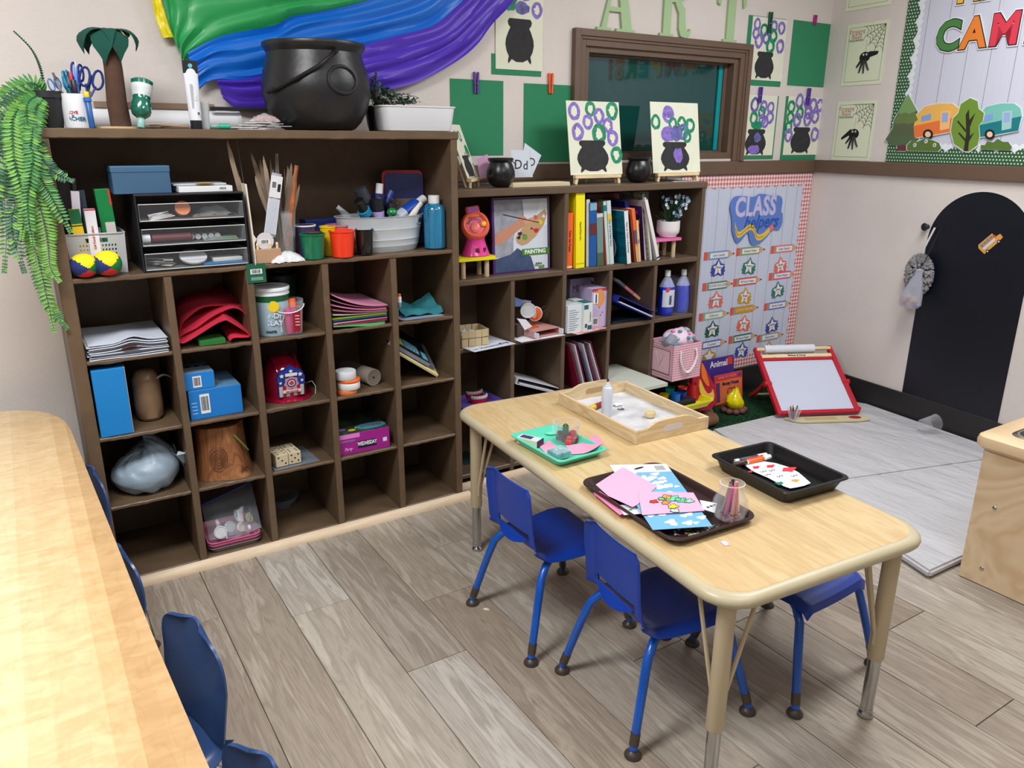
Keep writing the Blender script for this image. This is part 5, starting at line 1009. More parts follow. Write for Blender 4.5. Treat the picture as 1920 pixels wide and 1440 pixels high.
for (ca, cz, rr) in ((-1.85, .42, 1), (-1.0, .15, .62)):
    for k in range(1, 5):
        g = G(); r0 = .0072*k*rr; pts = []
        for q in [2*PI*j/20 for j in range(20)]: aa = ca+r0*math.cos(q)/.092; pts.append(((.0935+.018*(1-cz)**3+(.018 if rr < 1 else 0))*math.cos(aa), (.0885+.018*(1-cz)**3+(.016 if rr < 1 else 0))*math.sin(aa), hh*cz+r0*1.7*math.sin(q)))
        g.tube(pts, .0014, 5, loop=True); g.out('growth_ring', mat((104, 62, 38), .5), sb2, True)
g = G(); g.tube([(.035, -.084, hh*.83), (.06, -.085, hh*.66), (.085, -.07, hh*.45)], .0028, 6); g.out('green_cord', mat((110, 150, 60), .6), t, True)
t = sheet('metal_tray', 'thin grey metal sheet under the dice in the third column', 'tray', .528, .705, -.385, -.20, Z4, mat((130, 140, 152), .4, metal=.3), .002, rz=.05)
def die(x, y, z, s, rz, label, faces):
    t = E('wooden_die', label, 'dice', (x, y, z), rz, 'large wooden dice in the third column'); g = G(); g.box(-s/2, s/2, -s/2, s/2, 0, s, bev=.002); g.out('cube', mat((206, 192, 160), .5, var=.06, ns=9, stretch=(1, 1, 8)), t)
    PD = {1: [(0, 0)], 2: [(-1, 1), (1, -1)], 3: [(-1, 1), (0, 0), (1, -1)], 4: [(-1, -1), (1, 1), (-1, 1), (1, -1)], 5: [(-1, -1), (1, 1), (-1, 1), (1, -1), (0, 0)], 6: [(-1, -1), (-1, 0), (-1, 1), (1, -1), (1, 0), (1, 1)]}
    for fc, n in zip('fts', faces):
        g = G()
        for a, b in PD[n]:
            a *= s*.27; b *= s*.27
            if fc == 'f': g.ball((a, -s/2, s/2+b), s*.075, sy=.15, u=10, v=6)
            if fc == 't': g.ball((a, b, s), s*.075, sz=.15, u=10, v=6)
            if fc == 's': g.ball((s/2, a, s/2+b), s*.075, sx=.15, u=10, v=6)
        g.out('pips', BLACK, t)
s_ = .048; x0 = YP(527, 848, -.372).x
die(x0, -.348, Z4+.0045, s_, .06, 'front left wooden die showing three on its face', (3, 4, 2)); die(x0+.050, -.345, Z4+.0045, s_, .06, 'front right wooden die showing five on its face', (5, 6, 3))
die(x0-.004, -.296, Z4+.0045, s_, .06, 'back left wooden die behind the die showing three', (4, 5, 1)); die(x0+.047, -.294, Z4+.0045, s_, .06, 'back right wooden die behind the die showing five', (2, 6, 4))
t, w_, d_, h_ = boxitem('board_game', 'bright purple board game box in the fourth column', 'game', 640, 733, 848, 808, -.385, Z4, .25, mat((160, 34, 140), .35), rz=-.03)
text('WEDNESDAY', .021, mat((236, 232, 240), .4), t, (.008, -d_/2-.0016, h_*.42), xs=.62, bold=.03); fbox(t, -.03, .047, h_*.22, h_*.56, -d_/2, mat((30, 20, 50), .4))
fbox(t, -w_/2, -w_*.1, h_*.78, h_*.99, -d_/2, mat((226, 130, 210), .4)); fbox(t, -w_/2, -w_*.2, h_*.62, h_*.7, -d_/2, mat((140, 110, 150), .4)); text('Cluedo' if False else 'Party', .019, mat((236, 190, 226), .4), t, (-w_*.34, -d_/2-.001, h_*.26), xs=.8, shear=.4); fbox(t, w_*.36, w_*.44, h_*.33, h_*.52, -d_/2, mat((226, 216, 236), .4))
tbox(t, -w_/2+.002, w_/2-.002, -d_/2+.002, d_/2-.002, h_, mat((40, 34, 66), .35, var=.8, ns=18, h2=(70, 90, 60)), 'cover_art')
g = G(); g.slab(ell(.062, .032, 28, .045, -.075), h_+.0008, h_+.0016); g.out('cover_oval', mat((60, 140, 160), .4), t); text('STYLING', .022, mat((140, 40, 70), .4), t, (.045, -.075, h_+.0022), rx=0, bold=.02)
for k in range(3): g = G(); g.slab(ell(.016, .010, 18, -.075+.035*k, -.07-.02*(k % 2)), h_+.0008, h_+.0015); g.out('cover_spot', mat([(150, 110, 200), (210, 190, 60), (220, 210, 230)][k], .4), t)
# row 5: pink trays with a zip bag
for k, (c, z0) in enumerate((((176, 178, 180), 0), ((206, 110, 150), .0125), ((216, 124, 160), .022))):
    x0, x1 = YP(392, 1015, -.39).x, YP(488, 990, -.37).x; t = E('tray', ['grey metal tray lowest in the bottom cubby of the second column', 'pink plastic tray in the middle of the bottom cubby stack', 'pink plastic tray on top of the bottom cubby stack'][k], 'tray', ((x0+x1)/2, -.29, Z5+z0), -.02, 'stacked trays in the bottom cubby')
    w_ = (x1-x0); g = G(); sc = lambda s, z: [(x, y, z) for x, y in rrect(w_*s, .20*s, .022, 5)]
    g.rings([sc(.90, 0), sc(.985, .016), sc(1.0, .017), sc(1.0, .019), sc(.97, .019), sc(.88, .003)]); g.out('body', mat(c, .35, metal=.7 if k == 0 else 0), t, True)
t = E('zip_bag', 'clear zip bag with a blue seal full of small items on the pink trays', 'bag', (.375, -.31, Z5+.043)); g = G()
g.grid(lambda u, v: ((u-.5)*.19+.02*v*0, -.05+.10*v-.03*math.sin(PI*u)*(1-v), .004+(.10+.055*u)*v+.01*math.sin(PI*v)*math.sin(9*u)), 18, 10, th=.001); g.out('film', clear('c8d0dc', .16, .05), t, True)
g = G(); g.tube([(-.095, .05, .104), (0, .05, .128), (.095, .05, .158)], .0035, 6); g.out('zip_seal', mat((40, 70, 170), .4), t, True)
g = G(); g.grid(lambda u, v: ((u-.5)*.19, -.052+.04*v, .002+.03*v*math.sin(PI*u)), 12, 4, th=.0008); g.out('film_front', clear('c8d0dc', .2, .05), t, True)
for i, (dx, dy, dz, r, c, nm) in enumerate(((-.055, -.052, .024, .024, (196, 198, 200), 'small round clear lid in the zip bag'), (-.015, -.03, .026, .022, (170, 176, 180), 'second round clear lid in the zip bag'), (.02, -.045, .02, .017, (206, 190, 180), 'pinkish small cap in the zip bag'), (.06, -.02, .04, .02, (170, 156, 110), 'tan cap at the right of the zip bag'), (.02, .0, .05, .024, (140, 160, 160), 'grey lid at the back of the zip bag'), (.05, -.05, .014, .012, (214, 216, 216), 'tiny white cap in the zip bag'))):
    t = E('bottle_cap', nm, 'cap', (.375+dx, -.31+dy, Z5+.043+dz), 0, 'caps inside the zip bag'); g = G(); g.lathe([(r, -.005), (r, .003), (r*.85, .005), (r*.8, .002), (0, .002)], 20, T=rot(1.1, 'X') @ rot(.3*i, 'Y')); g.out('cap', mat(c, .3), t, True)
x = YP(535, 930, -.2).x; t = E('bowl', 'dim clear bowl at the back of the bottom cubby, third column', 'bowl', (x, -.14, Z5)); g = G(); g.lathe([(.03, 0), (.06, .03), (.07, .055), (.068, .055), (.055, .03), (.03, .003), (0, .003)], 24); g.out('body', clear('8fa0b8', .12, .05), t, True)
HBz = HB+.0008
CREAM = mat((224, 226, 206), .8, var=.03, ns=12); CHAR = mat((44, 44, 47), .85, var=.25, ns=30)
GPUR = mat((128, 106, 190), .6, var=.35, ns=60); GGRN = mat((10, 134, 96), .6, var=.4, ns=60); GIND = mat((96, 96, 160), .6, var=.5, ns=30)
def potshape(w, h, feet=True):
    P = [(-.36, 0), (.36, 0), (.42, -.06), (.40, -.14), (.33, -.2), (.40, -.3), (.48, -.45), (.5, -.58), (.46, -.72), (.38, -.84), (.41, -.93), (.40, -1.0), (.35, -.97), (.28, -.9), (.12, -.96), (-.12, -.96), (-.28, -.9), (-.35, -.97), (-.40, -1.0), (-.41, -.93), (-.38, -.84), (-.46, -.72), (-.5, -.58), (-.48, -.45), (-.40, -.3), (-.33, -.2), (-.40, -.14), (-.42, -.06)]
    return [(x*w, z*h) for x, z in P]
def loop_print(par, cx, cz, rx, rz_, th, m, y=-.0022, seed=0, name='paint_ring'):
    g = G(); n = 26; a = []; b = []
    for k in range(n):
        q = 2*PI*k/n; w = 1+.10*N3(math.cos(q)*1.7+seed, math.sin(q)*1.7, seed); t_ = th*(1+.5*N3(math.cos(q)*2, math.sin(q)*2+seed, 4))
        a.append((cx+rx*w*math.cos(q), cz+rz_*w*math.sin(q))); b.append((cx+(rx*w-t_)*math.cos(q), cz+(rz_*w-t_)*math.sin(q)))
    va = [g.bm.verts.new((x, y, z)) for x, z in a]; vb = [g.bm.verts.new((x, y, z)) for x, z in b]
    for k in range(n): g.bm.faces.new((va[k], va[(k+1) % n], vb[(k+1) % n], vb[k]))
    o = g.out(name, m, par); return o
def blob(par, cx, cz, rx, rz_, m, y=-.002, seed=0, name='paint_blob'):
    g = G(); n = 24; g.bm.faces.new([g.bm.verts.new((cx+rx*(1+.3*N3(math.cos(2*PI*k/n)*1.5+seed, math.sin(2*PI*k/n)*1.5, seed))*math.cos(2*PI*k/n), y, cz+rz_*(1+.3*N3(math.cos(2*PI*k/n)*1.5, math.sin(2*PI*k/n)*1.5+seed, seed))*math.sin(2*PI*k/n))) for k in range(n)]); return g.out(name, m, par)
def art(t, w, h, rings, pot, blobs=(), y0=0, curl=0):
    """canvas sheet centred on x, base z=0; ring coords as fractions"""
    g = G(); g.box(-w/2, w/2, y0-.0015, y0, 0, h); cv = g.out('sheet', CREAM, t)
    for i, (fx_, fz, r, c) in enumerate(rings):
        loop_print(t, (fx_-.5)*w, fz*h, r*w, r*w*1.12, r*w*.5, {'p': GPUR, 'g': GGRN, 'i': GIND}[c], y0-.0019-.00012*i, i*1.7)
    for i, (fx_, fz, rx, rz_, c) in enumerate(blobs): blob(t, (fx_-.5)*w, fz*h, rx*w, rz_*h, {'p': GPUR, 'g': GGRN, 'i': GIND}[c], y0-.0031-.0001*i, i*2.3)
    g = G(); cx, cz, pw, ph = pot; g.plate([(x, z) for x, z in potshape(pw*w, ph*h)], y0-.0028, y0-.0016, T=tr((cx-.5)*w, 0, cz*h)); g.out('cauldron_cutout', CHAR, t)
    return cv
def easel_art(label, elabel, pxl, pxr, pyb, pyt, y, rings, pot, blobs=(), rz=0, lean=.20, w=None, h=None):
    a, b = YP(pxl, pyb, y), YP(pxr, pyb, y); w = w or (b.x-a.x); zb = HBz+.040; h = h or hz((pxl+pxr)/2, pyt, y+.03, zb)/math.cos(lean); xc_ = (a.x+b.x)/2
    e = E('mini_easel', elabel, 'easel', (xc_, y, HBz), rz, 'small wooden easels on the lower shelf top')
    WD = LW; g = G(); g.box(-w*.44, w*.44, -.020, .002, .025, .039, bev=.001); g.out('ledge', WD, e)
    for sx in (-1, 1): g = G(); g.box(-.0055, .0055, -.003, .003, 0, .15, T=tr(sx*w*.40, .0045, .0015) @ rot(-sx*.20, 'Y') @ rot(-lean-.02, 'X')); g.box(-.0065, .0065, -.004, .004, 0, .030, T=tr(sx*w*.42, -.012, 0) @ rot(-sx*.25, 'Y')); g.out('leg', WD, e)
    g = G(); g.box(-.004, .004, -.003, .003, 0, .15, T=tr(0, .075, .0015) @ rot(.34, 'X')); g.out('rear_leg', WD, e)
    off = Vector((0, -.0045, 0)); off.rotate(Matrix.Rotation(rz, 3, 'Z')); t = E('painting', label, 'painting', Vector((xc_, y, zb))+off, rz, 'potion painting artworks'); t.rotation_euler = (-lean, 0, rz); art(t, w, h, rings, pot, blobs); return t
easel_art('potion painting with purple and green rings on the mini easel left of the small cauldron', 'small wooden easel holding the painting in front of the window, left', 1069, 1166, 320, 190, -.20,
    [(.14, .86, .115, 'p'), (.44, .90, .10, 'g'), (.86, .88, .12, 'g'), (.60, .80, .105, 'p'), (.38, .72, .10, 'p'), (.76, .68, .10, 'p'), (.18, .58, .115, 'p'), (.58, .56, .135, 'g'), (.84, .50, .11, 'p'), (.90, .27, .115, 'g')], (.44, .47, .60, .44), lean=.16)
easel_art('potion painting with a paint splash on the pot, on the right mini easel', 'small wooden easel holding the splashed painting at the right window end', 1224, 1312, 314, 192, -.20,
    [(.10, .72, .10, 'g'), (.36, .83, .12, 'p'), (.45, .70, .09, 'g'), (.64, .70, .10, 'g'), (.82, .68, .10, 'g'), (.30, .55, .10, 'p'), (.66, .58, .11, 'i'), (.74, .52, .09, 'g')], (.47, .44, .60, .42), [(.36, .55, .13, .10, 'p'), (.52, .56, .13, .11, 'i'), (.53, .25, .09, .11, 'p'), (.36, .83, .08, .05, 'p')], lean=.16)
easel_art('potion painting turned sideways on the mini easel behind the tall shelf', 'small wooden easel turned sideways beside the tall shelf', 862, 906, 320, 190, -.19,
    [(.62, .78, .12, 'g'), (.80, .50, .14, 'g'), (.3, .8, .1, 'p')], (.45, .42, .62, .42), [(.80, .5, .07, .05, 'g')], rz=.80, lean=.36, w=.175, h=.225)
def minipot(label, pxl, pxr, pyb, pyt, y):
    a, b = YP(pxl, pyb-20, y), YP(pxr, pyb-20, y); R_ = (pxr-pxl)/2*mpp(a)*1.03; h = hz((pxl+pxr)/2, pyt, y, HBz)
    t = E('mini_cauldron', label, 'cauldron', ((a.x+b.x)/2, y, HBz)); g = G(); g.lathe([(R_*r, h*z) for r, z in ((.3, 0), (.6, .03), (.85, .15), (1, .38), (.98, .55), (.86, .74), (.76, .84), (.84, .9), (.9, .93), (.9, .97), (.85, 1), (.78, .98), (.72, .86), (.8, .6), (.6, .1), (0, .08))], 32); g.out('pot', mat((22, 23, 26), .3), t, True)
    g = G(); g.tube([(R_*.88, -.002, h*.9), (R_*.98, -R_*.3, h*.8), (R_*.96, -R_*.42, h*.66)], .002, 6); g.out('handle', BLACK, t, True)
minipot('small glossy black cauldron on the lower shelf, beside the letter cards', 912, 965, 344, 296, -.225); minipot('small black cauldron between the two easel paintings on the lower shelf', 1173, 1221, 336, 294, -.215)
def card(name, label, pts, y, m, letter=None, ls=.03, lz=0):
    P_ = [YP(p[0], p[1], y) for p in pts]; c = sum(P_, Vector())/len(P_); zb = min(p.z for p in P_); t = E(name, label, 'card', (c.x, y, zb)); g = G(); g.plate([(p.x-c.x, p.z-zb) for p in P_], 0, .0012); g.out('sheet', m, t)
    if letter: 
        for s, dx, dz, sz in letter: text(s, sz, BLACK, t, (dx, -.0006, dz+(c.z-zb)), ext=.0003)
    return t
WC = mat((206, 214, 228), .8)
card('letter_card', 'tilted white card with a letter D behind the Dd card', [(984, 268), (1015, 291), (998, 330), (975, 322)], -.155, WC, [('D', .012, -.004, .05)])
card('letter_card', 'white letter card with D d standing behind the small cauldron', [(957, 281), (991, 282), (999, 332), (962, 333)], -.165, WC, [('D', -.016, -.004, .056), ('d', .022, -.008, .054)])
card('pink_card', 'small pink card standing behind the left small cauldron', [(894, 298), (914, 289), (924, 330), (900, 336)], -.15, mat((206, 160, 196), .8))
a = YP(962, 343, -.29); b = YP(1069, 342, -.29); t = E('wood_panel', 'thin pale wooden canvas panel lying on the lower shelf top', 'board', (a.x, -.29, HBz)); g = G(); g.box(0, b.x-a.x, 0, .085, 0, .014, bev=.001); g.out('panel', mat((204, 192, 160), .7), t); g = G(); g.box(.002, b.x-a.x-.002, .002, .084, .0142, .0165); g.out('top_sheet', mat((226, 206, 166), .7), t)
t = E('card_strip', 'thin white strip with red writing at the right end of the lower shelf top', 'paper', (YP(1268, 335, -.27).x, -.255, HBz)); g = G(); g.box(0, .17, 0, .012, 0, .002); g.out('strip', PAPER, t); text('HELLO FALL', .012, mat((190, 60, 60), .6), t, (.115, .006, .0023), rx=0)
Y1 = RB[0]+.001
def stool(label, pxl, pxr, pyt, pyb, y, c, dz=.014, dep=.11):
    a, b = YP(pxl, pyb, y), YP(pxr, pyb, y); w = b.x-a.x; h = hz(pxl, pyt, y, Y1); t = E('toy_stool', label, 'stool', ((a.x+b.x)/2, y+dep/2, Y1)); g = G()
    g.slab(rrect(w, dep, .012, 4), h-dz, h); g.out('seat', mat(c, .4), t)
    for sx in (-1, 1):
        for sy in (-1, 1): g = G(); g.lathe([(.0105, 0), (.0105, h-dz)], 14, T=tr(sx*w*.3, sy*dep*.30, 0)); g.out('leg', mat((196, 172, 138), .6), t, True)
    return t, h
t, h = stool('yellow topped toy stool under the pink toy scale', 858, 932, 486, 512, -.30, (232, 222, 24)); sx = t.location.x
# toy (pink base, orange face)
t = E('toy_scale', 'pink and orange toy kitchen scale on the yellow stool', 'toy', (YP(893, 480, -.25).x, -.245, Y1+h+.001)); hh = hz(893, 388, -.25, t.location.z)
PK = mat((226, 62, 150), .25, coat=.3); OR = mat((244, 110, 82), .3, coat=.3); PKD = mat((120, 10, 66), .5)
g = G(); g.lathe([(.062, 0), (.064, .004), (.060, .012), (.048, hh*.22), (.040, hh*.34), (.044, hh*.38), (0, hh*.38)], 28, sy=.8); g.out('base', PK, t, True)
for a in (-.35, .5): g = G(); g.plate([(-.010, -.010), (.010, -.010), (.007, .009), (-.007, .009)], -.003, .003, T=rot(a, 'Z') @ tr(0, -.0445, hh*.13)); g.out('vent', PKD, t)
TF = tr(-.004, -.004, hh*.62) @ rot(-.38, 'X') @ rot(-.35, 'Z')
g = G(); g.lathe([(0, -.035), (.044, -.034), (.058, -.02), (.062, 0), (.058, .016), (.050, .022), (.044, .018), (.040, .010), (0, .008)], 32, T=TF @ rot(PI/2, 'X')); g.out('body', OR, t, True)
g = G(); g.box(-.030, .030, -.018, .02, .03, .082, bev=.008, T=TF); g.out('hood', OR, t, True); g = G(); g.box(-.023, .023, -.0205, -.0178, .052, .076, bev=.001, T=TF); g.out('dial_panel', mat((196, 82, 180), .4), t)
g = G(); g.lathe([(0, .0102), (.0385, .0102), (.0385, .012), (0, .012)], 28, T=TF @ tr(0, 0, 0) @ rot(PI/2, 'X')); g.out('face', mat((220, 80, 120), .3), t)
for k in range(9): g = G(); g.box(-.0011, .0011, -.0142, -.0124, .022, .033, T=TF @ tr(-.004, 0, 0) @ rot(-1.2+.3*k, 'Y')); g.out('tick_mark', BLACK, t)
g = G(); g.ball((-.004, -.014, -.012), .022, sy=.22, T=TF); g.out('pointer_dome', mat((240, 120, 110), .3), t, True); g = G(); g.ball((.034, -.018, -.002), .012, sy=.4, T=TF); g.out('knob', mat((250, 186, 30), .3), t, True)
# painting book
y = -.255; a, b = YP(926, 503, y), YP(1030, 503, y); w = b.x-a.x; h = hz(978, 371, y, Y1); t = E('picture_book', 'large hardcover book titled PAINTING standing face out', 'book', ((a.x+b.x)/2, y, Y1)); t.rotation_euler = (-.05, 0, 0)
g = G(); g.box(-w/2-.002, w/2, 0, .012, 0, h, bev=.001); g.out('cover_board', mat((70, 30, 110), .5), t); g = G(); g.box(-w/2+.004, w/2+.003, .003, .010, .004, h+.0015); g.out('pages', PAPER, t)
C = lambda x, z: ((x-.5)*w, z*h)
def pl(pts, m, k, nm): g = G(); g.plate([C(*p) for p in pts], -.0006-.0003*k, -.0003*k, ); return g.out(nm, m, t)
pl([(.03, .02), (.97, .02), (.97, .98), (.03, .98)], mat((206, 214, 226), .4), 0, 'cover_print')
pl([(.7, .55), (.97, .62), (.97, .98), (.86, .98)], mat((222, 230, 236), .4), 1, 'light_patch')
pl([(.03, .30), (.03, .98), (.52, .98), (.55, .72), (.42, .62), (.36, .48), (.34, .22), (.03, .22)], mat((150, 154, 168), .6, var=.25, ns=26), 1, 'shirt_print'); pl([(.03, .02), (.73, .02), (.66, .2), (.42, .33), (.3, .25), (.03, .2)], mat((58, 76, 112), .6, var=.3, ns=20), 2, 'jeans_print')
pl([(.03, .38), (.03, .53), (.40, .68), (.50, .78), (.60, .72), (.55, .62), (.35, .52), (.2, .42)], mat((190, 134, 110), .6), 3, 'arm_print')
pl([(.42, .40), (.39, .47), (.55, .63), (.68, .71), (.80, .77), (.92, .83), (.96, .78), (.90, .62), (.75, .47), (.6, .38), (.5, .36)], mat((186, 152, 112), .5), 4, 'palette_print')
pl([(.53, .69), (.70, .74), (.74, .70), (.68, .66), (.56, .64)], mat((204, 150, 124), .5), 5, 'hand_print')
for i, (x, z, r, c) in enumerate(((.76, .55, .045, (190, 34, 60)), (.68, .58, .022, (150, 30, 40)), (.84, .66, .04, (226, 186, 70)), (.90, .74, .025, (220, 224, 236)), (.56, .47, .045, (96, 150, 56)), (.45, .47, .03, (44, 22, 34)), (.47, .52, .035, (50, 26, 30)), (.53, .5, .02, (90, 110, 170)), (.75, .73, .035, (190, 90, 70)))):
    pl([(x+r*(1+.3*math.sin(3*q+i))*math.cos(q), z+r*.8*(1+.2*math.cos(2*q+i))*math.sin(q)) for q in [2*PI*k/14 for k in range(14)]], mat(c, .5), 6, 'paint_print')
pl([(.18, .795), (.82, .66), (.82, .65), (.18, .785)], BLACK, 7, 'brush_print')
pl([(.50, .22), (.985, .22), (.985, .31), (.50, .31)], mat((62, 130, 40), .5), 7, 'title_band'); text('PAINTING', .0245, WHITE, t, (.235*w, -.0037, .265*h), bold=.035, xs=1.0)
text('Bulldog', .011, mat((60, 76, 60), .5), t, (.30*w, -.0030, .10*h)); text('Books', .008, mat((60, 76, 60), .5), t, (.26*w, -.0030, .075*h)); pl([(.80, .03), (.90, .03), (.90, .07), (.87, .075), (.85, .06), (.83, .075), (.80, .07)], mat((90, 150, 60), .5), 7, 'frog_mark')
BKG = 'picture books on the top row of the lower shelf'
def book(label, bl, br, tl, trr, y, col, dep=.17, spine=None, cover=None, txt=None, tc=(30, 30, 30), pages=False, pats=()):
    P_ = [YP(bl[0], bl[1], y), YP(br[0], br[1], y), YP(trr[0], trr[1], y), YP(tl[0], tl[1], y)]; zb = Y1
    cx = (P_[0].x+P_[1].x)/2; wb = max(.004, P_[1].x-P_[0].x); lean = math.atan2((P_[3].x+P_[2].x)/2-cx, (P_[3].z+P_[2].z)/2-zb); L = ((P_[3].z+P_[2].z)/2-zb)/math.cos(lean)
    t = E('book', label, 'book', (cx, y, zb+abs(math.sin(lean))*wb/2), 0, BKG); t.rotation_euler = (0, lean, 0); g = G()
    th = min(.002, wb*.28)
    g.box(-wb/2, -wb/2+th, 0, dep, 0, L); g.box(wb/2-th, wb/2, 0, dep, 0, L); g.box(-wb/2+th, wb/2-th, 0, .002, 0, L); g.out('cover', cover or mat(col, .4), t)
    g = G(); g.box(-wb/2+th, wb/2-th, .002, dep-.004, .003, L-.003); g.out('pages', mat((222, 218, 206), .8), t)
    if spine: g = G(); g.box(-wb/2-.0002, wb/2+.0002, -.0008, -.0001, 0, L); g.out('spine', mat(spine, .4), t)
    if txt: text(txt, min(.0135, wb*.7), mat(tc, .5), t, (0, -.0012, L*.5), ry=PI/2)
    for k, (z0, z1_, c) in enumerate(pats): g = G(); g.box(-wb/2-.0004-.0001*k, wb/2+.0004+.0001*k, -.0012-.0002*(len(pats)-k), -.0009, L*z0, L*z1_); g.out('spine_patch', mat(c, .5), t)
    return t, wb, L
yb = -.295
book('orange paperback with black spine lettering, farthest left of the books', (1062, 501), (1072, 501), (1065, 399), (1075, 399), yb-.005, (240, 102, 40), txt='Color the Tracks', tc=(60, 24, 60), pats=((.02, .05, (250, 220, 200)),))
book('thick bright yellow book, second from the left', (1080, 501), (1096, 501), (1079, 362), (1098, 362), yb-.012, (246, 232, 20), txt='Hand Print Art', tc=(120, 120, 20), pats=((.06, .065, (160, 150, 20)),))
book('book with a brown floral cover right of the yellow book', (1099, 498), (1105, 498), (1100, 374), (1105, 374), yb+.004, (92, 76, 60), cover=mat((96, 78, 58), .5, var=.5, ns=50), spine=(206, 206, 202))
book('blue book with a pale top label', (1106, 499), (1118, 499), (1106, 380), (1119, 380), yb-.004, (20, 84, 160), pats=((.88, .99, (120, 176, 196)), (.5, .68, (100, 36, 40))))
book('thin red book rising over the grey green book', (1123, 496), (1131, 496), (1120, 378), (1130, 378), yb+.03, (196, 20, 34))
book('short grey green book with a white spine edge', (1121, 497), (1132, 497), (1120, 401), (1129, 401), yb-.006, (110, 140, 136), pats=((0, .25, (76, 96, 70)), (.93, 1, (200, 206, 206))))
book('dark red book leaning, tenth centimetre right of the grey green book', (1134, 496), (1137, 496), (1130, 402), (1134, 402), yb, (140, 30, 34))
book('thin green edged book with a teal top', (1138, 495), (1143, 495), (1131, 378), (1136, 378), yb, (60, 120, 80), spine=(190, 214, 202), pats=((.85, .94, (20, 110, 130)),))
book('white spined book with black lettering and a yellow patch', (1144, 494), (1151, 494), (1138, 377), (1144, 377), yb-.002, (120, 160, 168), spine=(200, 212, 214), txt='Day of the Dead Story', tc=(20, 60, 70), pats=((.68, .8, (214, 190, 80)),))
t, wb, L = book('tall navy book with white splashes, behind the teal book', (1182, 494), (1189, 494), (1172, 377), (1178, 377), yb+.05, (24, 34, 130), dep=.16, cover=mat((22, 30, 126), .5, var=.3, ns=60))
TE = bpy.data.materials.new('teal_cover'); TE.use_nodes = True
TE = mat((14, 84, 120), .4, var=.35, ns=12, stretch=(1, 1, 3), h2=(10, 120, 140))
t, wb, L = book('large teal ocean book with its cover showing and a white spine', (1176, 495), (1183, 495), (1170, 396), (1177, 396), yb-.03, (14, 84, 120), dep=.19, cover=TE, spine=(222, 226, 230), txt='How to Catch a Snowman', tc=(60, 70, 90))
t = E('disc_sleeve', 'pale grey round disc sleeve standing between the books', 'disc', (YP(1151, 450, -.27).x, -.225, Y1)); g = G(); g.lathe([(0, 0), (.062, 0), (.062, .002), (0, .002)], 30, T=tr(0, 0, .062+.005) @ rot(PI/2, 'Y')); g.out('disc', mat((120, 122, 130), .3), t)
t = panel_obj('book', 'wide maroon book cover standing behind the row of books', 'book', (YP(1138, 400, -.11).x+.01, -.09, Y1), YP(1172, 370, -.1).x-YP(1103, 370, -.1).x, hz(1150, 363, -.1, Y1), .012, mat((116, 60, 58), .5), (-.04, 0, 0), .004, group=BKG)
t = panel_obj('book', 'wide grey white book cover standing at the back right of the row', 'book', (YP(1190, 400, -.12).x+.035, -.10, Y1), .15, hz(1190, 361, -.12, Y1), .01, mat((150, 148, 140), .5, var=.3, ns=30), (-.04, 0, 0), .004, group=BKG)
book('rust coloured paperback right of the white spine', (1190, 491), (1194, 491), (1180, 400), (1186, 400), yb, (160, 66, 36))
book('orange book with a dark blue oval pattern', (1194, 490), (1200, 490), (1182, 392), (1192, 392), yb-.004, (236, 110, 50), pats=((.35, .6, (70, 80, 130)), (.0, .3, (200, 176, 130))))
book('small tan striped book at the front right', (1198, 489), (1202, 489), (1193, 414), (1197, 414), yb-.008, (226, 186, 130), txt='Frog', tc=(90, 50, 40))
t, wb, L = book('purple book whose cover reads Goes to School', (1209, 487), (1213, 487), (1203, 378), (1207, 378), yb+.02, (70, 36, 110), dep=.17, spine=(206, 200, 210))
for s, z, c, sz in (('Goes', .82, (200, 70, 130), .034), ('School', .66, (226, 196, 60), .036)): text(s, sz, mat(c, .5), t, (-wb/2-.0006, .068, L*z), rx=PI/2, rz=-PI/2, ext=.0003)
book('white and black floral spined tall book', (1215, 486), (1219, 486), (1204, 363), (1209, 363), yb+.01, (60, 50, 46), cover=mat((120, 120, 110), .5, var=.8, ns=50))
book('thin plain white book, tall, leaning beside the floral spine', (1220, 485), (1223, 485), (1209, 371), (1211, 371), yb+.0, (206, 204, 200))
book('white book leaning farthest right with a grey cover', (1232, 483), (1237, 483), (1210, 376), (1213, 376), yb-.01, (190, 188, 190), dep=.16, spine=(226, 226, 224), pats=((.02, .05, (60, 60, 60)),))
# flower pot on a pink stool
t, h = stool('pink topped toy stool under the flower pot', 1226, 1278, 450, 473, -.285, (222, 110, 170), .012)
x = (YP(1232, 440, -.24).x+YP(1274, 440, -.24).x)/2; pr_ = 21.5*mpp(YP(1253, 440, -.24)); ph = hz(1253, 414, -.24, Y1+h+.001); t = E('flower_pot', 'small white pot of pale blue artificial flowers on the pink stool', 'plant', (x, -.235, Y1+h+.001))
g = G(); g.lathe([(pr_*.6, 0), (pr_*.72, .003), (pr_*.78, .012), (pr_*.97, .024), (pr_, ph*.5), (pr_, ph), (pr_*.92, ph), (pr_*.9, ph*.8), (0, ph*.8)], 28); g.out('pot', mat((230, 226, 230), .4), t, True)
g = G(); rnd = random.Random(21); tips = []
for k in range(80):
    a = rnd.uniform(0, 2*PI); r_ = rnd.uniform(.02, .105); zt_ = ph+rnd.uniform(.02, .135)*(1-r_*1.5); e_ = Vector((r_*math.cos(a), -abs(r_*math.sin(a))*.6-.01 if math.cos(a) > 0 else -abs(r_*math.sin(a))*.5, zt_)); g.tube([(0, 0, ph*.75), e_*.6+Vector((0, 0, ph*.3)), e_], .0009, 4, 0); tips.append(e_)
    for j in range(5): leaf(g, e_*(.45+.12*j)+Vector((0, 0, ph*.35)), (rnd.uniform(-1, 1), rnd.uniform(-1, .3), rnd.uniform(-.2, 1)), .016, .003, 1)
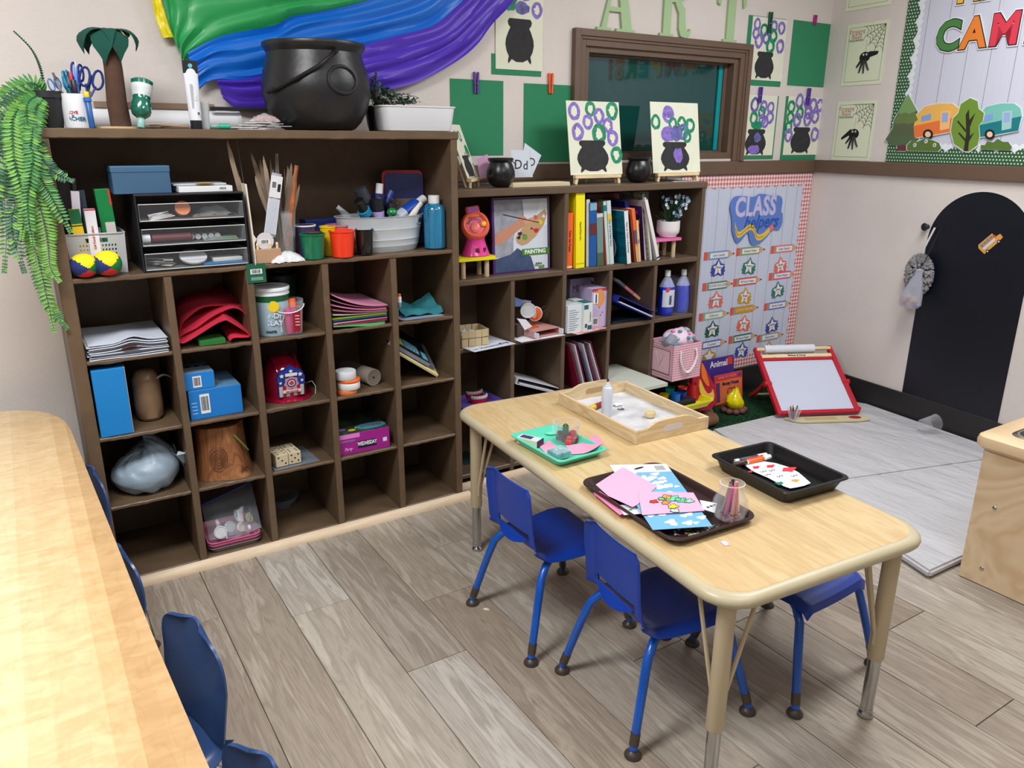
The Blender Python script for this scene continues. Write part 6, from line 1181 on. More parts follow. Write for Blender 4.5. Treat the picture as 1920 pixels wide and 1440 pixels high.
tag(g.out('foliage', [mat((40, 70, 50), .6), mat((44, 84, 56), .6, var=.3, ns=40)], t, nrm=False), None, None, kind='stuff')
FB = mat((150, 176, 220), .6); FW2 = mat((206, 216, 236), .6)
for k, e_ in enumerate(tips[:26]):
    g = G(); e2 = Vector((e_.x*1.05+.012, e_.y-.008, e_.z))
    for j in range(5): a = 2*PI*j/5+k; leaf(g, e2, (math.cos(a), -.35, math.sin(a)), .0125, .0042, 0, up=(0, -1, 0), fold=.1)
    g.ball(e2+Vector((0, -.002, 0)), .0018, 1, u=6, v=4); g.out('flower', [FB if k % 3 else FW2, mat((230, 220, 170), .6)], t, nrm=False)
Y2, Y3, Y4 = RB[1]+.001, RB[2]+.001, RB[3]+.001
t = sheet('paper_sign', 'white paper sign overhanging the shelf edge under the woven basket', 'paper', 1.385, 1.61, -.375, -.14, Y2, mat((206, 212, 226), .8), .0012, rz=.12)
for s, x, z, sz, c in (('Homework', .0, -.085, .026, (70, 80, 110)), ('6:9', -.085, -.09, .022, (150, 120, 90)), ('Aug', .075, -.075, .03, (40, 50, 90))): text(s, sz, mat(c, .6), t, (x, z, .0016), rx=0, rz=.03)
x = (YP(867, 620, -.31).x+YP(919, 620, -.31).x)/2+.02; t = E('woven_basket', 'square woven paper basket of scraps in the lower shelf', 'basket', (x-.02, -.255, Y2+.0015), -.12); WV = mat((196, 176, 136), .75, var=.06, ns=20); wb, hb, db = .062, .072, .055
g = G(); g.box(-wb, wb, -db, db, 0, .003); g.out('base', WV, t)
for r in range(2):
    for k in range(4):
        for (ax, s) in (('x', -1), ('y', 1), ('x', 1), ('y', -1)):
            wdt = wb if ax == 'x' else db; a0 = -wdt+2*wdt*k/4; o = .0022*((k+r) % 2); fl = 1+.10*r
            g = G()
            if ax == 'x': g.box(a0+.0008, a0+2*wdt/4-.0008, s*(db+o)-.0012, s*(db+o)+.0012, .003+r*hb/2, (r+1)*hb/2, bev=.0008)
            else: g.box(s*(wb+o)-.0012, s*(wb+o)+.0012, a0+.0008, a0+2*wdt/4-.0008, .003+r*hb/2, (r+1)*hb/2, bev=.0008)
            g.out('woven_strip', WV, t)
t2 = E('tissue_scraps', 'white tissue and clear scraps inside the woven basket', 'paper', (x-.025, -.25, Y2+.03)); g = G(); g.grid(lambda u, v: ((u-.5)*.10, (v-.5)*.085, .03*math.sin(PI*u)**.5*math.sin(PI*v)**.5+.022*N3(u*5, v*5, 3)), 18, 14, th=.001); g.out('tissue', mat((168, 178, 200), .6), t2, True)
# second cell: cup, lids, box
t = sheet('paper_sheet', 'white paper with a red edge under the doughnut box', 'paper', 1.652, 1.895, -.355, -.12, Y2, PAPER, .002, rz=.03); g = G(); g.box(-.12, .12, -.1195, -.117, -.0, .0018); g.out('red_edge', mat((150, 40, 60), .6), t)
t = E('snack_box', 'flattened doughnut snack box with an open end', 'box', (1.80, -.235, Y2+.003), .12); DN = mat((206, 172, 196), .5, var=.2, ns=30, h2=(214, 140, 100)); g = G(); g.box(-.075, .075, -.095, .095, .002, .004); g.box(-.075, .075, -.095, .095, .030, .032); g.box(-.075, -.073, -.095, .095, .004, .030); g.box(.073, .075, -.095, .095, .004, .030); g.box(-.073, .073, .093, .095, .004, .030); g.out('body', DN, t)
for k, (dx, dy) in enumerate(((-.02, -.02), (.035, .03))): g = G(); g.ball((dx, dy, .0325), .032, sz=.05, sy=.8); g.out('doughnut_print', mat((206, 96, 50), .5, var=.4, ns=60), t)
for sx in (-1, 1): g = G(); g.box(sx*.074-.003, sx*.074+.003, -.12, -.095, .006, .028); g.out('end_flap', PAPER, t)
def pxobj(px, py, y): return YP(px, py, y)
P = pxobj(990, 582, -.27); t = E('paper_cup', 'kraft and white paper cup lying with its mouth towards the room', 'cup', P); t.rotation_euler = (PI/2+.15, 0, -.35); g = G(); g.lathe([(.026, -.07), (.034, .0), (.036, .002), (.034, .003), (.032, -.002), (.025, -.065), (0, -.065)], 28, T=rot(0, 'X')); g.out('body', mat((188, 152, 112), .7), t, True); g = G(); g.lathe([(.0348, .001), (.0362, .003), (.033, .0035), (.0315, .000), (0, -.004)], 28); g.out('lining', mat((212, 218, 226), .5), t, True)
P = pxobj(1003, 588, -.25); t = E('paper_bowl', 'orange and white round lid behind the paper cup', 'lid', P); t.rotation_euler = (PI/2, 0, -.3); g = G(); g.lathe([(0, 0), (.032, 0), (.034, .003), (.030, .005), (0, .003)], 28); g.out('lid', mat((230, 104, 54), .4), t, True); g = G(); g.lathe([(.031, .0052), (.0345, .004), (.0345, .001)], 28, cap0=False, cap1=False); g.out('rim', PAPER, t, True); g = G(); g.slab(ell(.012, .02, 12, -.006), .0052, .006); g.out('picture_spot', mat((220, 190, 180), .5), t)
card('tissue', 'blue folded tissue on top of the paper cup', [(965, 557), (978, 562), (996, 564), (995, 574), (966, 575)], -.24, mat((110, 132, 190), .7))
t = card('paper_label', 'small white printed label hanging below the paper cup', [(969, 597), (986, 599), (998, 612), (984, 619), (975, 605)], -.31, PAPER); 
P = pxobj(970, 612, -.25); t = E('brown_box', 'dark brown small box behind the paper label', 'box', (P.x, -.24, Y2+.003)); g = G(); g.box(-.028, .028, -.03, .03, 0, .055, bev=.002, T=rot(.3, 'Z')); g.out('body', mat((88, 74, 64), .7), t)
g = G(); P = pxobj(1012, 580, -.24); t = E('net_ribbon', 'dark tangled ribbon with bits beside the orange lid', 'ribbon', P); g.tube([(0, 0, 0), (.02, -.01, .015), (.035, 0, -.01), (.02, .01, -.02), (.045, -.01, .0)], .0015, 5); g.out('ribbon', mat((70, 60, 44), .6), t)
# third cell
t, w_, d_, h_ = boxitem('snack_box', 'tall snack box with an orange doughnut picture', 'box', 1108, 1136, 612, 541, -.30, Y2, .20, mat((196, 178, 218), .5), bev=.0008, rz=0)
fbox(t, -w_/2, w_/2, h_*.93, h_, -d_/2, mat((176, 60, 70), .5)); g = G(); g.plate(ell(w_*.33, h_*.22, 20, -.0, h_*.76), -d_/2-.0012, -d_/2-.0002); g.out('doughnut_print', mat((222, 150, 84), .5), t); fbox(t, -w_*.42, -w_*.1, h_*.62, h_*.88, -d_/2-.0012, WHITE); fbox(t, -w_*.28, -w_*.2, h_*.64, h_*.86, -d_/2-.0022, mat((40, 60, 120), .5), 'label_line'); barcode(t, -w_*.4, -w_*.05, h_*.06, h_*.26, -d_/2)
for k in range(6): g = G(); g.ball(((-.1+.1*(k % 4))*w_*1.1, -d_/2-.0003, h_*(.18+.065*k)), .004, sy=.15); g.out('sprinkle_print', mat([(200, 60, 80), (210, 190, 80), (60, 130, 80)][k % 3], .5), t)
t, w_, d_, h_ = boxitem('snack_box', 'opened printed snack box at the back left of the cell', 'box', 1067, 1106, 606, 522, -.20, Y2, .12, mat((120, 112, 140), .5), bev=.0008)
text('MINI', .05, mat((30, 26, 40), .5), t, (-w_*.1, -d_/2-.0006, h_*.78), ry=-PI/2*0, xs=.7); 
for k, (dx, dz) in enumerate(((-.2, .46), (.2, .4), (-.38, .42))): g = G(); g.ball((w_*dx, -d_/2, h_*dz), .017, sy=.1); g.out('doughnut_print', mat((160, 60, 34), .5), t)
g = G(); g.grid(lambda u, v: (w_/2+.06*u, -d_/2+.01*u, h_*(1-.05*v*12*(.35+.6*u)*.3)-.03*u), 3, 3, th=.0008); g.out('window_flap', clear('d0d4dc', .35, .1), t)
P = YP(1072, 577, -.25); t = E('ring_stack', 'yellow ring stack above the white snack box', 'rings', (YP(1076, 577, -.25).x, -.24, Y2+.068)); g = G()
for k in range(3): g.lathe([(.02, .006*k), (.026, .006*k+.003), (.02, .006*k+.006)], 20, cap0=False, cap1=False)
g.out('rings', mat((226, 170, 40), .4), t, True); t2, w_, d_, h_ = boxitem('snack_box', 'white nutrition printed box at the front left', 'box', 1064, 1094, 616, 573, -.33, Y2, .13, mat((216, 226, 232), .5), bev=.0008)
for k in range(10): fbox(t2, -w_*.42, -w_*.42+w_*(.4+.1*(k % 3)), h_*(.1+.08*k), h_*(.115+.08*k), -d_/2, mat((80, 92, 104), .5), 'fine_print')
t, w_, d_, h_ = boxitem('snack_box', 'slim white box with teal marks beside the nutrition box', 'box', 1094, 1110, 614, 568, -.34, Y2, .13, mat((222, 228, 224), .5), bev=.0008)
for z in (.06, .78): fbox(t, -w_*.05 if z < .5 else -w_*.48, w_*.45 if z < .5 else 0, h_*z, h_*(z+.15), -d_/2, mat((30, 96, 124), .5)); 
barcode(t, -w_*.4, -w_*.05, h_*.1, h_*.3, -d_/2); tbox(t, -w_/2, w_/2, -d_/2, 0, h_, mat((20, 110, 100), .5)); text('Crackers', .013, mat((90, 96, 90), .5), t, (w_*.25, -d_/2-.0005, h_*.5), ry=-PI/2)
t = sheet('leaflet', 'pink printed leaflet under the snack boxes, overhanging the edge', 'paper', 1.95, 2.15, -.352, -.30, Y2-.0008, mat((206, 150, 150), .6, var=.4, ns=30), .0008, rz=.18)
# fourth cell: binder and packet
def binder(label, P0, w, h, th, col, ang, inner=(30, 30, 36)):
    t = E('binder', label, 'binder', P0); t.rotation_euler = ang; g = G(); th2 = .003; m = mat(col, .38)
    g.box(0, w, 0, h, 0, th2, bev=.001); g.box(0, w, 0, h, th-th2, th, bev=.001); g.out('cover', m, t); g = G(); g.box(0, th2, .0, h, th2, th-th2); g.out('spine', m, t)
    g = G(); g.tube([(th2+.004+.012*math.cos(a), h*.5, th/2+.011*math.sin(a)) for a in [2*PI*k/14 for k in range(14)]], .0015, 6, loop=True); g.tube([(th2+.004+.012*math.cos(a), .03, th/2+.011*math.sin(a)) for a in [2*PI*k/14 for k in range(14)]], .0015, 6, loop=True); g.out('ring', CHROME, t, True)
    g = G(); g.box(.02, w-.01, .004, h-.004, th2+.002, th2+.008); g.out('papers', mat((206, 206, 220), .8), t); return t
binder('royal blue ring binder leaning down to the right, its end past the divider', (2.207, -.335, Y2+.118), .265, .20, .035, (30, 44, 150), (0, .42, 0))
t = E('tool_packet', 'red and grey packaged tool set leaning on the blue binder', 'packet', (2.215, -.30, Y2+.215)); t.rotation_euler = (.15, .62, .0); g = G(); g.box(0, .175, -.028, .028, 0, .014, bev=.002); g.out('body', mat((150, 84, 80), .4, var=.7, ns=26, h2=(90, 96, 100)), t)
for k, (x0, x1, c) in enumerate(((.0, .05, (60, 70, 76)), (.055, .115, (176, 90, 90)), (.12, .17, (196, 120, 104)))): tbox(t, x0, x1, -.026, .026, .014, mat(c, .4)); fbox(t, x0, x1, .001, .013, -.028, mat(c, .4))
t, w_, d_, h_ = boxitem('book', 'dark book lying flat under the blue binder', 'book', 1148, 1222, 610, 598, -.28, Y2, .2, mat((22, 40, 60), .6)); 
g = G(); 
# fifth cell: blue bottles in wrap
def jug(label, px, y, s=1.0, rz=0):
    x = YP(px, 590, y).x; t = E('soap_bottle', label, 'bottle', (x, y, Y2), rz); h = hz(px, 507, y, Y2)*s; g = G(); g.lathe([(.036, 0), (.041, .005), (.043, h*.3), (.039, h*.5), (.042, h*.62), (.026, h*.76), (0, h*.76)], 24, sy=.8); g.out('body', mat((4, 46, 196), .18, coat=.6), t, True)
    g = G(); g.lathe([(.0415, h*.64), (.025, h*.78), (.013, h*.86), (.013, h*.88)], 24, sy=.8, cap0=False); g.out('neck', clear('dfe6f4', .35, .1), t, True); g = G(); g.lathe([(.0145, h*.87), (.0145, h*.985), (.012, h), (0, h)], 18); g.out('cap', mat((220, 226, 232), .4), t, True); return t, h
t, h = jug('blue soap bottle with a printed label, left of the wrapped pair', 1247, -.26, 1, -.3); g = G(); g.grid(lambda u, v: (.0438*math.sin((u-.5)*1.7), -.0355*math.cos((u-.5)*1.7)-.0008, h*(.2+.38*v)), 10, 4); g.out('label_wrap', mat((206, 210, 226), .4), t, True)
text('nunc', .024, mat((40, 50, 110), .4), t, (.004, -.0375, h*.36), ry=-PI/2, bold=.03); g = G(); g.ball((-.008, -.034, h*.58), .013, sy=.2); g.out('fruit_print', mat((206, 70, 60), .4), t)
jug('blue soap bottle with a handle, right of the wrapped pair', 1277, -.25, 1.02, .1)
t = E('plastic_wrap', 'clear shrink wrap pulled around the pair of blue soap bottles', 'wrap', ((YP(1247, 590, -.26).x+YP(1277, 590, -.25).x)/2, -.255, Y2)); g = G(); g.rings([[((.088+.006*N3(math.cos(a)*3, z*20))*math.cos(a)*s, (.052+.006*N3(math.sin(a)*3, z*20, 4))*math.sin(a)*s, z) for a in [2*PI*k/32 for k in range(32)]] for z, s in ((.003, 1), (.05, 1.02), (.1, 1.0), (.15, .93), (.19, .7))], cap0=False, cap1=False); g.out('film', clear('d4dcf0', .03, .05), t, True)
x0, x1 = 1.385, 1.60; t = E('tray', 'purple rounded tray holding the red teeth models', 'tray', ((x0+x1)/2, -.235, Y3), 0); w_ = x1-x0; g = G(); sc = lambda s, z: [(x, y, z) for x, y in rrect(w_*s, .19*s, .03, 5)]
g.rings([sc(.90, 0), sc(.985, .018), sc(1.0, .019), sc(1.0, .021), sc(.97, .021), sc(.88, .003)]); g.out('body', mat((96, 78, 168), .4), t, True)
for i, (px, py, l) in enumerate(((893, 745, 'red and white teeth model at the back of the purple tray'), (902, 754, 'red and white teeth model at the front of the purple tray'))):
    P = ZP(px, py, Y3+.006); t = E('teeth_model', l, 'toy', (P.x, max(P.y, -.31)+.02, Y3+.0045), .0); g = G(); g.lathe([(.045, 0), (.047, .006), (.044, .018), (0, .018)], 24, sy=.62); g.out('gums', mat((176, 20, 44), .35), t, True)
    for k in range(11): a = PI+PI*(k+.5)/11; g = G(); g.box(-.005, .005, -.004, .004, 0, .014, bev=.002, T=tr(.039*math.cos(a), .026*math.sin(a), .0182) @ rot(a+PI/2, 'Z')); g.out('tooth', mat((226, 226, 224), .3), t, True)
binder('white ring binder leaning low in the second cell from the left', (1.655, -.315, Y3+.09), .245, .20, .030, (206, 210, 216), (0, .36, 0))
for i, (x, c, an, l) in enumerate(((1.930, (132, 24, 52), -.30, 'dark red ring binder leaning left, first of the three'), (1.985, (28, 20, 60), -.33, 'navy ring binder leaning in the middle of the three'), (2.030, (140, 30, 70), -.36, 'crimson ring binder leaning right of the navy one'))):
    t = binder(l, (x+.095, -.325, Y3+.002), .25, .22, .04, c, (0, 0, 0)); t.rotation_euler = (0, -PI/2+an, 0); 
    t.location = (x+.125, -.325+.0, Y3+.004)
a = ZP(1160, 692, Y3+.016); t = E('foam_board', 'off-white foam board sticking out of the shelf behind the wooden tray', 'board', (2.315, -.29, Y3)); g = G(); g.box(-.108, .108, -.20, .19, 0, .018, bev=.001); g.out('board', mat((196, 202, 190), .8), t)
# gift bag
BX0, BX1 = 2.482, 2.675; yb = -.455; t = E('gift_bag', 'pink dotted gift bag with a white rope handle at the right of the lower shelf', 'bag', ((BX0+BX1)/2, yb+.09, Y3+.001)); w_, d_ = BX1-BX0, .18; h_ = hz(1252, 652, yb, Y3)
def dotmat():
    m = bpy.data.materials.new('pink_dots'); m.use_nodes = True; nt = m.node_tree; L = nt.links.new; N = nt.nodes.new; b = nt.nodes['Principled BSDF']; tc = N('ShaderNodeTexCoord'); sp = N('ShaderNodeSeparateXYZ'); L(tc.outputs['Object'], sp.inputs[0])
    ad = N('ShaderNodeMath'); L(sp.outputs[0], ad.inputs[0]); L(sp.outputs[1], ad.inputs[1]); outs = []
    for src, f in ((ad.outputs[0], 95), (sp.outputs[2], 82)):
        q = N('ShaderNodeMath'); q.operation = 'MULTIPLY'; q.inputs[1].default_value = f; L(src, q.inputs[0]); fr = N('ShaderNodeMath'); fr.operation = 'FRACT'; L(q.outputs[0], fr.inputs[0]); lt = N('ShaderNodeMath'); lt.operation = 'LESS_THAN'; lt.inputs[1].default_value = .42; L(fr.outputs[0], lt.inputs[0]); outs.append(lt)
    mu = N('ShaderNodeMath'); mu.operation = 'MULTIPLY'; L(outs[0].outputs[0], mu.inputs[0]); L(outs[1].outputs[0], mu.inputs[1]); mx = N('ShaderNodeMix'); mx.data_type = 'RGBA'; mx.inputs[6].default_value = rgb((240, 188, 204)); mx.inputs[7].default_value = rgb((92, 50, 70)); L(mu.outputs[0], mx.inputs[0]); L(mx.outputs[2], b.inputs['Base Color']); return m
DM = dotmat(); g = G(); g.box(-w_/2, w_/2, -d_/2, -d_/2+.001, 0, h_); g.box(-w_/2, w_/2, d_/2-.001, d_/2, 0, h_); g.box(-w_/2, -w_/2+.001, -d_/2, d_/2, 0, h_); g.box(w_/2-.001, w_/2, -d_/2, d_/2, 0, h_); g.box(-w_/2, w_/2, -d_/2, d_/2, 0, .001); g.out('body', DM, t)
g = G(); g.box(-w_/2-.001, -w_/2-.0001, -d_/2+.02, d_/2-.02, .03, h_-.03); g.out('side_panel', mat((232, 190, 204), .5), t)
for q in ((.02, .023), (d_-.023, d_-.02)): g = G(); g.box(-w_/2-.0016, -w_/2-.001, -d_/2+q[0], -d_/2+q[1], .03, h_-.03); g.out('panel_border', BLACK, t)
for q in ((.03, .033), (h_-.033, h_-.03)): g = G(); g.box(-w_/2-.0016, -w_/2-.001, -d_/2+.02, d_/2-.02, q[0], q[1]); g.out('panel_border', BLACK, t)
g = G(); pts = [Vector((-.048, -d_/2-.004, h_-.035)), Vector((-.05, -d_/2-.009, h_-.08)), Vector((-.028, -d_/2-.012, h_-.128)), Vector((.0, -d_/2-.012, h_-.142)), Vector((.03, -d_/2-.012, h_-.118)), Vector((.055, -d_/2-.009, h_-.07)), Vector((.05, -d_/2-.004, h_-.03))]; sp = spline(pts, 60)
for ph_ in (0, 2.1, 4.2): g.tube([p+Vector((.0035*math.cos(k*.8+ph_), .0025*math.sin(k*.8+ph_), .0035*math.sin(k*.8+ph_))) for k, p in enumerate(sp)], .0032, 6)
g.out('rope_handle', mat((226, 222, 226), .8), t, True)
g = G(); g.tube([(-w_/2-.004, -.03, h_-.05), (-w_/2-.008, .0, h_-.11), (-w_/2-.004, .03, h_-.05)], .004, 6); g.out('rope_handle', mat((206, 190, 200), .8), t, True)
t = E('tissue_bundle', 'polka dot tissue bundle bulging from the gift bag', 'tissue', ((BX0+BX1)/2+.01, yb+.085, Y3+h_-.012)); g = G(); g.ball((0, 0, .02), .088, sx=.98, sy=.8, sz=.62, u=26, v=18)
for v in g.bm.verts: v.co *= 1+.13*N3(v.co.x*26, v.co.y*26, v.co.z*26)
g.out('tissue', mat((222, 196, 220), .5), t, True)
rnd = random.Random(5)
for k in range(16): a = rnd.uniform(-2.9, .1); e = rnd.uniform(.1, 1.1); g = G(); g.ball((.085*math.cos(a)*math.cos(e), .072*math.sin(a)*math.cos(e), .02+.056*math.sin(e)), .0115, sz=.7, u=8, v=6); g.out('dot', mat([(90, 150, 150), (226, 130, 180), (150, 190, 190)][k % 3], .6), t, True)
t = E('tissue_bundle', 'crumpled blue and brown tissue at the left of the gift bag opening', 'tissue', (BX0+.035, yb+.06, Y3+h_-.01)); g = G(); g.ball((0, 0, .015), .045, sx=1, sy=.9, sz=.8, u=18, v=12)
for v in g.bm.verts: v.co *= 1+.3*N3(v.co.x*30, v.co.y*30, v.co.z*30)
g.out('tissue', mat((170, 150, 150), .6, var=.4, ns=18, h2=(130, 170, 200)), t, True)
# bottom row: yellow bin with paint cups
xb, yb2 = 2.60, -.30; t = E('paint_caddy', 'yellow plastic caddy of paint cups in the bottom row below the gift bag', 'caddy', (2.66, -.36, Y4+.108)); YW = mat((226, 222, 30), .4); sc = lambda s, z: [(x, y, z) for x, y in rrect(.31*s, .17*s, .02, 4)]
g = G(); g.rings([sc(.84, 0), sc(.93, .026), sc(1.0, .028), sc(1.0, .036), sc(.92, .036), sc(.84, .004)]); g.out('body', YW, t, True)
for i, (dx, dy, c, l, hh) in enumerate(((-.115, .02, (236, 190, 30), 'yellow', .075), (-.075, -.035, (20, 110, 200), 'bright blue', .085), (-.065, .035, (20, 130, 110), 'green', .10), (-.01, -.01, (34, 44, 130), 'dark blue', .08), (.075, .01, (196, 24, 40), 'red', .10), (.03, .04, (230, 90, 50), 'orange', .085))):
    t = E('paint_cup', '%s paint cup in the yellow caddy' % l, 'cup', (2.66+dx, -.36+dy*.8, Y4+.1135), 0, 'paint cups in the yellow caddy'); g = G(); g.lathe([(.02, 0), (.024, hh), (.026, hh+.002), (.023, hh+.003), (.019, .004), (0, .004)], 20); g.out('body', mat(c, .35), t, True)
t = E('plastic_wrap', 'crumpled clear plastic behind the yellow paint caddy', 'bag', (2.52, -.18, Y4)); g = G(); g.grid(lambda u, v: ((u-.5)*.07, (v-.5)*.10, .01+.11*math.sin(PI*u)*math.sin(PI*v)+.03*N3(u*6, v*6)), 14, 12, th=.001); g.out('film', mat((190, 186, 186), .3, var=.2, ns=30), t, True)
t, w_, d_, h_ = boxitem('book', 'dark book with green lettering lying in the bottom left cell', 'book', 872, 905, 893, 880, -.22, Y4, .15, mat((20, 50, 46), .6)); text('DINO', .02, mat((30, 120, 90), .5), t, (0, -d_/2-.0006, h_*.5))
boxitem('added_dark_bin', 'added dark bin filling the darkness under the yellow paint caddy', 'bin', 1228, 1300, 812, 757, -.42, Y4, .13, mat((38, 34, 32), .6))  # added dark box, stands in for the darkness below the caddy rim
def WE(name, label, cat, x, z, y=-.0015, group=None): return E(name, label, cat, (x, y, z), 0, group)
GP = mat((44, 132, 92), .85, bump=.3, bs=160)
def wbox(pts, y=0):
    P_ = [YP(p[0], p[1], y) for p in pts]; return min(p.x for p in P_), max(p.x for p in P_), min(p.z for p in P_), max(p.z for p in P_)
def pin(label, px, py0, py1, c, y, group='coloured clothespins on the back wall'):
    a, b = YP(px, py0, y), YP(px, py1, y); t = WE('clothespin', label, 'clothespin', b.x, b.z, y, group); h = a.z-b.z; m = mat(c, .6)
    for sx in (-1, 1): g = G(); g.box(sx*.0065-.004 if sx > 0 else -.0105, .0105 if sx > 0 else -.0025, -.010, -.0005, 0, h, bev=.001, T=rot(sx*.03, 'Y')); g.out('wooden_half', m, t)
    g = G(); g.tube([(-.010, -.0105, h*.45), (.010, -.0105, h*.45)], .002, 6); g.out('spring', CHROME, t)
def gpaper(label, pts): 
    x0, x1, z0, z1_ = wbox(pts); t = WE('green_paper', label, 'paper', (x0+x1)/2, z0, group='green construction papers on the back wall'); g = G(); g.box(-(x1-x0)/2, (x1-x0)/2, -.001, 0, 0, z1_-z0); g.out('sheet', GP, t)
gpaper('green construction paper with a purple clothespin, no artwork', [(843, 147), (943, 291)]); pin('purple clothespin on the leftmost green paper', 892, 135, 175, (96, 56, 150), -.003)
gpaper('green construction paper with an orange clothespin left of the window', [(982, 156), (1067, 303)]); pin('orange clothespin on the green paper left of the window', 1031, 137, 175, (238, 98, 44), -.003)
gpaper('green paper behind the painting nearest the rainbow cloth', [(921, 100), (1014, 144)])
gpaper('green paper behind the upper painting right of the window', [(1404, 28), (1462, 163)]); gpaper('green construction paper with a magenta clothespin near the corner', [(1488, 37), (1546, 164)])
gpaper('green paper behind the lower painting right of the window', [(1391, 177), (1448, 298)]); gpaper('green paper behind the painting nearest the room corner', [(1474, 180), (1530, 299)])
pin('magenta clothespin on the bare green paper near the corner', 1526, 28, 47, (170, 40, 120), -.003); 
def wart(label, pts, rings, pot, blobs=()):
    x0, x1, z0, z1_ = wbox(pts); t = WE('painting', label, 'painting', (x0+x1)/2, z0, -.0035, 'potion paintings pinned to the back wall'); art(t, x1-x0, z1_-z0, rings, pot, blobs)
wart('potion painting partly behind the rainbow cloth', [(928, -45), (1016, 134)], [(.62, .86, .12, 'p'), (.75, .96, .12, 'p'), (.45, .97, .12, 'i'), (.86, .68, .12, 'p'), (.35, .8, .1, 'g')], (.50, .57, .60, .50), [(.30, .72, .13, .07, 'g'), (.55, .69, .16, .07, 'i')])
wart('potion painting with a dark green clothespin, upper right of the window', [(1411, 30), (1464, 153)], [(.14, .88, .10, 'p'), (.12, .74, .10, 'p'), (.34, .80, .11, 'g'), (.22, .62, .12, 'p'), (.42, .68, .10, 'i'), (.62, .88, .10, 'p'), (.62, .72, .12, 'g'), (.56, .56, .13, 'g'), (.84, .86, .11, 'p'), (.85, .57, .12, 'p')], (.44, .46, .55, .44))
pin('dark green clothespin on the upper painting right of the window', 1441, 22, 62, (20, 84, 62), -.008)
wart('potion painting with purple paint over the pot, lower right of the window', [(1394, 177), (1446, 291)], [(.34, .84, .13, 'i'), (.6, .82, .11, 'p'), (.82, .80, .11, 'p'), (.56, .72, .11, 'g'), (.34, .62, .12, 'g'), (.6, .6, .11, 'p'), (.82, .64, .12, 'p'), (.68, .56, .11, 'p')], (.46, .44, .62, .44), [(.46, .50, .17, .06, 'g'), (.50, .30, .11, .08, 'i'), (.42, .10, .16, .08, 'p')])
pin('purple clothespin on the lower painting right of the window', 1423, 163, 193, (84, 50, 150), -.008)
wart('potion painting with many purple rings nearest the room corner', [(1478, 180), (1530, 290)], [(.32, .92, .12, 'p'), (.55, .90, .11, 'p'), (.72, .86, .12, 'p'), (.92, .86, .11, 'p'), (.10, .82, .11, 'g'), (.36, .72, .11, 'g'), (.1, .64, .11, 'g'), (.30, .60, .12, 'p'), (.60, .74, .12, 'p'), (.60, .62, .12, 'p'), (.82, .66, .11, 'p'), (.08, .48, .1, 'g'), (.1, .34, .11, 'p'), (.86, .36, .12, 'p')], (.47, .48, .58, .46))
pin('purple clothespin on the painting nearest the room corner', 1513, 165, 197, (84, 50, 150), -.008)
# ART letters
LG_ = mat((166, 194, 148), .6, var=.04, ns=6)
def letter(label, px, polys, sx=1):
    t = WE('wall_letter', label, 'letter', YP(px, 60, 0).x, 1.985, -.001, 'green wooden letters above the window'); g = G()
    for i, p in enumerate(polys): g.plate([(x*sx, z) for x, z in p], -.0135-.0002*i, 0)
    g.out('letter_body', LG_, t); return t
letter('pale green wooden letter A on top of the window casing', 1152, [[(-.115, 0), (-.03, 0), (-.03, .014), (-.06, .014), (-.01, .27), (.02, .30), (-.005, .30), (-.09, .014), (-.115, .014)], [(.0, .0), (.115, 0), (.115, .014), (.095, .014), (.03, .30), (-.01, .30), (.035, .014), (0, .014)], [(-.06, .085), (.05, .085), (.05, .105), (-.055, .105)]])
letter('pale green wooden letter R on top of the window casing', 1262, [[(-.10, 0), (-.01, 0), (-.01, .014), (-.03, .014), (-.03, .30), (-.10, .30), (-.10, .285), (-.08, .285), (-.08, .014), (-.10, .014)], [(-.03, .30), (.03, .30), (.075, .275), (.085, .23), (.075, .185), (.03, .16), (-.03, .155), (-.03, .175), (.02, .18), (.035, .20), (.04, .23), (.035, .262), (.01, .28), (-.03, .28)], [(-.005, .165), (.03, .16), (.06, .13), (.068, .06), (.075, .035), (.09, .03), (.098, .045), (.108, .042), (.10, .012), (.075, -.0), (.04, .005), (.024, .04), (.02, .11), (-.005, .15)]])
letter('pale green wooden letter T on top of the window casing', 1366, [[(-.05, 0), (.05, 0), (.05, .014), (.028, .014), (.028, .25), (-.028, .25), (-.028, .014), (-.05, .014)], [(-.10, .295), (.10, .295), (.105, .18), (.085, .17), (.075, .235), (.04, .262), (-.04, .262), (-.075, .235), (-.085, .17), (-.105, .18)]])
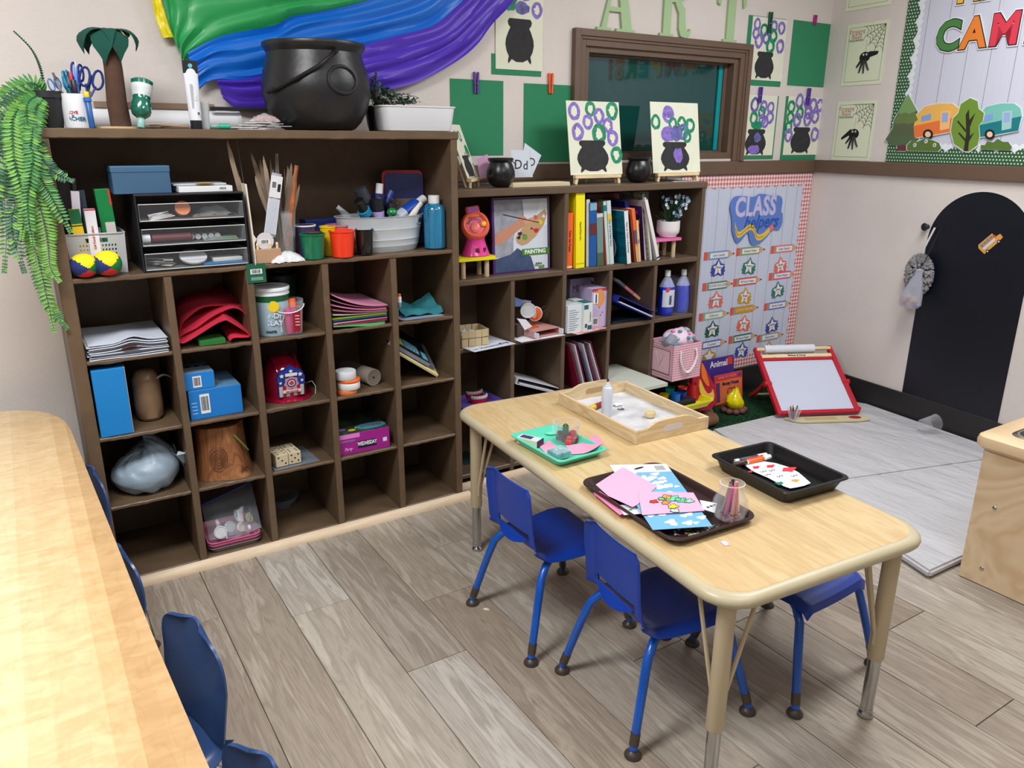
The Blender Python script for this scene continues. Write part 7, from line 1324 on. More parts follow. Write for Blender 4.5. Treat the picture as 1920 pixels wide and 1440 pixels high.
def printmat(name, base, dark, nx, lw=.03):
    m = bpy.data.materials.new(name); m.use_nodes = True; nt = m.node_tree; L = nt.links.new; N = nt.nodes.new; b = nt.nodes['Principled BSDF']; b.inputs['Roughness'].default_value = .6
    tc = N('ShaderNodeTexCoord'); sp = N('ShaderNodeSeparateXYZ'); L(tc.outputs['Object'], sp.inputs[0]); q = N('ShaderNodeMath'); q.operation = 'MULTIPLY'; q.inputs[1].default_value = nx; L(sp.outputs[0], q.inputs[0]); fr = N('ShaderNodeMath'); fr.operation = 'FRACT'; L(q.outputs[0], fr.inputs[0]); lt = N('ShaderNodeMath'); lt.operation = 'LESS_THAN'; lt.inputs[1].default_value = lw; L(fr.outputs[0], lt.inputs[0])
    mp = N('ShaderNodeMapping'); mp.inputs['Scale'].default_value = (60, 1, 2.5); L(tc.outputs['Object'], mp.inputs[0]); n = N('ShaderNodeTexNoise'); n.inputs['Scale'].default_value = 1; n.inputs['Detail'].default_value = 5; L(mp.outputs[0], n.inputs[0]); r = N('ShaderNodeValToRGB'); e = r.color_ramp.elements; e[0].position = .3; e[1].position = .7; e[0].color = tuple(v*.96 for v in rgb(base)[:3])+(1,); e[1].color = rgb(base); L(n.outputs[0], r.inputs[0])
    mx = N('ShaderNodeMix'); mx.data_type = 'RGBA'; L(lt.outputs[0], mx.inputs[0]); L(r.outputs[0], mx.inputs[6]); mx.inputs[7].default_value = rgb(dark); L(mx.outputs[2], b.inputs['Base Color']); return m
def gridmat(name, c0, c1, f, thr=.5, round_=False, shift=.5):
    m = bpy.data.materials.new(name); m.use_nodes = True; nt = m.node_tree; L = nt.links.new; N = nt.nodes.new; b = nt.nodes['Principled BSDF']; b.inputs['Roughness'].default_value = .6; tc = N('ShaderNodeTexCoord'); sp = N('ShaderNodeSeparateXYZ'); L(tc.outputs['Object'], sp.inputs[0])
    def M_(op, a, b_=None): q = N('ShaderNodeMath'); q.operation = op; [L(v, q.inputs[i]) if not isinstance(v, (int, float)) else setattr(q.inputs[i], 'default_value', v) for i, v in enumerate([a]+([b_] if b_ is not None else []))]; return q.outputs[0]
    if round_:
        z = M_('MULTIPLY', sp.outputs[2], f); x = M_('MULTIPLY', sp.outputs[0], f); row = M_('MULTIPLY', M_('MODULO', M_('ADD', M_('FLOOR', z), 1000), 2), .5); dx = M_('SUBTRACT', M_('FRACT', M_('ADD', M_('ADD', x, row), 1000)), .5); dz = M_('SUBTRACT', M_('FRACT', z), .5); d = M_('ADD', M_('MULTIPLY', dx, dx), M_('MULTIPLY', dz, dz)); o = M_('LESS_THAN', d, thr)
    else:
        a = M_('MODULO', M_('ADD', M_('FLOOR', M_('MULTIPLY', sp.outputs[0], f)), 1000), 2); c = M_('MODULO', M_('ADD', M_('FLOOR', M_('MULTIPLY', sp.outputs[2], f)), 1000), 2); o = M_('MULTIPLY', M_('ADD', a, c), .5)
    mx = N('ShaderNodeMix'); mx.data_type = 'RGBA'; L(o, mx.inputs[0]); mx.inputs[6].default_value = rgb(c0); mx.inputs[7].default_value = rgb(c1); L(mx.outputs[2], b.inputs['Base Color']); return m
def scallop(par, name, x0, x1, z0, z1, wd_, m, y, sides='LRTB', pitch=.07, amp=.014):
    for sd in sides:
        L = (z1-z0) if sd in 'LR' else (x1-x0); n = max(1, round(L/pitch)); P_ = [(0, 0), (L, 0)]
        for k in range(n-1, -1, -1):
            for j in range(6, -1, -1): f = j/6; P_.append(((k+f)*L/n, wd_-amp+amp*math.sin(PI*f)))
        Q = []
        for a, b in P_: Q.append({'L': (x0+b, z0+a), 'R': (x1-b, z0+a), 'T': (x0+a, z1-b), 'B': (x0+a, z0+b)}[sd])
        g = G(); yy = y-.0004*'LRTB'.index(sd); g.plate(Q, yy-.0008, yy); g.out(name, m, par)
bx0, bx1, bz0, bz1 = 2.90, 3.978, .165, 1.314; t = WE('class_board', 'helpers bulletin board with pale wood print and a pink checked scalloped border', 'board', bx0, bz0); w, h = bx1-bx0, bz1-bz0
g = G(); g.box(0, w, -.002, 0, 0, h); g.out('backing', printmat('wood_print', (204, 212, 232), (150, 154, 170), 10.5, .035), t); scallop(t, 'border_strip', 0, w, 0, h, .075, gridmat('gingham', (240, 226, 224), (198, 90, 98), 85), -.0022, amp=.012)
def patch(par, P_, m, y, nm='cutout', th=.0006): g = G(); g.plate(P_, y-th, y); return g.out(nm, m if not isinstance(m, tuple) else mat(m, .5), par)
c = YP(1412, 410, 0); t = WE('class_sign', 'blue cutout sign lettered class helpers with a wavy yellow pencil', 'sign', c.x, c.z, -.0045); SB = (92, 128, 206); k_ = .00245
SG_ = [(-.215, .07), (-.20, .12), (-.15, .135), (-.03, .125), (.02, .14), (.08, .135), (.13, .125), (.19, .125), (.225, .10), (.225, .03), (.24, .02), (.245, -.04), (.22, -.075), (.17, -.07), (.12, -.11), (.06, -.145), (.0, -.15), (-.03, -.11), (-.05, -.075), (-.10, -.12), (-.14, -.125), (-.18, -.06), (-.19, .0)]
P_ = [(x, z) for x, z in SG_]; sp = spline([Vector((x, 0, z)) for x, z in P_+[P_[0]]], 70)[:-1]; g = G(); g.plate([(p.x, p.z) for p in sp], -.009, -.006); g.out('backing', mat(SB, .5), t)
text('CLASS', .150, mat((196, 192, 226), .5), t, (.0, -.0093, .066), bold=.035, xs=.80, sp=1.05); text('helpers', .105, mat((40, 84, 176), .5), t, (.055, -.0098, -.022), bold=.02, xs=.95, shear=.3)
sp = spline([Vector(p) for p in ((-.165, 0, -.015), (-.15, 0, -.06), (-.12, 0, -.085), (-.04, 0, -.045), (0, 0, -.06), (.03, 0, -.105), (.08, 0, -.105), (.14, 0, -.065))], 40); g = G(); up_ = [(p.x, p.z+.018*min(1, k/5+.15)) for k, p in enumerate(sp)]; dn_ = [(p.x, p.z-.018*min(1, k/5+.15)) for k, p in enumerate(sp)]; g.plate(up_+dn_[::-1], -.0104, -.0099); g.out('pencil_print', mat((230, 196, 80), .5), t); g = G(); g.tube([Vector((p.x, -.0106, p.z)) for p in sp[4:36]], .0012, 4); g.out('pencil_line', BLACK, t); patch(t, ell(.018, .018, 12, .15, -.058), (240, 110, 110), -.0102)
PEN = [((1348, 478), (120, 150, 200), 'Line Leader', 'blue striped'), ((1407, 470), (130, 160, 90), 'Student Helper', 'green'), ((1470, 466), (226, 120, 120), 'Chair Stacker', 'pink dashed'), ((1345, 535), (90, 130, 100), 'DOOR HOLDER', 'green and red striped'), ((1401, 527), (210, 70, 76), 'AM Snack Helper', 'red'), ((1466, 516), (214, 80, 130), 'Trash Helper', 'magenta'),
       ((1338, 591), (140, 180, 140), 'Caboose', 'pale green'), ((1395, 580), (200, 150, 40), 'LUNCH HELPER', 'gold'), ((1457, 572), (90, 120, 190), 'Librarian Teacher', 'blue'), ((1334, 645), (80, 110, 190), 'Counter', 'pale blue'), ((1392, 633), (20, 104, 90), 'PM Snack Helper', 'dark green'), ((1443, 631), (150, 150, 140), 'Electrician', 'grey')]
ROWN = ['top', 'second', 'third', 'bottom']; COLN = ['left', 'middle', 'right']
for i, ((px, py), c, s, cn) in enumerate(PEN):
    P = YP(px, py, 0); t = WE('pencil_label', '%s pencil label, %s of the %s row on the helpers board' % (cn, COLN[i % 3], ROWN[i//3]), 'label', P.x, P.z, -.0036, 'pencil shaped job labels'); L = .125; hh = .0235
    patch(t, [(-L, -hh), (-L*.76, -hh), (-L*.76, hh), (-L, hh)], (220, 90, 80), -.0004, 'eraser'); patch(t, [(-L*.76, -hh), (-L*.64, -hh), (-L*.64, hh), (-L*.76, hh)], (140, 160, 140), -.0004, 'ferrule'); patch(t, [(-L*.64, -hh), (L*.58, -hh), (L*.58, hh), (-L*.64, hh)], c, -.0004, 'barrel'); patch(t, [(L*.58, -hh), (L*.88, -hh*.2), (L*.88, hh*.2), (L*.58, hh)], (206, 168, 130), -.0004, 'point'); patch(t, [(L*.88, -hh*.3), (L, 0), (L*.88, hh*.3)], BLACK, -.0006, 'lead')
    if s not in ('LUNCH HELPER',): patch(t, [(-L*.6, -hh*.62), (L*.55, -hh*.62), (L*.55, hh*.62), (-L*.6, hh*.62)], (232, 234, 240), -.0012, 'name_strip')
    text(s, .021, mat((40, 50, 90) if s != 'LUNCH HELPER' else (240, 230, 200), .5), t, (-.004, -.0021, 0), xs=min(1, .135/(.0115*len(s))), ext=.0002)
STR = [((1345, 503), (58, 72, 160), 'Oliver', 'S.'), ((1403, 500), (40, 120, 106), 'Avery', 'G.'), ((1462, 498), (226, 110, 96), 'Ryan', 'W.'), ((1341, 563), (222, 110, 104), 'Jamison', 'H'), ((1395, 556), (202, 150, 40), 'Noah', 'W'), ((1457, 544), (40, 120, 106), 'Evan', 'Y'),
       ((1334, 618), (30, 90, 76), 'James', 'H'), ((1393, 607), (230, 110, 80), 'Jesse', 'P'), ((1446, 610), (60, 70, 150), 'Nolan', 'T'), ((1328, 669), (196, 146, 40), '', ''), ((1389, 657), (60, 80, 170), 'Emily', 'Y'), ((1440, 655), (216, 130, 60), 'Zoey', 'R')]
for i, ((px, py), c, s, s2) in enumerate(STR):
    P = YP(px, py, 0); cn = {58: 'navy', 40: 'green', 226: 'coral', 222: 'salmon', 202: 'gold', 30: 'dark green', 230: 'orange', 60: 'blue', 196: 'mustard', 216: 'tan'}[c[0]]
    t = WE('star_tag', '%s star name tag, %s of the %s row on the helpers board' % (cn, COLN[i % 3], ROWN[i//3]), 'star', P.x, P.z, -.0052, 'star name tags'); t.rotation_euler = (0, .12*math.sin(i*2.1), 0)
    patch(t, star(.058, k=.62), c, -.0002, 'outline')
    for sx in (-1, 1):
        for j in range(3): a = -.5+.42*j; patch(t, ell(.017, .008, 10, 0, 0) if False else [(sx*(.046+x*.9)*math.cos(a)-0*z, -.014+(.046+x*.9)*math.sin(a)*.8+z) for x, z in ell(.016, .009, 10)], c, -.0003-.0001*j, 'ray')
    patch(t, star(.046, k=.48), (238, 236, 238), -.0012, 'star')
    if s: text(s, .022, BLACK, t, (0, -.0021, .006), ext=.0002, bold=.01); text(s2, .021, BLACK, t, (0, -.0021, -.016), ext=.0002, bold=.01)
DU = Vector((math.cos(RWA), math.sin(RWA), 0)); NU = Vector((math.sin(RWA), -math.cos(RWA), 0))
def RE(name, label, cat, u, z, off=.0015, group=None): p = Vector((WRX, 0, 0))+DU*u+NU*off; return E(name, label, cat, (p.x, p.y, z), RWA, group)
YC = mat((222, 228, 200), .7)
for i, (pts, l) in enumerate((([(1591, -102), (1684, -110), (1673, 12), (1595, 17)], 'topmost handprint card, cut off by the top of the view'), ([(1592, 45), (1670, 38), (1652, 157), (1576, 162)], 'spider handprint card in the middle of the right wall column'), ([(1571, 190), (1648, 188), (1629, 303), (1559, 301)], 'spider handprint card just above the right wall chair rail'))):
    q = [RP(*p) for p in pts]; u0, u1 = (q[0][0]+q[3][0])/2, (q[1][0]+q[2][0])/2; z0, z1_ = (q[2][1]+q[3][1])/2, (q[0][1]+q[1][1])/2; z0 = max(z0, RZ1+.0015); w, h = u1-u0, z1_-z0; t = RE('handprint_card', l, 'card', (u0+u1)/2, z0, group='spider handprint cards'); g = G(); g.box(-w/2, w/2, -.0012, 0, 0, h); g.out('sheet', YC, t)
    g = G(); b_ = .07; 
    for a in ((-w*(.5-b_), -w*(.5-b_)+.0015, h*.06, h*.94), (w*(.5-b_)-.0015, w*(.5-b_), h*.06, h*.94), (-w*(.5-b_), w*(.5-b_), h*.06, h*.06+.0015), (-w*(.5-b_), w*(.5-b_), h*.94-.0015, h*.94)): g.box(a[0], a[1], -.0017, -.0013, a[2], a[3])
    g.out('frame_line', mat((90, 110, 90), .6), t); g = G(); cx, cz = w*.43, h*.94
    for j in range(5): a = PI+PI/2*j/4; g.tube([(cx, -.002, cz), (cx+w*.52*math.cos(a), -.002, cz+w*.52*math.sin(a))], .0011, 4)
    for r in (.14, .22, .30, .38, .46): 
        for j in range(4):
            a0, a1 = PI+PI/2*j/4, PI+PI/2*(j+1)/4; p0, p1 = Vector((math.cos(a0), math.sin(a0)))*w*r, Vector((math.cos(a1), math.sin(a1)))*w*r; pm = (p0+p1)*.5*.88; g.tube([(cx+p0.x, -.002, cz+p0.y), (cx+pm.x, -.002, cz+pm.y), (cx+p1.x, -.002, cz+p1.y)], .0009, 4)
    g.out('web_print', BLACK, t)
    for s, z, c, sz in (('Dropping', .875, (190, 90, 80), .021), ('by to Say', .83, (60, 90, 80), .014), ('Happy', .785, (190, 80, 60), .021), ('Halloween!', .735, (60, 80, 90), .018)): text(s, sz*w/.19*.9, mat(c, .6), t, (-w*.24, -.0016, h*z), ext=.0002)
    hx, hz_ = .02*w, h*.45; a_ = -.2 if i == 2 else .5; HB_ = mat((16, 16, 18), .6); patch(t, ell(w*.13, h*.085, 18, hx, hz_), HB_, -.0014, 'palm_print'); g = G()
    for k, (a, L) in enumerate(((-2.25, .17), (-1.85, .22), (-1.5, .22), (-1.1, .2), (.25 if i != 2 else 3.4, .26))): L *= w*1.15; d = (math.cos(a), math.sin(a)); g.tube([(hx+d[0]*w*.08, -.0015, hz_+d[1]*h*.05), (hx+d[0]*(w*.09+L*.5), -.0018, hz_+d[1]*(h*.05+L*.6)), (hx+d[0]*(w*.09+L)*.95, -.0015, hz_+d[1]*(h*.05+L))], [w*.035, w*.03, w*.022], 8, flat=.15) if k < 4 else g.plate([(hx+x, hz_+z) for x, z in [(0, .03*w), (.1*w*(1 if i != 2 else -1), .1*w), (.32*w*(1 if i != 2 else -1), .09*w if i != 2 else -.08*w), (.30*w*(1 if i != 2 else -1), .03*w if i != 2 else -.12*w), (.1*w*(1 if i != 2 else -1), -.02*w)]], -.0019, -.0014)
    g.out('finger_print', HB_, t); g = G(); g.box(hx-.0004, hx+.0004, -.0016, -.0013, hz_+h*.08, h*.72); g.out('thread_print', HB_, t)
    for sx in (-1, 1): patch(t, ell(.0055, .0055, 10, hx+sx*.010, hz_+h*.04), WHITE, -.002, 'googly_eye'); patch(t, ell(.0022, .0022, 8, hx+sx*.010, hz_+h*.038), BLACK, -.0028, 'pupil')
# camper board
q = RP(1662, 303); u0 = q[0]; bz0 = RZ1+.002; BW, BH = 1.55, .95; t = RE('camper_board', 'camping bulletin board with pale plank print and green polka dot scalloped border', 'board', u0, bz0); g = G(); g.box(0, BW, -.002, 0, 0, BH); g.out('backing', printmat('plank_print', (204, 206, 222), (110, 112, 128), 8.2, .02), t)
scallop(t, 'lace_strip', 0, BW, 0, BH, .098, mat((226, 232, 238), .6), -.0022, pitch=.035, amp=.012); scallop(t, 'border_strip', 0, BW, 0, BH, .078, gridmat('polka', (44, 92, 56), (226, 232, 222), 62, .05, True), -.0045, pitch=.085, amp=.022)
BO = Vector((u0, bz0))
def UB(px, py): a = RP(px, py); return (a[0]-u0, a[1]-bz0)
cols = {'green': (70, 128, 66), 'orange': (230, 128, 48), 'red': (214, 58, 78), 'yellow': (238, 186, 60), 'teal': (60, 150, 150)}
zc = UB(1780, 70); zm = UB(1886, 60); du = zm[0]-zc[0]; lsz = abs(UB(1822, 38)[1]-UB(1822, 92)[1])/.70
for i, (s, c) in enumerate(zip('CAMPERS!', ('green', 'orange', 'red', 'yellow', 'teal', 'green', 'orange', 'red'))):
    u = zc[0]+(.0, .475, 1.0, 1.5, 1.93, 2.35, 2.8, 3.12)[i]*du; z = zc[1]; e = RE('board_letter', '%s letter %s in the lower word of the camping board%s' % (c, s, ''), 'letter', u0+u, bz0+z, .008, 'letters on the camping board')
    for b_, m, y in ((.092, (228, 232, 236), 0), (.062, (30, 30, 32), -.0016), (.038, cols[c], -.0030)): text(s, lsz, mat(m, .5), e, (0, y, 0), bold=b_, xs=.95, name={.092: 'white_edge', .062: 'outline', .038: 'lettering'}[b_])
zt_ = UB(1815, 6)[1]+lsz*.36
for i, (s, c) in enumerate(zip('HAPPY', ('yellow', 'yellow', 'teal', 'red', 'green'))):
    e = RE('board_letter', '%s letter %s, %s in the upper word of the camping board' % (c, s, ['first', 'second', 'third', 'fourth', 'last'][i]), 'letter', u0+UB(1818, 5)[0]+.5*du*i, bz0+zt_, .008, 'letters on the camping board')
    for b_, m, y in ((.092, (228, 232, 236), 0), (.062, (30, 30, 32), -.0016), (.038, cols[c], -.0030)): text(s, lsz, mat(m, .5), e, (0, y, 0), bold=b_, xs=.95, name={.092: 'white_edge', .062: 'outline', .038: 'lettering'}[b_])
def cut(name, label, cat, layers, off):
    P_ = [UB(*p) for p in layers[0][1]]; cx = sum(p[0] for p in P_)/len(P_); cz = min(p[1] for p in P_); e = RE(name, label, cat, u0+cx, bz0+cz, off, 'camping cutouts')
    cc = sum(p[0]-cx for p in P_)/len(P_), sum(p[1]-cz for p in P_)/len(P_)
    g = G(); g.plate([((p[0]-cx-cc[0])*1.05+cc[0]+0, (p[1]-cz-cc[1])*1.05+cc[1]) for p in P_], -.001, 0); g.out('white_edge', mat((220, 226, 230), .5), e)
    for i, (nm, pts, c) in enumerate(layers): g = G(); g.plate([(UB(*p)[0]-cx, UB(*p)[1]-cz) for p in pts], -.0018-.0004*i, -.0011-.0004*i); g.out(nm, mat(c, .5) if isinstance(c, tuple) else c, e)
    return e
tiers = [[(1705, 177), (1722, 208), (1716, 210), (1708, 214), (1700, 211), (1690, 214), (1686, 210)], [(1716, 206), (1724, 225), (1716, 230), (1706, 233), (1696, 231), (1684, 233), (1678, 229), (1692, 208)], [(1720, 226), (1724, 248), (1712, 255), (1698, 253), (1682, 256), (1672, 252), (1684, 230)], [(1716, 250), (1722, 264), (1708, 272), (1692, 272), (1676, 274), (1663, 262), (1676, 252)]]
cut('pine_cutout', 'green pine tree cutout at the bottom left of the camping board', 'cutout', [('tree', [(1705, 177), (1723, 210), (1722, 232), (1725, 262), (1708, 273), (1700, 282), (1686, 282), (1684, 273), (1662, 262), (1676, 240), (1678, 226), (1688, 208)], (84, 112, 72)), ('trunk', [(1685, 270), (1700, 270), (1702, 283), (1684, 283)], (110, 50, 56)), ('tier', tiers[3], (84, 104, 72)), ('tier', tiers[2], (88, 98, 70)), ('tier', tiers[1], (104, 124, 70)), ('tier', tiers[0], (120, 156, 96))], .008)
def camper(label, dx, c1_, c2_, c3_):
    f = lambda L: [(x+dx, y) for x, y in L]
    return cut('camper_cutout', label, 'cutout', [('body', f([(1717, 258), (1716, 235), (1722, 215), (1736, 200), (1762, 194), (1788, 194), (1800, 203), (1803, 218), (1795, 245), (1750, 254)]), c1_), ('lower_body', f([(1717, 236), (1802, 218), (1796, 245), (1717, 258)]), c2_), ('window', f([(1731, 218), (1749, 213), (1748, 224), (1730, 228)]), (130, 160, 220)), ('door', f([(1766, 209), (1785, 207), (1783, 241), (1765, 245)]), c3_), ('door_window', f([(1770, 212), (1781, 211), (1780, 228), (1769, 230)]), (150, 170, 220)), ('wheel', f([(1743+9.5*math.cos(a), 252+9.5*math.sin(a)) for a in [k*PI/8 for k in range(16)]]), (24, 24, 26)), ('hub', f([(1743+5.5*math.cos(a), 252+5.5*math.sin(a)) for a in [k*PI/8 for k in range(16)]]), (232, 200, 170))], .0095)
camper('orange and yellow camper trailer cutout on the camping board', 0, (232, 180, 90), (232, 118, 60), (240, 190, 120)); camper('teal camper trailer cutout at the right of the camping board', 116, (120, 190, 180), (20, 120, 130), (160, 200, 200))
cut('tree_cutout', 'leafy green tree cutout between the two camper cutouts', 'cutout', [('crown', [(1812, 283), (1792, 270), (1786, 245), (1790, 222), (1800, 212), (1805, 195), (1822, 184), (1836, 190), (1838, 204), (1848, 212), (1846, 226), (1838, 236), (1840, 256), (1836, 272), (1820, 284)], (112, 146, 50)), ('trunk', [(1810, 283), (1815, 250), (1814, 215), (1820, 205), (1821, 225), (1832, 212), (1822, 238), (1822, 255), (1830, 248), (1820, 266), (1818, 284)], (44, 40, 36)), ('branch', [(1798, 228), (1800, 226), (1815, 244), (1814, 248)], (44, 40, 36)), ('branch', [(1800, 250), (1802, 248), (1815, 262), (1814, 266)], (44, 40, 36))], .0115)
for l, P_ in (('green bush cutout with white flowers below the orange camper', [(1704, 282), (1704, 272), (1712, 264), (1724, 266), (1738, 259), (1752, 263), (1764, 268), (1768, 278), (1762, 284)]), ('green bush cutout below the teal camper', [(1842, 280), (1842, 272), (1850, 272), (1854, 265), (1866, 267), (1874, 260), (1884, 266), (1894, 266), (1901, 276), (1898, 282)])):
    e = cut('bush_cutout', l, 'cutout', [('bush', P_, (88, 116, 50))], .0125)
    if 'white' in l:
        for fx_, fy in ((1719, 272), (1740, 265), (1756, 272)): uu = UB(fx_, fy); ob = e; px_ = (Vector((WRX, 0, 0))+DU*(u0+uu[0])); lx = (px_-Vector(e.location)).dot(DU); patch(e, star(.012, 8, .6, cx=lx, cz=bz0+uu[1]-e.location.z), WHITE, -.0028, 'flower'); patch(e, ell(.004, .004, 8, lx, bz0+uu[1]-e.location.z), BLACK, -.0036, 'flower_centre')
# black arch, hook, duster, bag, magnet
ua, ub = RP(1692, 736)[0], RP(1872, 788)[0]; zt2 = RP(1853, 360)[1]; r_ = (ub-ua)/2; t = RE('chalkboard', 'tall black arched chalkboard panel on the right wall', 'board', (ua+ub)/2, .160, .001); H_ = zt2-.160; P_ = [(-r_, 0), (r_, 0)]+[(r_*math.cos(a), H_-r_+r_*math.sin(a)) for a in [PI*k/32 for k in range(33)]]
g = G(); g.plate([(x*1.015, z+(.006 if z else 0)) for x, z in P_], -.001, 0); g.out('white_margin', mat((222, 216, 206), .7), t); g = G(); g.plate(P_, -.003, -.001); g.out('panel', mat((12, 18, 28), .38, var=.1, ns=3), t)
q = RP(1857, 454); t = RE('bus_magnet', 'small yellow school bus magnet stuck tilted on the black chalkboard', 'magnet', q[0], q[1], .0045); RT_ = rot(-.85, 'Y'); 
def mg(P_, c, y, nm): g = G(); g.plate(P_, y-.0008, y, T=RT_); g.out(nm, mat(c, .5), t)
mg([(-.055, -.028), (.03, -.028), (.062, -.024), (.062, -.002), (.036, .002), (.034, .026), (-.05, .028), (-.06, .015)], (222, 160, 70), 0, 'body'); mg([(-.045, -.012), (.028, -.012), (.028, .0), (-.045, .0)], (206, 216, 232), -.001, 'side_panel')
for k in range(4): mg([(-.045+.019*k, .006), (-.031+.019*k, .006), (-.031+.019*k, .02), (-.045+.019*k, .02)], (120, 130, 150), -.001, 'window')
for x in (-.035, .035): mg(ell(.009, .009, 12, x, -.028), (20, 20, 22), -.001, 'wheel'); mg(ell(.004, .004, 8, x, -.028), (230, 230, 230), -.002, 'hub')
mg([(.030, .004), (.042, -.002), (.040, .012), (.030, .018)], (200, 70, 70), -.001, 'windscreen')
q = RP(1740, 425); t = RE('wall_hook', 'round black wall hook beside the black arched chalkboard', 'hook', q[0], q[1], .001); g = G(); g.lathe([(.012, 0), (.008, .004), (.007, .02), (.018, .022), (.020, .028), (.012, .034), (0, .035)], 18, T=rot(PI/2, 'X')); g.out('knob', BLACK, t, True); hk = Vector(t.location)
q2 = RP(1722, 512, .05); t = RE('duster', 'grey microfiber duster hanging from the black wall hook', 'duster', q2[0], q2[1], .045); g = G(); rnd = random.Random(9); GD = mat((140, 138, 140), .95, var=.2, ns=60)
for k in range(420):
    a = rnd.uniform(0, 2*PI); e = math.asin(rnd.uniform(-1, 1)); n = Vector((math.cos(a)*math.cos(e), math.sin(a)*math.cos(e)*.55, math.sin(e)*1.0)); p = Vector((n.x*.052, n.y*.036, n.z*.072)); g.tube([p*.7, p*1.05, p*1.16+Vector((0, 0, -.008))], .0048, 5)
g.out('chenille_head', GD, t, True); t.scale = (1.35,)*3; g = G(); g.tube([(0, 0, .05), (.006, 0, .10), (.018, .025, (hk.z-t.location.z)/1.35)], .004, 6); g.out('handle', mat((206, 206, 210), .4), t, True)
q3 = RP(1713, 550, .09); t = RE('mesh_bag', 'frosted drawstring bag of orange and blue pieces hanging over the duster', 'bag', q3[0], q3[1]-.075, .095); g = G(); g.rings([[(w_*math.cos(a)+o_, d_*math.sin(a), z) for a in [2*PI*k/28 for k in range(28)]] for z, w_, d_, o_ in ((.0, .036, .02, -.008), (.012, .046, .028, -.006), (.05, .042, .026, -.002), (.10, .026, .018, .006), (.135, .014, .010, .012), (.15, .016, .012, .014), (.155, .002, .002, .014))]); g.out('body', clear('ccd2e4', .45, .2), t, True)
g = G(); g.tube([(.014, 0, .15), (.02, .02, .20), (.03, .06, (hk.z-t.location.z)/1.35)], .0012, 4); t.scale = (1.35,)*3; g.out('drawstring', mat((50, 30, 30), .7), t, True)
for k in range(10): g = G(); g.box(-.009, .009, -.005, .005, -.008, .008, bev=.002, T=tr(-.03+.012*(k % 5), -.004*(k % 3), .014+.016*(k//5)) @ rot(k*1.3, 'Y')); g.out('toy_piece', mat([(226, 130, 60), (60, 80, 150), (230, 150, 70)][k % 3], .5), t)
Z0 = TT+.0012
# wooden tray
A1, A2, A3 = ZP(1047, 757, Z0), ZP(1191, 834, Z0), ZP(1327, 803, Z0); ux = (A2-A1); Ln = ux.length; ux.normalize(); uy = Vector((-ux.y, ux.x, 0)); Wn = (A3-A2).dot(uy)
hT = YP(1191, 811, A2.y).z-Z0; t = E('wooden_tray', 'pale pine wooden tray with slot handles and a marbled liner on the table', 'tray', A1, math.atan2(ux.y, ux.x)); PINE = woodmat('pine', [(196, 170, 128), (220, 198, 160), (208, 184, 144), (226, 206, 170)], (3, 3, 22), rough=.55, bands=5, fine=.2)
g = G(); g.box(0, Ln, 0, .011, 0, hT, bev=.001); g.out('side_panel', PINE, t); g = G(); g.box(0, Ln, Wn-.011, Wn, 0, hT, bev=.001); g.out('side_panel', PINE, t)
for x0 in (0, Ln-.011):
    P_ = [(.0112, 0), (Wn-.0112, 0), (Wn-.0112, hT)]+[(Wn/2+(Wn*.36)*(1-2*k/10), hT+.022*math.sin(min(1, min(k, 10-k)/3)*PI/2)) for k in range(11)]+[(.0112, hT)]
    g = G(); g.plate(P_, x0, x0+.011, T=rot(PI/2, 'Z') @ Matrix.Scale(-1, 4, (0, 1, 0))); e = g.out('end_panel', PINE, t)
    g = G(); g.plate([(Wn/2+x, hT*.80+z+.010*(1-(x/.04)**2)-.005) for x, z in rrect(.082, .020, .0098, 5)], x0-.0006, x0+.0116, T=rot(PI/2, 'Z') @ Matrix.Scale(-1, 4, (0, 1, 0))); g.out('handle_slot', mat((206, 206, 208) if x0 else (176, 146, 104), .7), e)
g = G(); g.box(.011, Ln-.011, .011, Wn-.011, .001, .004); g.out('base', PINE, t); g = G(); g.box(.012, Ln-.012, .012, Wn-.012, .0041, .0052); g.out('liner', mat((196, 196, 200), .6, var=.2, ns=11, h2=(222, 222, 226)), t)
zt = Z0+.0062
def cyl(name, label, cat, px, py, z, prof, m, seg=22, group=None, lie=None, part='body'):
    P = ZP(px, py, z); t = E(name, label, cat, P, 0, group); g = G(); g.lathe(prof, seg, T=lie); g.out(part, m, t, True); return t
P = ZP(1137, 781, zt); hb = YP(1138, 712, P.y).z-zt; r_ = 10.3*mpp(P)
t = cyl('glue_bottle', 'white squeeze glue bottle with a dark tip standing in the wooden tray', 'bottle', 1137, 779, zt, [(r_*.9, 0), (r_, .003), (r_, hb*.70), (r_*.85, hb*.77), (r_*.45, hb*.80), (r_*.45, hb*.84), (r_*.28, hb*.92), (0, hb*.92)], mat((214, 220, 234), .35))
g = G(); g.lathe([(r_*.22, hb*.9), (r_*.2, hb*.985), (0, hb)], 12); g.out('tip', mat((36, 40, 90), .4), t, True); g = G(); g.lathe([(r_*.55, hb*.79), (r_*.55, hb*.83), (r_*.4, hb*.84)], 16, cap0=False, cap1=False); g.out('collar', mat((226, 230, 238), .4), t, True)
a, b = ZP(1105, 772, zt), ZP(1128, 764, zt); stickitem('paint_dauber', 'small red and yellow marker lying behind the glue bottle', 'marker', (a.x, a.y, zt+.011), (b.x+.02, b.y+.01, zt+.011), .0105, [(.35, (226, 190, 50), 1, 'cap'), (.65, (140, 30, 40), .9, 'barrel')])
cyl('small_dish', 'small cream plastic dish at the right of the wooden tray', 'dish', 1219, 782, zt, [(.013, 0), (.018, .004), (.0205, .019), (.0185, .019), (.015, .006), (0, .005)], mat((222, 206, 158), .5))
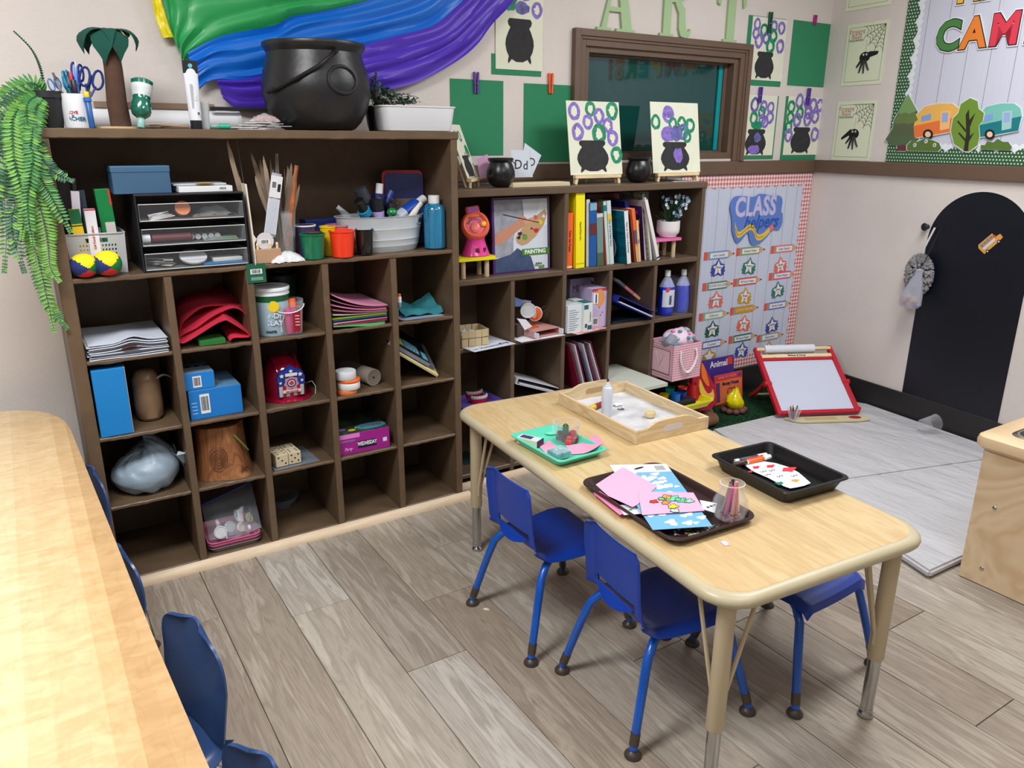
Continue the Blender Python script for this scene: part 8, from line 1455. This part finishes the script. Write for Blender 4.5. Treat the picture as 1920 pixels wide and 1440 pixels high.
for i, (px, py, l) in enumerate(((1158, 760, 'white torn scrap behind the glue bottle'), (1165, 766, 'curled white scrap right of the glue bottle'))):
    P = ZP(px, py, zt); t = E('paper_scrap', l, 'paper', P, i); g = G(); g.grid(lambda u, v: ((u-.5)*.035, (v-.5)*.022, .003+.008*math.sin(PI*u+i)*v+.004*math.sin(5*v)), 6, 5, th=.0006); g.out('scrap', PAPER, t, True)
# generic rectangular trays from four rim corners (left, far, right, near)
def ztray(name, label, rim, zr, col, ins=.86, lipw=.010, rr=.03, rough=.35, m=None):
    P_ = [ZP(p[0], p[1], zr) for p in rim]; c = sum(P_, Vector())/4; ex = ((P_[2]-P_[1])+(P_[3]-P_[0])); W_ = ((P_[2]-P_[1]).length+(P_[3]-P_[0]).length)/2; D_ = ((P_[1]-P_[0]).length+(P_[2]-P_[3]).length)/2
    a = math.atan2(ex.y, ex.x); t = E(name, label, 'tray', (c.x, c.y, Z0), a); H = zr-Z0; k = .004; sc = lambda w, d, z: [(x, y, z) for x, y in rrect(w, d, min(rr, w*.3), 6)]; g = G(); ii = H*.45
    g.rings([sc(W_*ins-.01, D_*ins-.01, 0), sc(W_*ins, D_*ins, .002), sc(W_-2*lipw, D_-2*lipw, H-k), sc(W_-.002, D_-.002, H-k), sc(W_, D_, H-.002), sc(W_-.002, D_-.002, H), sc(W_-2*lipw-.004, D_-2*lipw-.004, H), sc(W_*ins-.004, D_*ins-.004, .0035), sc(W_*ins-.02, D_*ins-.02, .003)]); g.out('body', m or mat(col, rough), t, True); return t, W_, D_, H
mt, w_, d_, H = ztray('tray', 'mint green plastic tray with stamps at the left end of the table', [(957, 812), (1040, 795), (1140, 838), (1050, 871)], Z0+.026, (92, 208, 178), .84, .006, .018)
mz = Z0+.0045
cyl('cup', 'clear plastic cup of stamps standing in the mint green tray', 'cup', 1062, 828, mz, [(.030, 0), (.031, .002), (.043, .066), (.045, .067), (.042, .067), (.0295, .004), (0, .003)], clear('dcdce0', .10, .05), 30)
for i, (px, py, r, h, c, l) in enumerate(((1050, 822, .0125, .026, (30, 24, 22), 'black stamp with an orange ring, left in the clear cup'), (1060, 826, .013, .056, (34, 84, 50), 'tall dark green topped stamp in the clear cup'), (1074, 826, .015, .034, (170, 30, 50), 'dark red stamp with white marks in the clear cup'), (1066, 831, .0095, .024, (226, 60, 50), 'bright red orange stamp at the front of the clear cup'))):
    t = cyl('stamp', l, 'stamp', px, py, mz+.005, [(r*1.1, 0), (r*1.1, h*.4), (r*.8, h*.5), (r*.75, h*.9), (r*.4, h), (0, h)], mat(c, .35), 16, 'stamps in the clear cup')
    if i == 1: g = G(); g.lathe([(r*1.15, .001), (r*1.15, h*.45)], 16, cap0=False, cap1=False); g.out('base_band', mat((70, 30, 40), .4), t)
    if i == 0: g = G(); g.lathe([(.004, -.0005), (.008, -.0005), (.008, .002), (.004, .002)], 14, T=tr(0, -r*1.12, h*.25) @ rot(PI/2, 'X')); g.out('ring_mark', mat((226, 150, 90), .5), t)
cyl('lid', 'small mint disc behind the clear cup in the mint tray', 'lid', 1033, 812, mz, [(.02, 0), (.024, .004), (.02, .006), (0, .004)], mat((120, 210, 190), .3))
def zsheet(name, label, pts, z, m, cat='paper', th=.0008, curl=0):
    P_ = [ZP(p[0], p[1], z) for p in pts]; c = sum(P_, Vector())/len(P_); t = E(name, label, cat, (c.x, c.y, z)); g = G(); g.slab([(p.x-c.x, p.y-c.y) for p in P_], 0, th); g.out('sheet', m, t); return t, c
PKP = mat((222, 156, 186), .8); PKP2 = mat((224, 170, 200), .8)
zsheet('pink_paper', 'pink paper under the ink pad at the left of the mint tray', [(1010, 836), (1030, 826), (1060, 850), (1030, 858)], mz+.001, PKP); 
P = ZP(1095, 842, mz); t = E('pink_paper', 'pink paper curling up at the right of the mint tray', 'paper', P, -.35); g = G(); g.grid(lambda u, v: ((u-.5)*.10, (v-.5)*.075, .002+.03*max(0, u-.35)**1.5*2), 14, 4, th=.0008); g.out('sheet', PKP, t, True)
def orient_box(name, label, cat, px, py, z, w, d, h, rz, m, bev=.001):
    P = ZP(px, py, z); t = E(name, label, cat, P, rz); g = G(); g.box(-w/2, w/2, -d/2, d/2, 0, h, bev=bev); g.out('body', m, t); return t
t = orient_box('stamp_block', 'white wooden stamp block with a dark printed end in the mint tray', 'stamp', 993, 832, mz, .036, .075, .020, .45, mat((216, 206, 186), .6)); tbox(t, -.017, .017, -.037, .037, .020, mat((206, 216, 222), .5)); tbox(t, -.011, .011, -.01, .03, .0208, mat((50, 60, 90), .6, var=.5, ns=80), 'stamp_print')
g = G(); g.box(-.0185, .0185, -.041, -.0375, .0, .021); g.out('dark_end', mat((44, 40, 66), .5), t)
t = orient_box('ink_pad', 'clear topped teal ink pad at the front of the mint tray', 'ink pad', 1048, 856, mz+.003, .055, .05, .022, .05, mat((20, 112, 132), .35, var=.4, ns=40, h2=(120, 190, 200)), .004); g = G(); g.box(-.029, .029, -.0265, .0265, .001, .024, bev=.004); g.out('clear_lid', clear('dff4f6', .25, .05), t)
text('INK', .02, mat((200, 226, 232), .4), t, (0, 0, .0246), rx=0)
# brown tray
bt, w_, d_, H = ztray('tray', 'dark brown plastic tray with papers at the front edge of the table', [(1092, 906), (1222, 858), (1420, 964), (1272, 1022)], Z0+.020, (52, 34, 34), .90, .007, .04, .3)
bz = Z0+.0045
CLD = mat((110, 172, 208), .7); t, c = zsheet('cloud_sheet', 'blue sheet with white clouds and a barcode strip across the brown tray', [(1143, 872), (1249, 870), (1336, 987), (1224, 994)], Z0+.0225, CLD)
fx = lambda px, py: ZP(px, py, Z0+.0235)-Vector((c.x, c.y, Z0+.0225))
q = [fx(*p) for p in ((1143, 872), (1249, 870), (1259, 884), (1153, 887))]; g = G(); g.slab([(p.x, p.y) for p in q], .0009, .0013); g.out('white_header', PAPER, t)
q = [fx(*p) for p in ((1226, 874), (1243, 873), (1249, 881), (1231, 882))]; g = G()
for k in range(8): a, b = q[0].lerp(q[1], k/8+.02), q[3].lerp(q[2], k/8+.02); a2, b2 = q[0].lerp(q[1], k/8+.075), q[3].lerp(q[2], k/8+.075); g.slab([(p.x, p.y) for p in (a, a2, b2, b)], .0014, .0017)
g.out('barcode', BLACK, t); q = fx(1198, 878); g = G(); g.slab(ell(.018, .005, 16, q.x, q.y), .0014, .0018); g.out('hang_hole', BLACK, t)
g = G(); rnd = random.Random(6)
for k in range(46):
    u, v = rnd.uniform(.05, .95), rnd.uniform(.17, .96); p = fx(1143, 872).lerp(fx(1249, 870), u).lerp(fx(1224, 994).lerp(fx(1336, 987), u), v); r = rnd.uniform(.007, .013)
    g.slab([(p.x+r*(1+.25*math.sin(3*a+k))*math.cos(a)*1.2, p.y+r*(1+.25*math.sin(3*a+k))*math.sin(a)*.8) for a in [2*PI*j/12 for j in range(12)]], .0009+.00001*k, .0013+.00001*k)
tag(g.out('cloud_print', mat((236, 242, 248), .7), t), None, None, kind='stuff')
zsheet('pink_paper', 'bright pink paper at the left under the other papers on the brown tray', [(1112, 925), (1125, 921), (1180, 960), (1162, 966)], bz+.008, mat((238, 130, 170), .8))
t, c = zsheet('sticker_sheet', 'white sheet with small stickers peeking out left on the brown tray', [(1158, 948), (1200, 944), (1224, 962), (1170, 966)], bz+.010, PAPER); g = G(); g.slab(ell(.006, .004, 10, -.01, 0), .001, .0014); g.out('sticker', mat((80, 170, 120), .6), t)
zsheet('pink_paper', 'plain light pink paper on top at the left of the brown tray', [(1117, 909), (1168, 876), (1232, 912), (1196, 946), (1186, 951), (1140, 930)], Z0+.0250, PKP2)
t, c = zsheet('drawing', 'light pink paper with a colourful dragon drawing over the cloud sheet', [(1196, 922), (1300, 924), (1321, 958), (1204, 966)], Z0+.0265, PKP2)
for i, (px, py, r, cc) in enumerate(((1262, 935, .020, (110, 206, 160)), (1276, 938, .017, (90, 196, 150)), (1250, 932, .014, (226, 160, 80)), (1248, 943, .012, (220, 140, 60)), (1262, 950, .014, (230, 206, 40)), (1292, 940, .013, (150, 210, 180)), (1226, 941, .011, (220, 40, 40)), (1265, 958, .012, (190, 226, 200)), (1240, 936, .010, (120, 190, 120)))):
    p = ZP(px, py, Z0+.0273)-Vector((c.x, c.y, 0)); g = G(); P_ = [(p.x+r*(1+.3*math.sin(5*a+i))*math.cos(a), p.y+r*.8*(1+.3*math.sin(4*a+i))*math.sin(a)) for a in [2*PI*j/18 for j in range(18)]]; g.slab([(x, y) for x, y in P_], .0009+.0001*i, .0011+.0001*i); g.out('crayon_patch', mat(cc, .7), t); g = G(); g.tube([(x, y, .0013+.0001*i) for x, y in P_], .0008, 4, loop=True); g.out('ink_line', mat((30, 60, 50), .7), t)
t, c = zsheet('sticker_sheet', 'small white sheet with dark doodles beside the crayon jar', [(1312, 938), (1344, 944), (1340, 962), (1318, 955)], Z0+.0215, PAPER)
for k in range(3): g = G(); g.slab(star(.006, 5, .5, k, .012*k-.006, -.004), .001, .0014); g.out('doodle', BLACK, t)
g = G(); rnd = random.Random(3); cs = [(60, 120, 80), (150, 140, 190), (206, 160, 70), (120, 160, 90), (226, 220, 210)]
CFM = [mat(c_, .6) for c_ in cs]
for k in range(70):
    px = rnd.uniform(1262, 1360); py = rnd.uniform(992, 1006)-abs(px-1280)*.12; P = ZP(px, py, bz+.0006); r = rnd.uniform(.001, .005); g.slab([(P.x+r*math.cos(a+k), P.y+r*.7*math.sin(a+k)) for a in (0, 1.3, 2.6, 3.9, 5.2)], P.z, P.z+.0008, rnd.randrange(5))
tag(g.out('confetti', CFM), 'tiny paper confetti scattered in the near part of the brown tray', 'confetti', kind='stuff')
P = ZP(1367, 975, bz); jr = 33*mpp(P); jz = bz
t = cyl('jar', 'round clear plastic jar of crayons at the right end of the brown tray', 'jar', 1367, 972, bz, [(jr*.6, 0), (jr*.85, .008), (jr, .035), (jr*.97, .052), (jr*.72, .074), (jr*.66, .080), (jr*.70, .083), (jr*.66, .088), (jr*.70, .092), (jr*.68, .100), (jr*.63, .100), (jr*.60, .08), (jr*.9, .05), (jr*.8, .010), (jr*.5, .003), (0, .003)], clear('e4e4ea', .09, .04), 36)
g = G(); g.lathe([(jr*.70, .0985), (jr*.71, .100), (jr*.68, .101)], 36, cap0=False, cap1=False); g.out('rim', clear('ffffff', .5, .05), t, True)
for i, (c_, w2) in enumerate((((176, 110, 76), 'brown'), ((130, 126, 110), 'grey'), ((216, 120, 90), 'orange'), ((24, 30, 60), 'navy'), ((190, 60, 130), 'magenta'), ((236, 236, 240), 'white'), ((90, 60, 50), 'dark brown'), ((206, 130, 140), 'pink'))):
    a = 2.4*i; b0 = Vector((P.x+.024*math.cos(a), P.y+.020*math.sin(a), bz+.006)); d = Vector((.16*math.cos(a+2.9)+.05, .16*math.sin(a+2.9), 1)).normalized(); stickitem('crayon', '%s crayon standing in the round clear jar' % w2, 'crayon', b0, b0+d*(.094+.003*(i % 4)), .0048, [(.08, (206, 130, 130), .7, 'point'), (.06, c_, 1, 'collar'), (.04, (30, 30, 30), 1.02, 'band'), (.66, c_, 1.02, 'wrapper'), (.16, c_, .92, 'wax')], 'crayons in the round clear jar')
# black tray
kt, w_, d_, H = ztray('tray', 'deep black plastic tray with markers at the right side of the table', [(1333, 853), (1438, 825), (1588, 890), (1488, 934)], Z0+.042, (18, 19, 22), .84, .009, .022, .35)
kz = Z0+.005
for i, (p0, p1, cols_, l) in enumerate((((1378, 862), (1437, 850), [(.12, (232, 234, 238), .9, 'end'), (.6, (14, 70, 70), 1, 'barrel'), (.28, (236, 236, 240), 1.05, 'cap')], 'dark teal marker with a white cap at the back of the black tray'), ((1392, 864), (1430, 852), [(.7, (190, 30, 36), 1, 'barrel'), (.3, (200, 40, 44), .7, 'tip')], 'red marker between the teal and orange ones'), ((1398, 865), (1444, 853), [(.1, (236, 236, 240), .9, 'end'), (.62, (236, 110, 40), 1, 'barrel'), (.28, (238, 238, 242), 1.05, 'cap')], 'orange marker with a white cap in front in the black tray'), ((1374, 869), (1400, 863), [(1, (70, 44, 36), 1, 'barrel')], 'short brown marker half hidden at the left of the black tray'))):
    a, b = ZP(p0[0], p0[1]+3, kz+.009), ZP(p1[0], p1[1]+3, kz+.009+.002*i); stickitem('marker', l, 'marker', a, b, .0072, cols_, 'markers in the black tray')
t, c = zsheet('paper_cutout', 'white cloud shaped paper coloured with red marks in the black tray', [(1397, 873), (1412, 864), (1430, 865), (1455, 869), (1478, 876), (1497, 886), (1510, 897), (1520, 906), (1508, 911), (1494, 914), (1482, 916), (1470, 912), (1440, 896), (1412, 884)], kz+.004, mat((232, 232, 236), .8))
for i, (px, py, r, cc) in enumerate(((1418, 876, .013, (206, 30, 50)), (1445, 874, .015, (210, 36, 56)), (1480, 880, .024, (216, 50, 66)), (1408, 884, .009, (196, 30, 50)), (1492, 901, .013, (226, 150, 60)), (1462, 906, .014, (20, 120, 90)))):
    p = ZP(px, py, kz+.005)-Vector((c.x, c.y, 0)); g = G(); g.slab([(p.x+r*(1+.3*math.sin(4*a+i))*math.cos(a), p.y+r*.6*(1+.3*math.cos(3*a))*math.sin(a)) for a in [2*PI*j/14 for j in range(14)]], .0009, .0013); g.out('crayon_patch', mat(cc, .7), t)
for i, (px, py) in enumerate(((1448, 882), (1432, 884), (1463, 893), (1490, 892), (1440, 890))): p = ZP(px, py, kz+.005)-Vector((c.x, c.y, 0)); g = G(); g.tube([(p.x-.012+.006*k, p.y+.004*(-1)**k, .0014) for k in range(5)], .0008, 4); g.out('ink_line', BLACK, t)
t, c = zsheet('paper_bits', 'pink and white torn paper bits near the front corner of the table', [(1350, 1016), (1360, 1014), (1368, 1022), (1360, 1024)], Z0, mat((226, 200, 216), .8), th=.001)
t, c = zsheet('paper_bits', 'small pale paper scrap on the floor by the chair foot', [(905, 1141), (913, 1140), (919, 1144), (910, 1145)], .0006, mat((220, 222, 190), .8), th=.001)
BL, BR = ZP(1462, 777, .06), ZP(1608, 772, .06); wv = BR-BL; Wd = wv.length; az = math.atan2(wv.y, wv.x); t = E('tabletop_easel', 'red framed tabletop easel with a whiteboard and paper roll on the grey mat', 'easel', (BL.x, BL.y, .0345), az)
RD = mat((190, 20, 44), .35); bk, hh = .375, .255; th = math.atan2(hh, bk); Lb = math.hypot(bk, hh); TM = tr(0, 0, .02) @ rot(th, 'X')
for x in (-.012, Wd-.012): g = G(); g.box(x, x+.026, 0, Lb+.03, -.012, .016, bev=.004, T=TM); g.out('side_rail', RD, t)
g = G(); g.box(.0145, Wd-.0125, 0, .022, -.01, .014, bev=.002, T=TM); g.out('cross_rail', RD, t); g = G(); g.box(.0145, Wd-.0125, Lb-.07, Lb-.055, -.01, .014, bev=.002, T=TM); g.out('cross_rail', RD, t)
g = G(); g.box(.0145, Wd-.0125, .0225, Lb-.0705, -.004, .004, T=TM); g.out('whiteboard', mat((206, 212, 232), .25), t)
g = G(); g.box(.0145, Wd-.0125, Lb-.054, Lb-.03, -.008, .018, bev=.002, T=TM); wb_ = g.out('wooden_rail', LW, t); text('Melissa & Doug', .017, mat((50, 40, 34), .6), t, TM @ Vector((Wd/2, Lb-.042, .0184)), rx=th, bold=.02)
g = G(); g.tube([TM @ Vector((-.0, Lb+.012, .012)), TM @ Vector((Wd+.0, Lb+.012, .012))], .011, 12); g.out('dowel', LW, t, True); g = G(); g.tube([TM @ Vector((.045, Lb+.012, .012)), TM @ Vector((Wd*.77, Lb+.012, .012))], .026, 20); g.out('paper_roll', mat((222, 226, 238), .6), t, True)
for x in (-.006, Wd+.006): g = G(); g.tube([(x, .20, .15), (x, .30, .06), (x, .385, .008)], [.012, .012, .012], 6); g.out('rear_leg', RD, t); g = G(); g.tube([(x-.02, .175, .145), (x+.02, .175, .145)], .016, 12); g.out('hinge_knob', RD, t, True)
g = G(); g.tube([(-.006, .375, .018), (Wd+.006, .375, .018)], .007, 8); g.out('rear_bar', LW, t, True); g = G(); g.box(Wd-.008, Wd+.035, .02, .05, .02, .045, bev=.01); g.out('foot_knob', RD, t, True)
g = G(); g.slab([(.02, -.018), (Wd+.03, -.018), (Wd+.025, -.085), (Wd-.02, -.095), (.09, -.09), (.045, -.06)], .002, .014); bmesh.ops.bevel(g.bm, geom=g.bm.edges[:], offset=.002, segments=1, affect='EDGES'); g.out('ledge_tray', mat((206, 192, 156), .6), t); g = G(); g.box(.12, .30, -.075, -.035, .0143, .0155); g.out('tray_inset', mat((190, 172, 120), .6), t)
g = G(); g.slab(ell(.035, .022, 18, Wd-.045, -.055), .0143, .0155); g.out('red_hole', mat((150, 30, 36), .6), t)
cp = Vector(t.matrix_basis @ Vector((.055, -.05, .0155))); zc_ = cp.z+.0005
t2 = E('cup', 'clear faceted cup of crayons on the easel ledge', 'cup', (cp.x, cp.y, zc_)); g = G(); g.lathe([(.022, 0), (.038, .055), (.04, .056), (.037, .055), (.021, .003), (0, .003)], 12); g.out('body', clear('e0e0e8', .16, .05), t2)
for i, c_ in enumerate(((70, 50, 44), (214, 160, 60), (150, 90, 60), (60, 50, 90), (200, 190, 180))): a = 1.2*i; stickitem('crayon', '%s crayon in the clear cup on the easel ledge' % ['dark brown', 'yellow', 'tan', 'purple', 'white'][i], 'crayon', (cp.x+.008*math.cos(a), cp.y+.008*math.sin(a), zc_+.004), (cp.x+.024*math.cos(a), cp.y+.02*math.sin(a), zc_+.072), .0045, [(.85, c_, 1, 'wrapper'), (.15, c_, .7, 'point')], 'crayons on the easel ledge')
P = ZP(1725, 812, .036); t = E('cup', 'clear plastic cup tipped over on the grey mat by the baseboard', 'cup', (P.x, P.y, .036+.043), 0); t.rotation_euler = (0, PI/2-.13, -.35); g = G(); g.lathe([(.030, 0), (.031, .002), (.042, .09), (.044, .092), (.041, .092), (.0295, .004), (0, .003)], 28); g.out('body', clear('dfe0e6', .13, .05), t, True)
# story books leaning on the wall under the board
for i, (pts, y, c_, l) in enumerate(((((1322, 790), (1386, 775), 1352, 668), -.075, (70, 50, 140), 'purple storybook titled Animal leaning behind the red one'), (((1342, 800), (1392, 778), 1366, 697), -.13, (214, 60, 60), 'red and orange storybook leaning in front of the purple one'))):
    (pl_, pr2, pm, pt) = pts; xl, xr = (YP(1320, 700, y).x, YP(1377, 700, y).x) if i == 0 else (YP(1338, 740, y).x, YP(1389, 740, y).x); w_ = xr-xl; h_ = YP(pm, pt, y+.03).z-.009
    t = E('story_book', l, 'book', ((xl+xr)/2, y-.02, .012), 0, 'storybooks in the corner'); t.rotation_euler = (-.14, 0, 0); g = G(); g.box(-w_/2, w_/2, 0, .01, 0, h_, bev=.0035); g.out('cover', mat(c_, .4), t)
    if i == 0: text('Animal', .052, WHITE, t, (.0, -.0008, h_*.86), bold=.02); fbox(t, w_*.28, w_*.44, h_*.80, h_*.97, 0, mat((220, 60, 60), .5))
    else:
        fbox(t, -w_*.46, w_*.46, .01, h_*.80, 0, mat((232, 120, 70), .5, var=.15, ns=20)); text('READ AT HOME', .021, mat((206, 150, 170), .5), t, (-.012, -.0008, h_*.9)); text('Money House', .030, mat((40, 40, 90), .5), t, (.012, -.0016, h_*.68), xs=.8, bold=.03); g = G(); g.ball((w_*.38, 0, h_*.9), .013, sy=.1); g.out('emblem', mat((60, 80, 160), .5), t)
        fbox(t, -w_*.46, -w_*.33, .02, h_*.76, -.001, mat((90, 60, 110), .5)); g = G(); g.tube([(.02+.035*math.cos(a), -.002, h_*.38+.028*math.sin(a)*(1+.3*math.sin(3*a))) for a in [2*PI*k/20 for k in range(20)]], .002, 5, loop=True); g.out('line_art', mat((60, 30, 30), .5), t)
# big cardboard fire
yf = -.335; xo = YP(1315, 760, yf); t = E('felt_campfire', 'red, orange and yellow felt flame over a brown log beside the shelf end', 'campfire', (xo.x, yf, .009)); F2 = lambda pts: [(YP(*p, yf).x-xo.x, max(.0, YP(*p, yf).z-.009)) for p in pts]
for nm, pts, c_, k in (('red_flame', [(1290, 765), (1296, 710), (1302, 690), (1312, 692), (1318, 688), (1328, 706), (1337, 722), (1341, 740), (1338, 755), (1328, 766), (1310, 768)], (176, 22, 50), 0), ('orange_flame', [(1312, 706), (1311, 690), (1313, 680), (1319, 692), (1321, 700), (1326, 720), (1322, 722), (1316, 714)], (232, 120, 40), 1), ('yellow_flame', [(1306, 722), (1308, 710), (1314, 724), (1322, 736), (1330, 735), (1332, 728), (1334, 744), (1326, 754), (1316, 758), (1300, 754), (1312, 744), (1308, 734)], (236, 192, 80), 2)):
    sp = spline([Vector((a, 0, b)) for a, b in F2(pts)+[F2(pts)[0]]], 50)[:-1]; g = G(); g.plate([(p.x, p.z) for p in sp], -.012-.004*k, -.004*k-(.0 if k == 0 else .0)); g.out(nm, mat(c_, .9), t)
LGm = mat((110, 78, 58), .9, var=.15, ns=14)
for i, (p0, p1, r) in enumerate((((1300, 748), (1338, 786), .036), ((1330, 772), (1345, 750), .034))):
    a = Vector((YP(*p0, -.37).x-xo.x, -.04, .048)); b = ZP(p1[0], p1[1], .045)-Vector((xo.x, yf, .009)); b.z = .037
    if i: a, b = Vector((.03, .0, .05)), Vector((.12, .06, .036))
    g = G(); g.tube([a, a.lerp(b, .5), b], r, 18); g.out('felt_log', LGm, t, True)
P = ZP(1378, 773, .01); t = E('toy_campfire', 'small toy campfire with a glossy yellow flame on brown stones', 'campfire', (P.x, P.y+.01, .009)); g = G(); g.lathe([(.02, .02), (.045, .03), (.056, .052), (.055, .07), (.042, .095), (.026, .115), (.014, .13), (.008, .142), (0, .146)], 24, sx=1.0, sy=.9)
for v in g.bm.verts: v.co.x += .007*math.sin(v.co.z*55); v.co *= 1+.05*math.sin(6*math.atan2(v.co.y, v.co.x)+v.co.z*30)
g.out('flame', mat((232, 214, 14), .15, coat=.6, var=.15, ns=20), t, True)
for k in range(9): a = 2*PI*k/9; g = G(); g.ball((.062*math.cos(a), .052*math.sin(a), .018), .02, sx=1.1, sz=.85, u=12, v=8); g.out('stone', mat((104, 64, 56), .7, var=.2, ns=20), t, True)
g = G(); g.lathe([(.05, .0), (.048, .025), (0, .03)], 18); g.out('base', mat((90, 60, 50), .8), t, True)
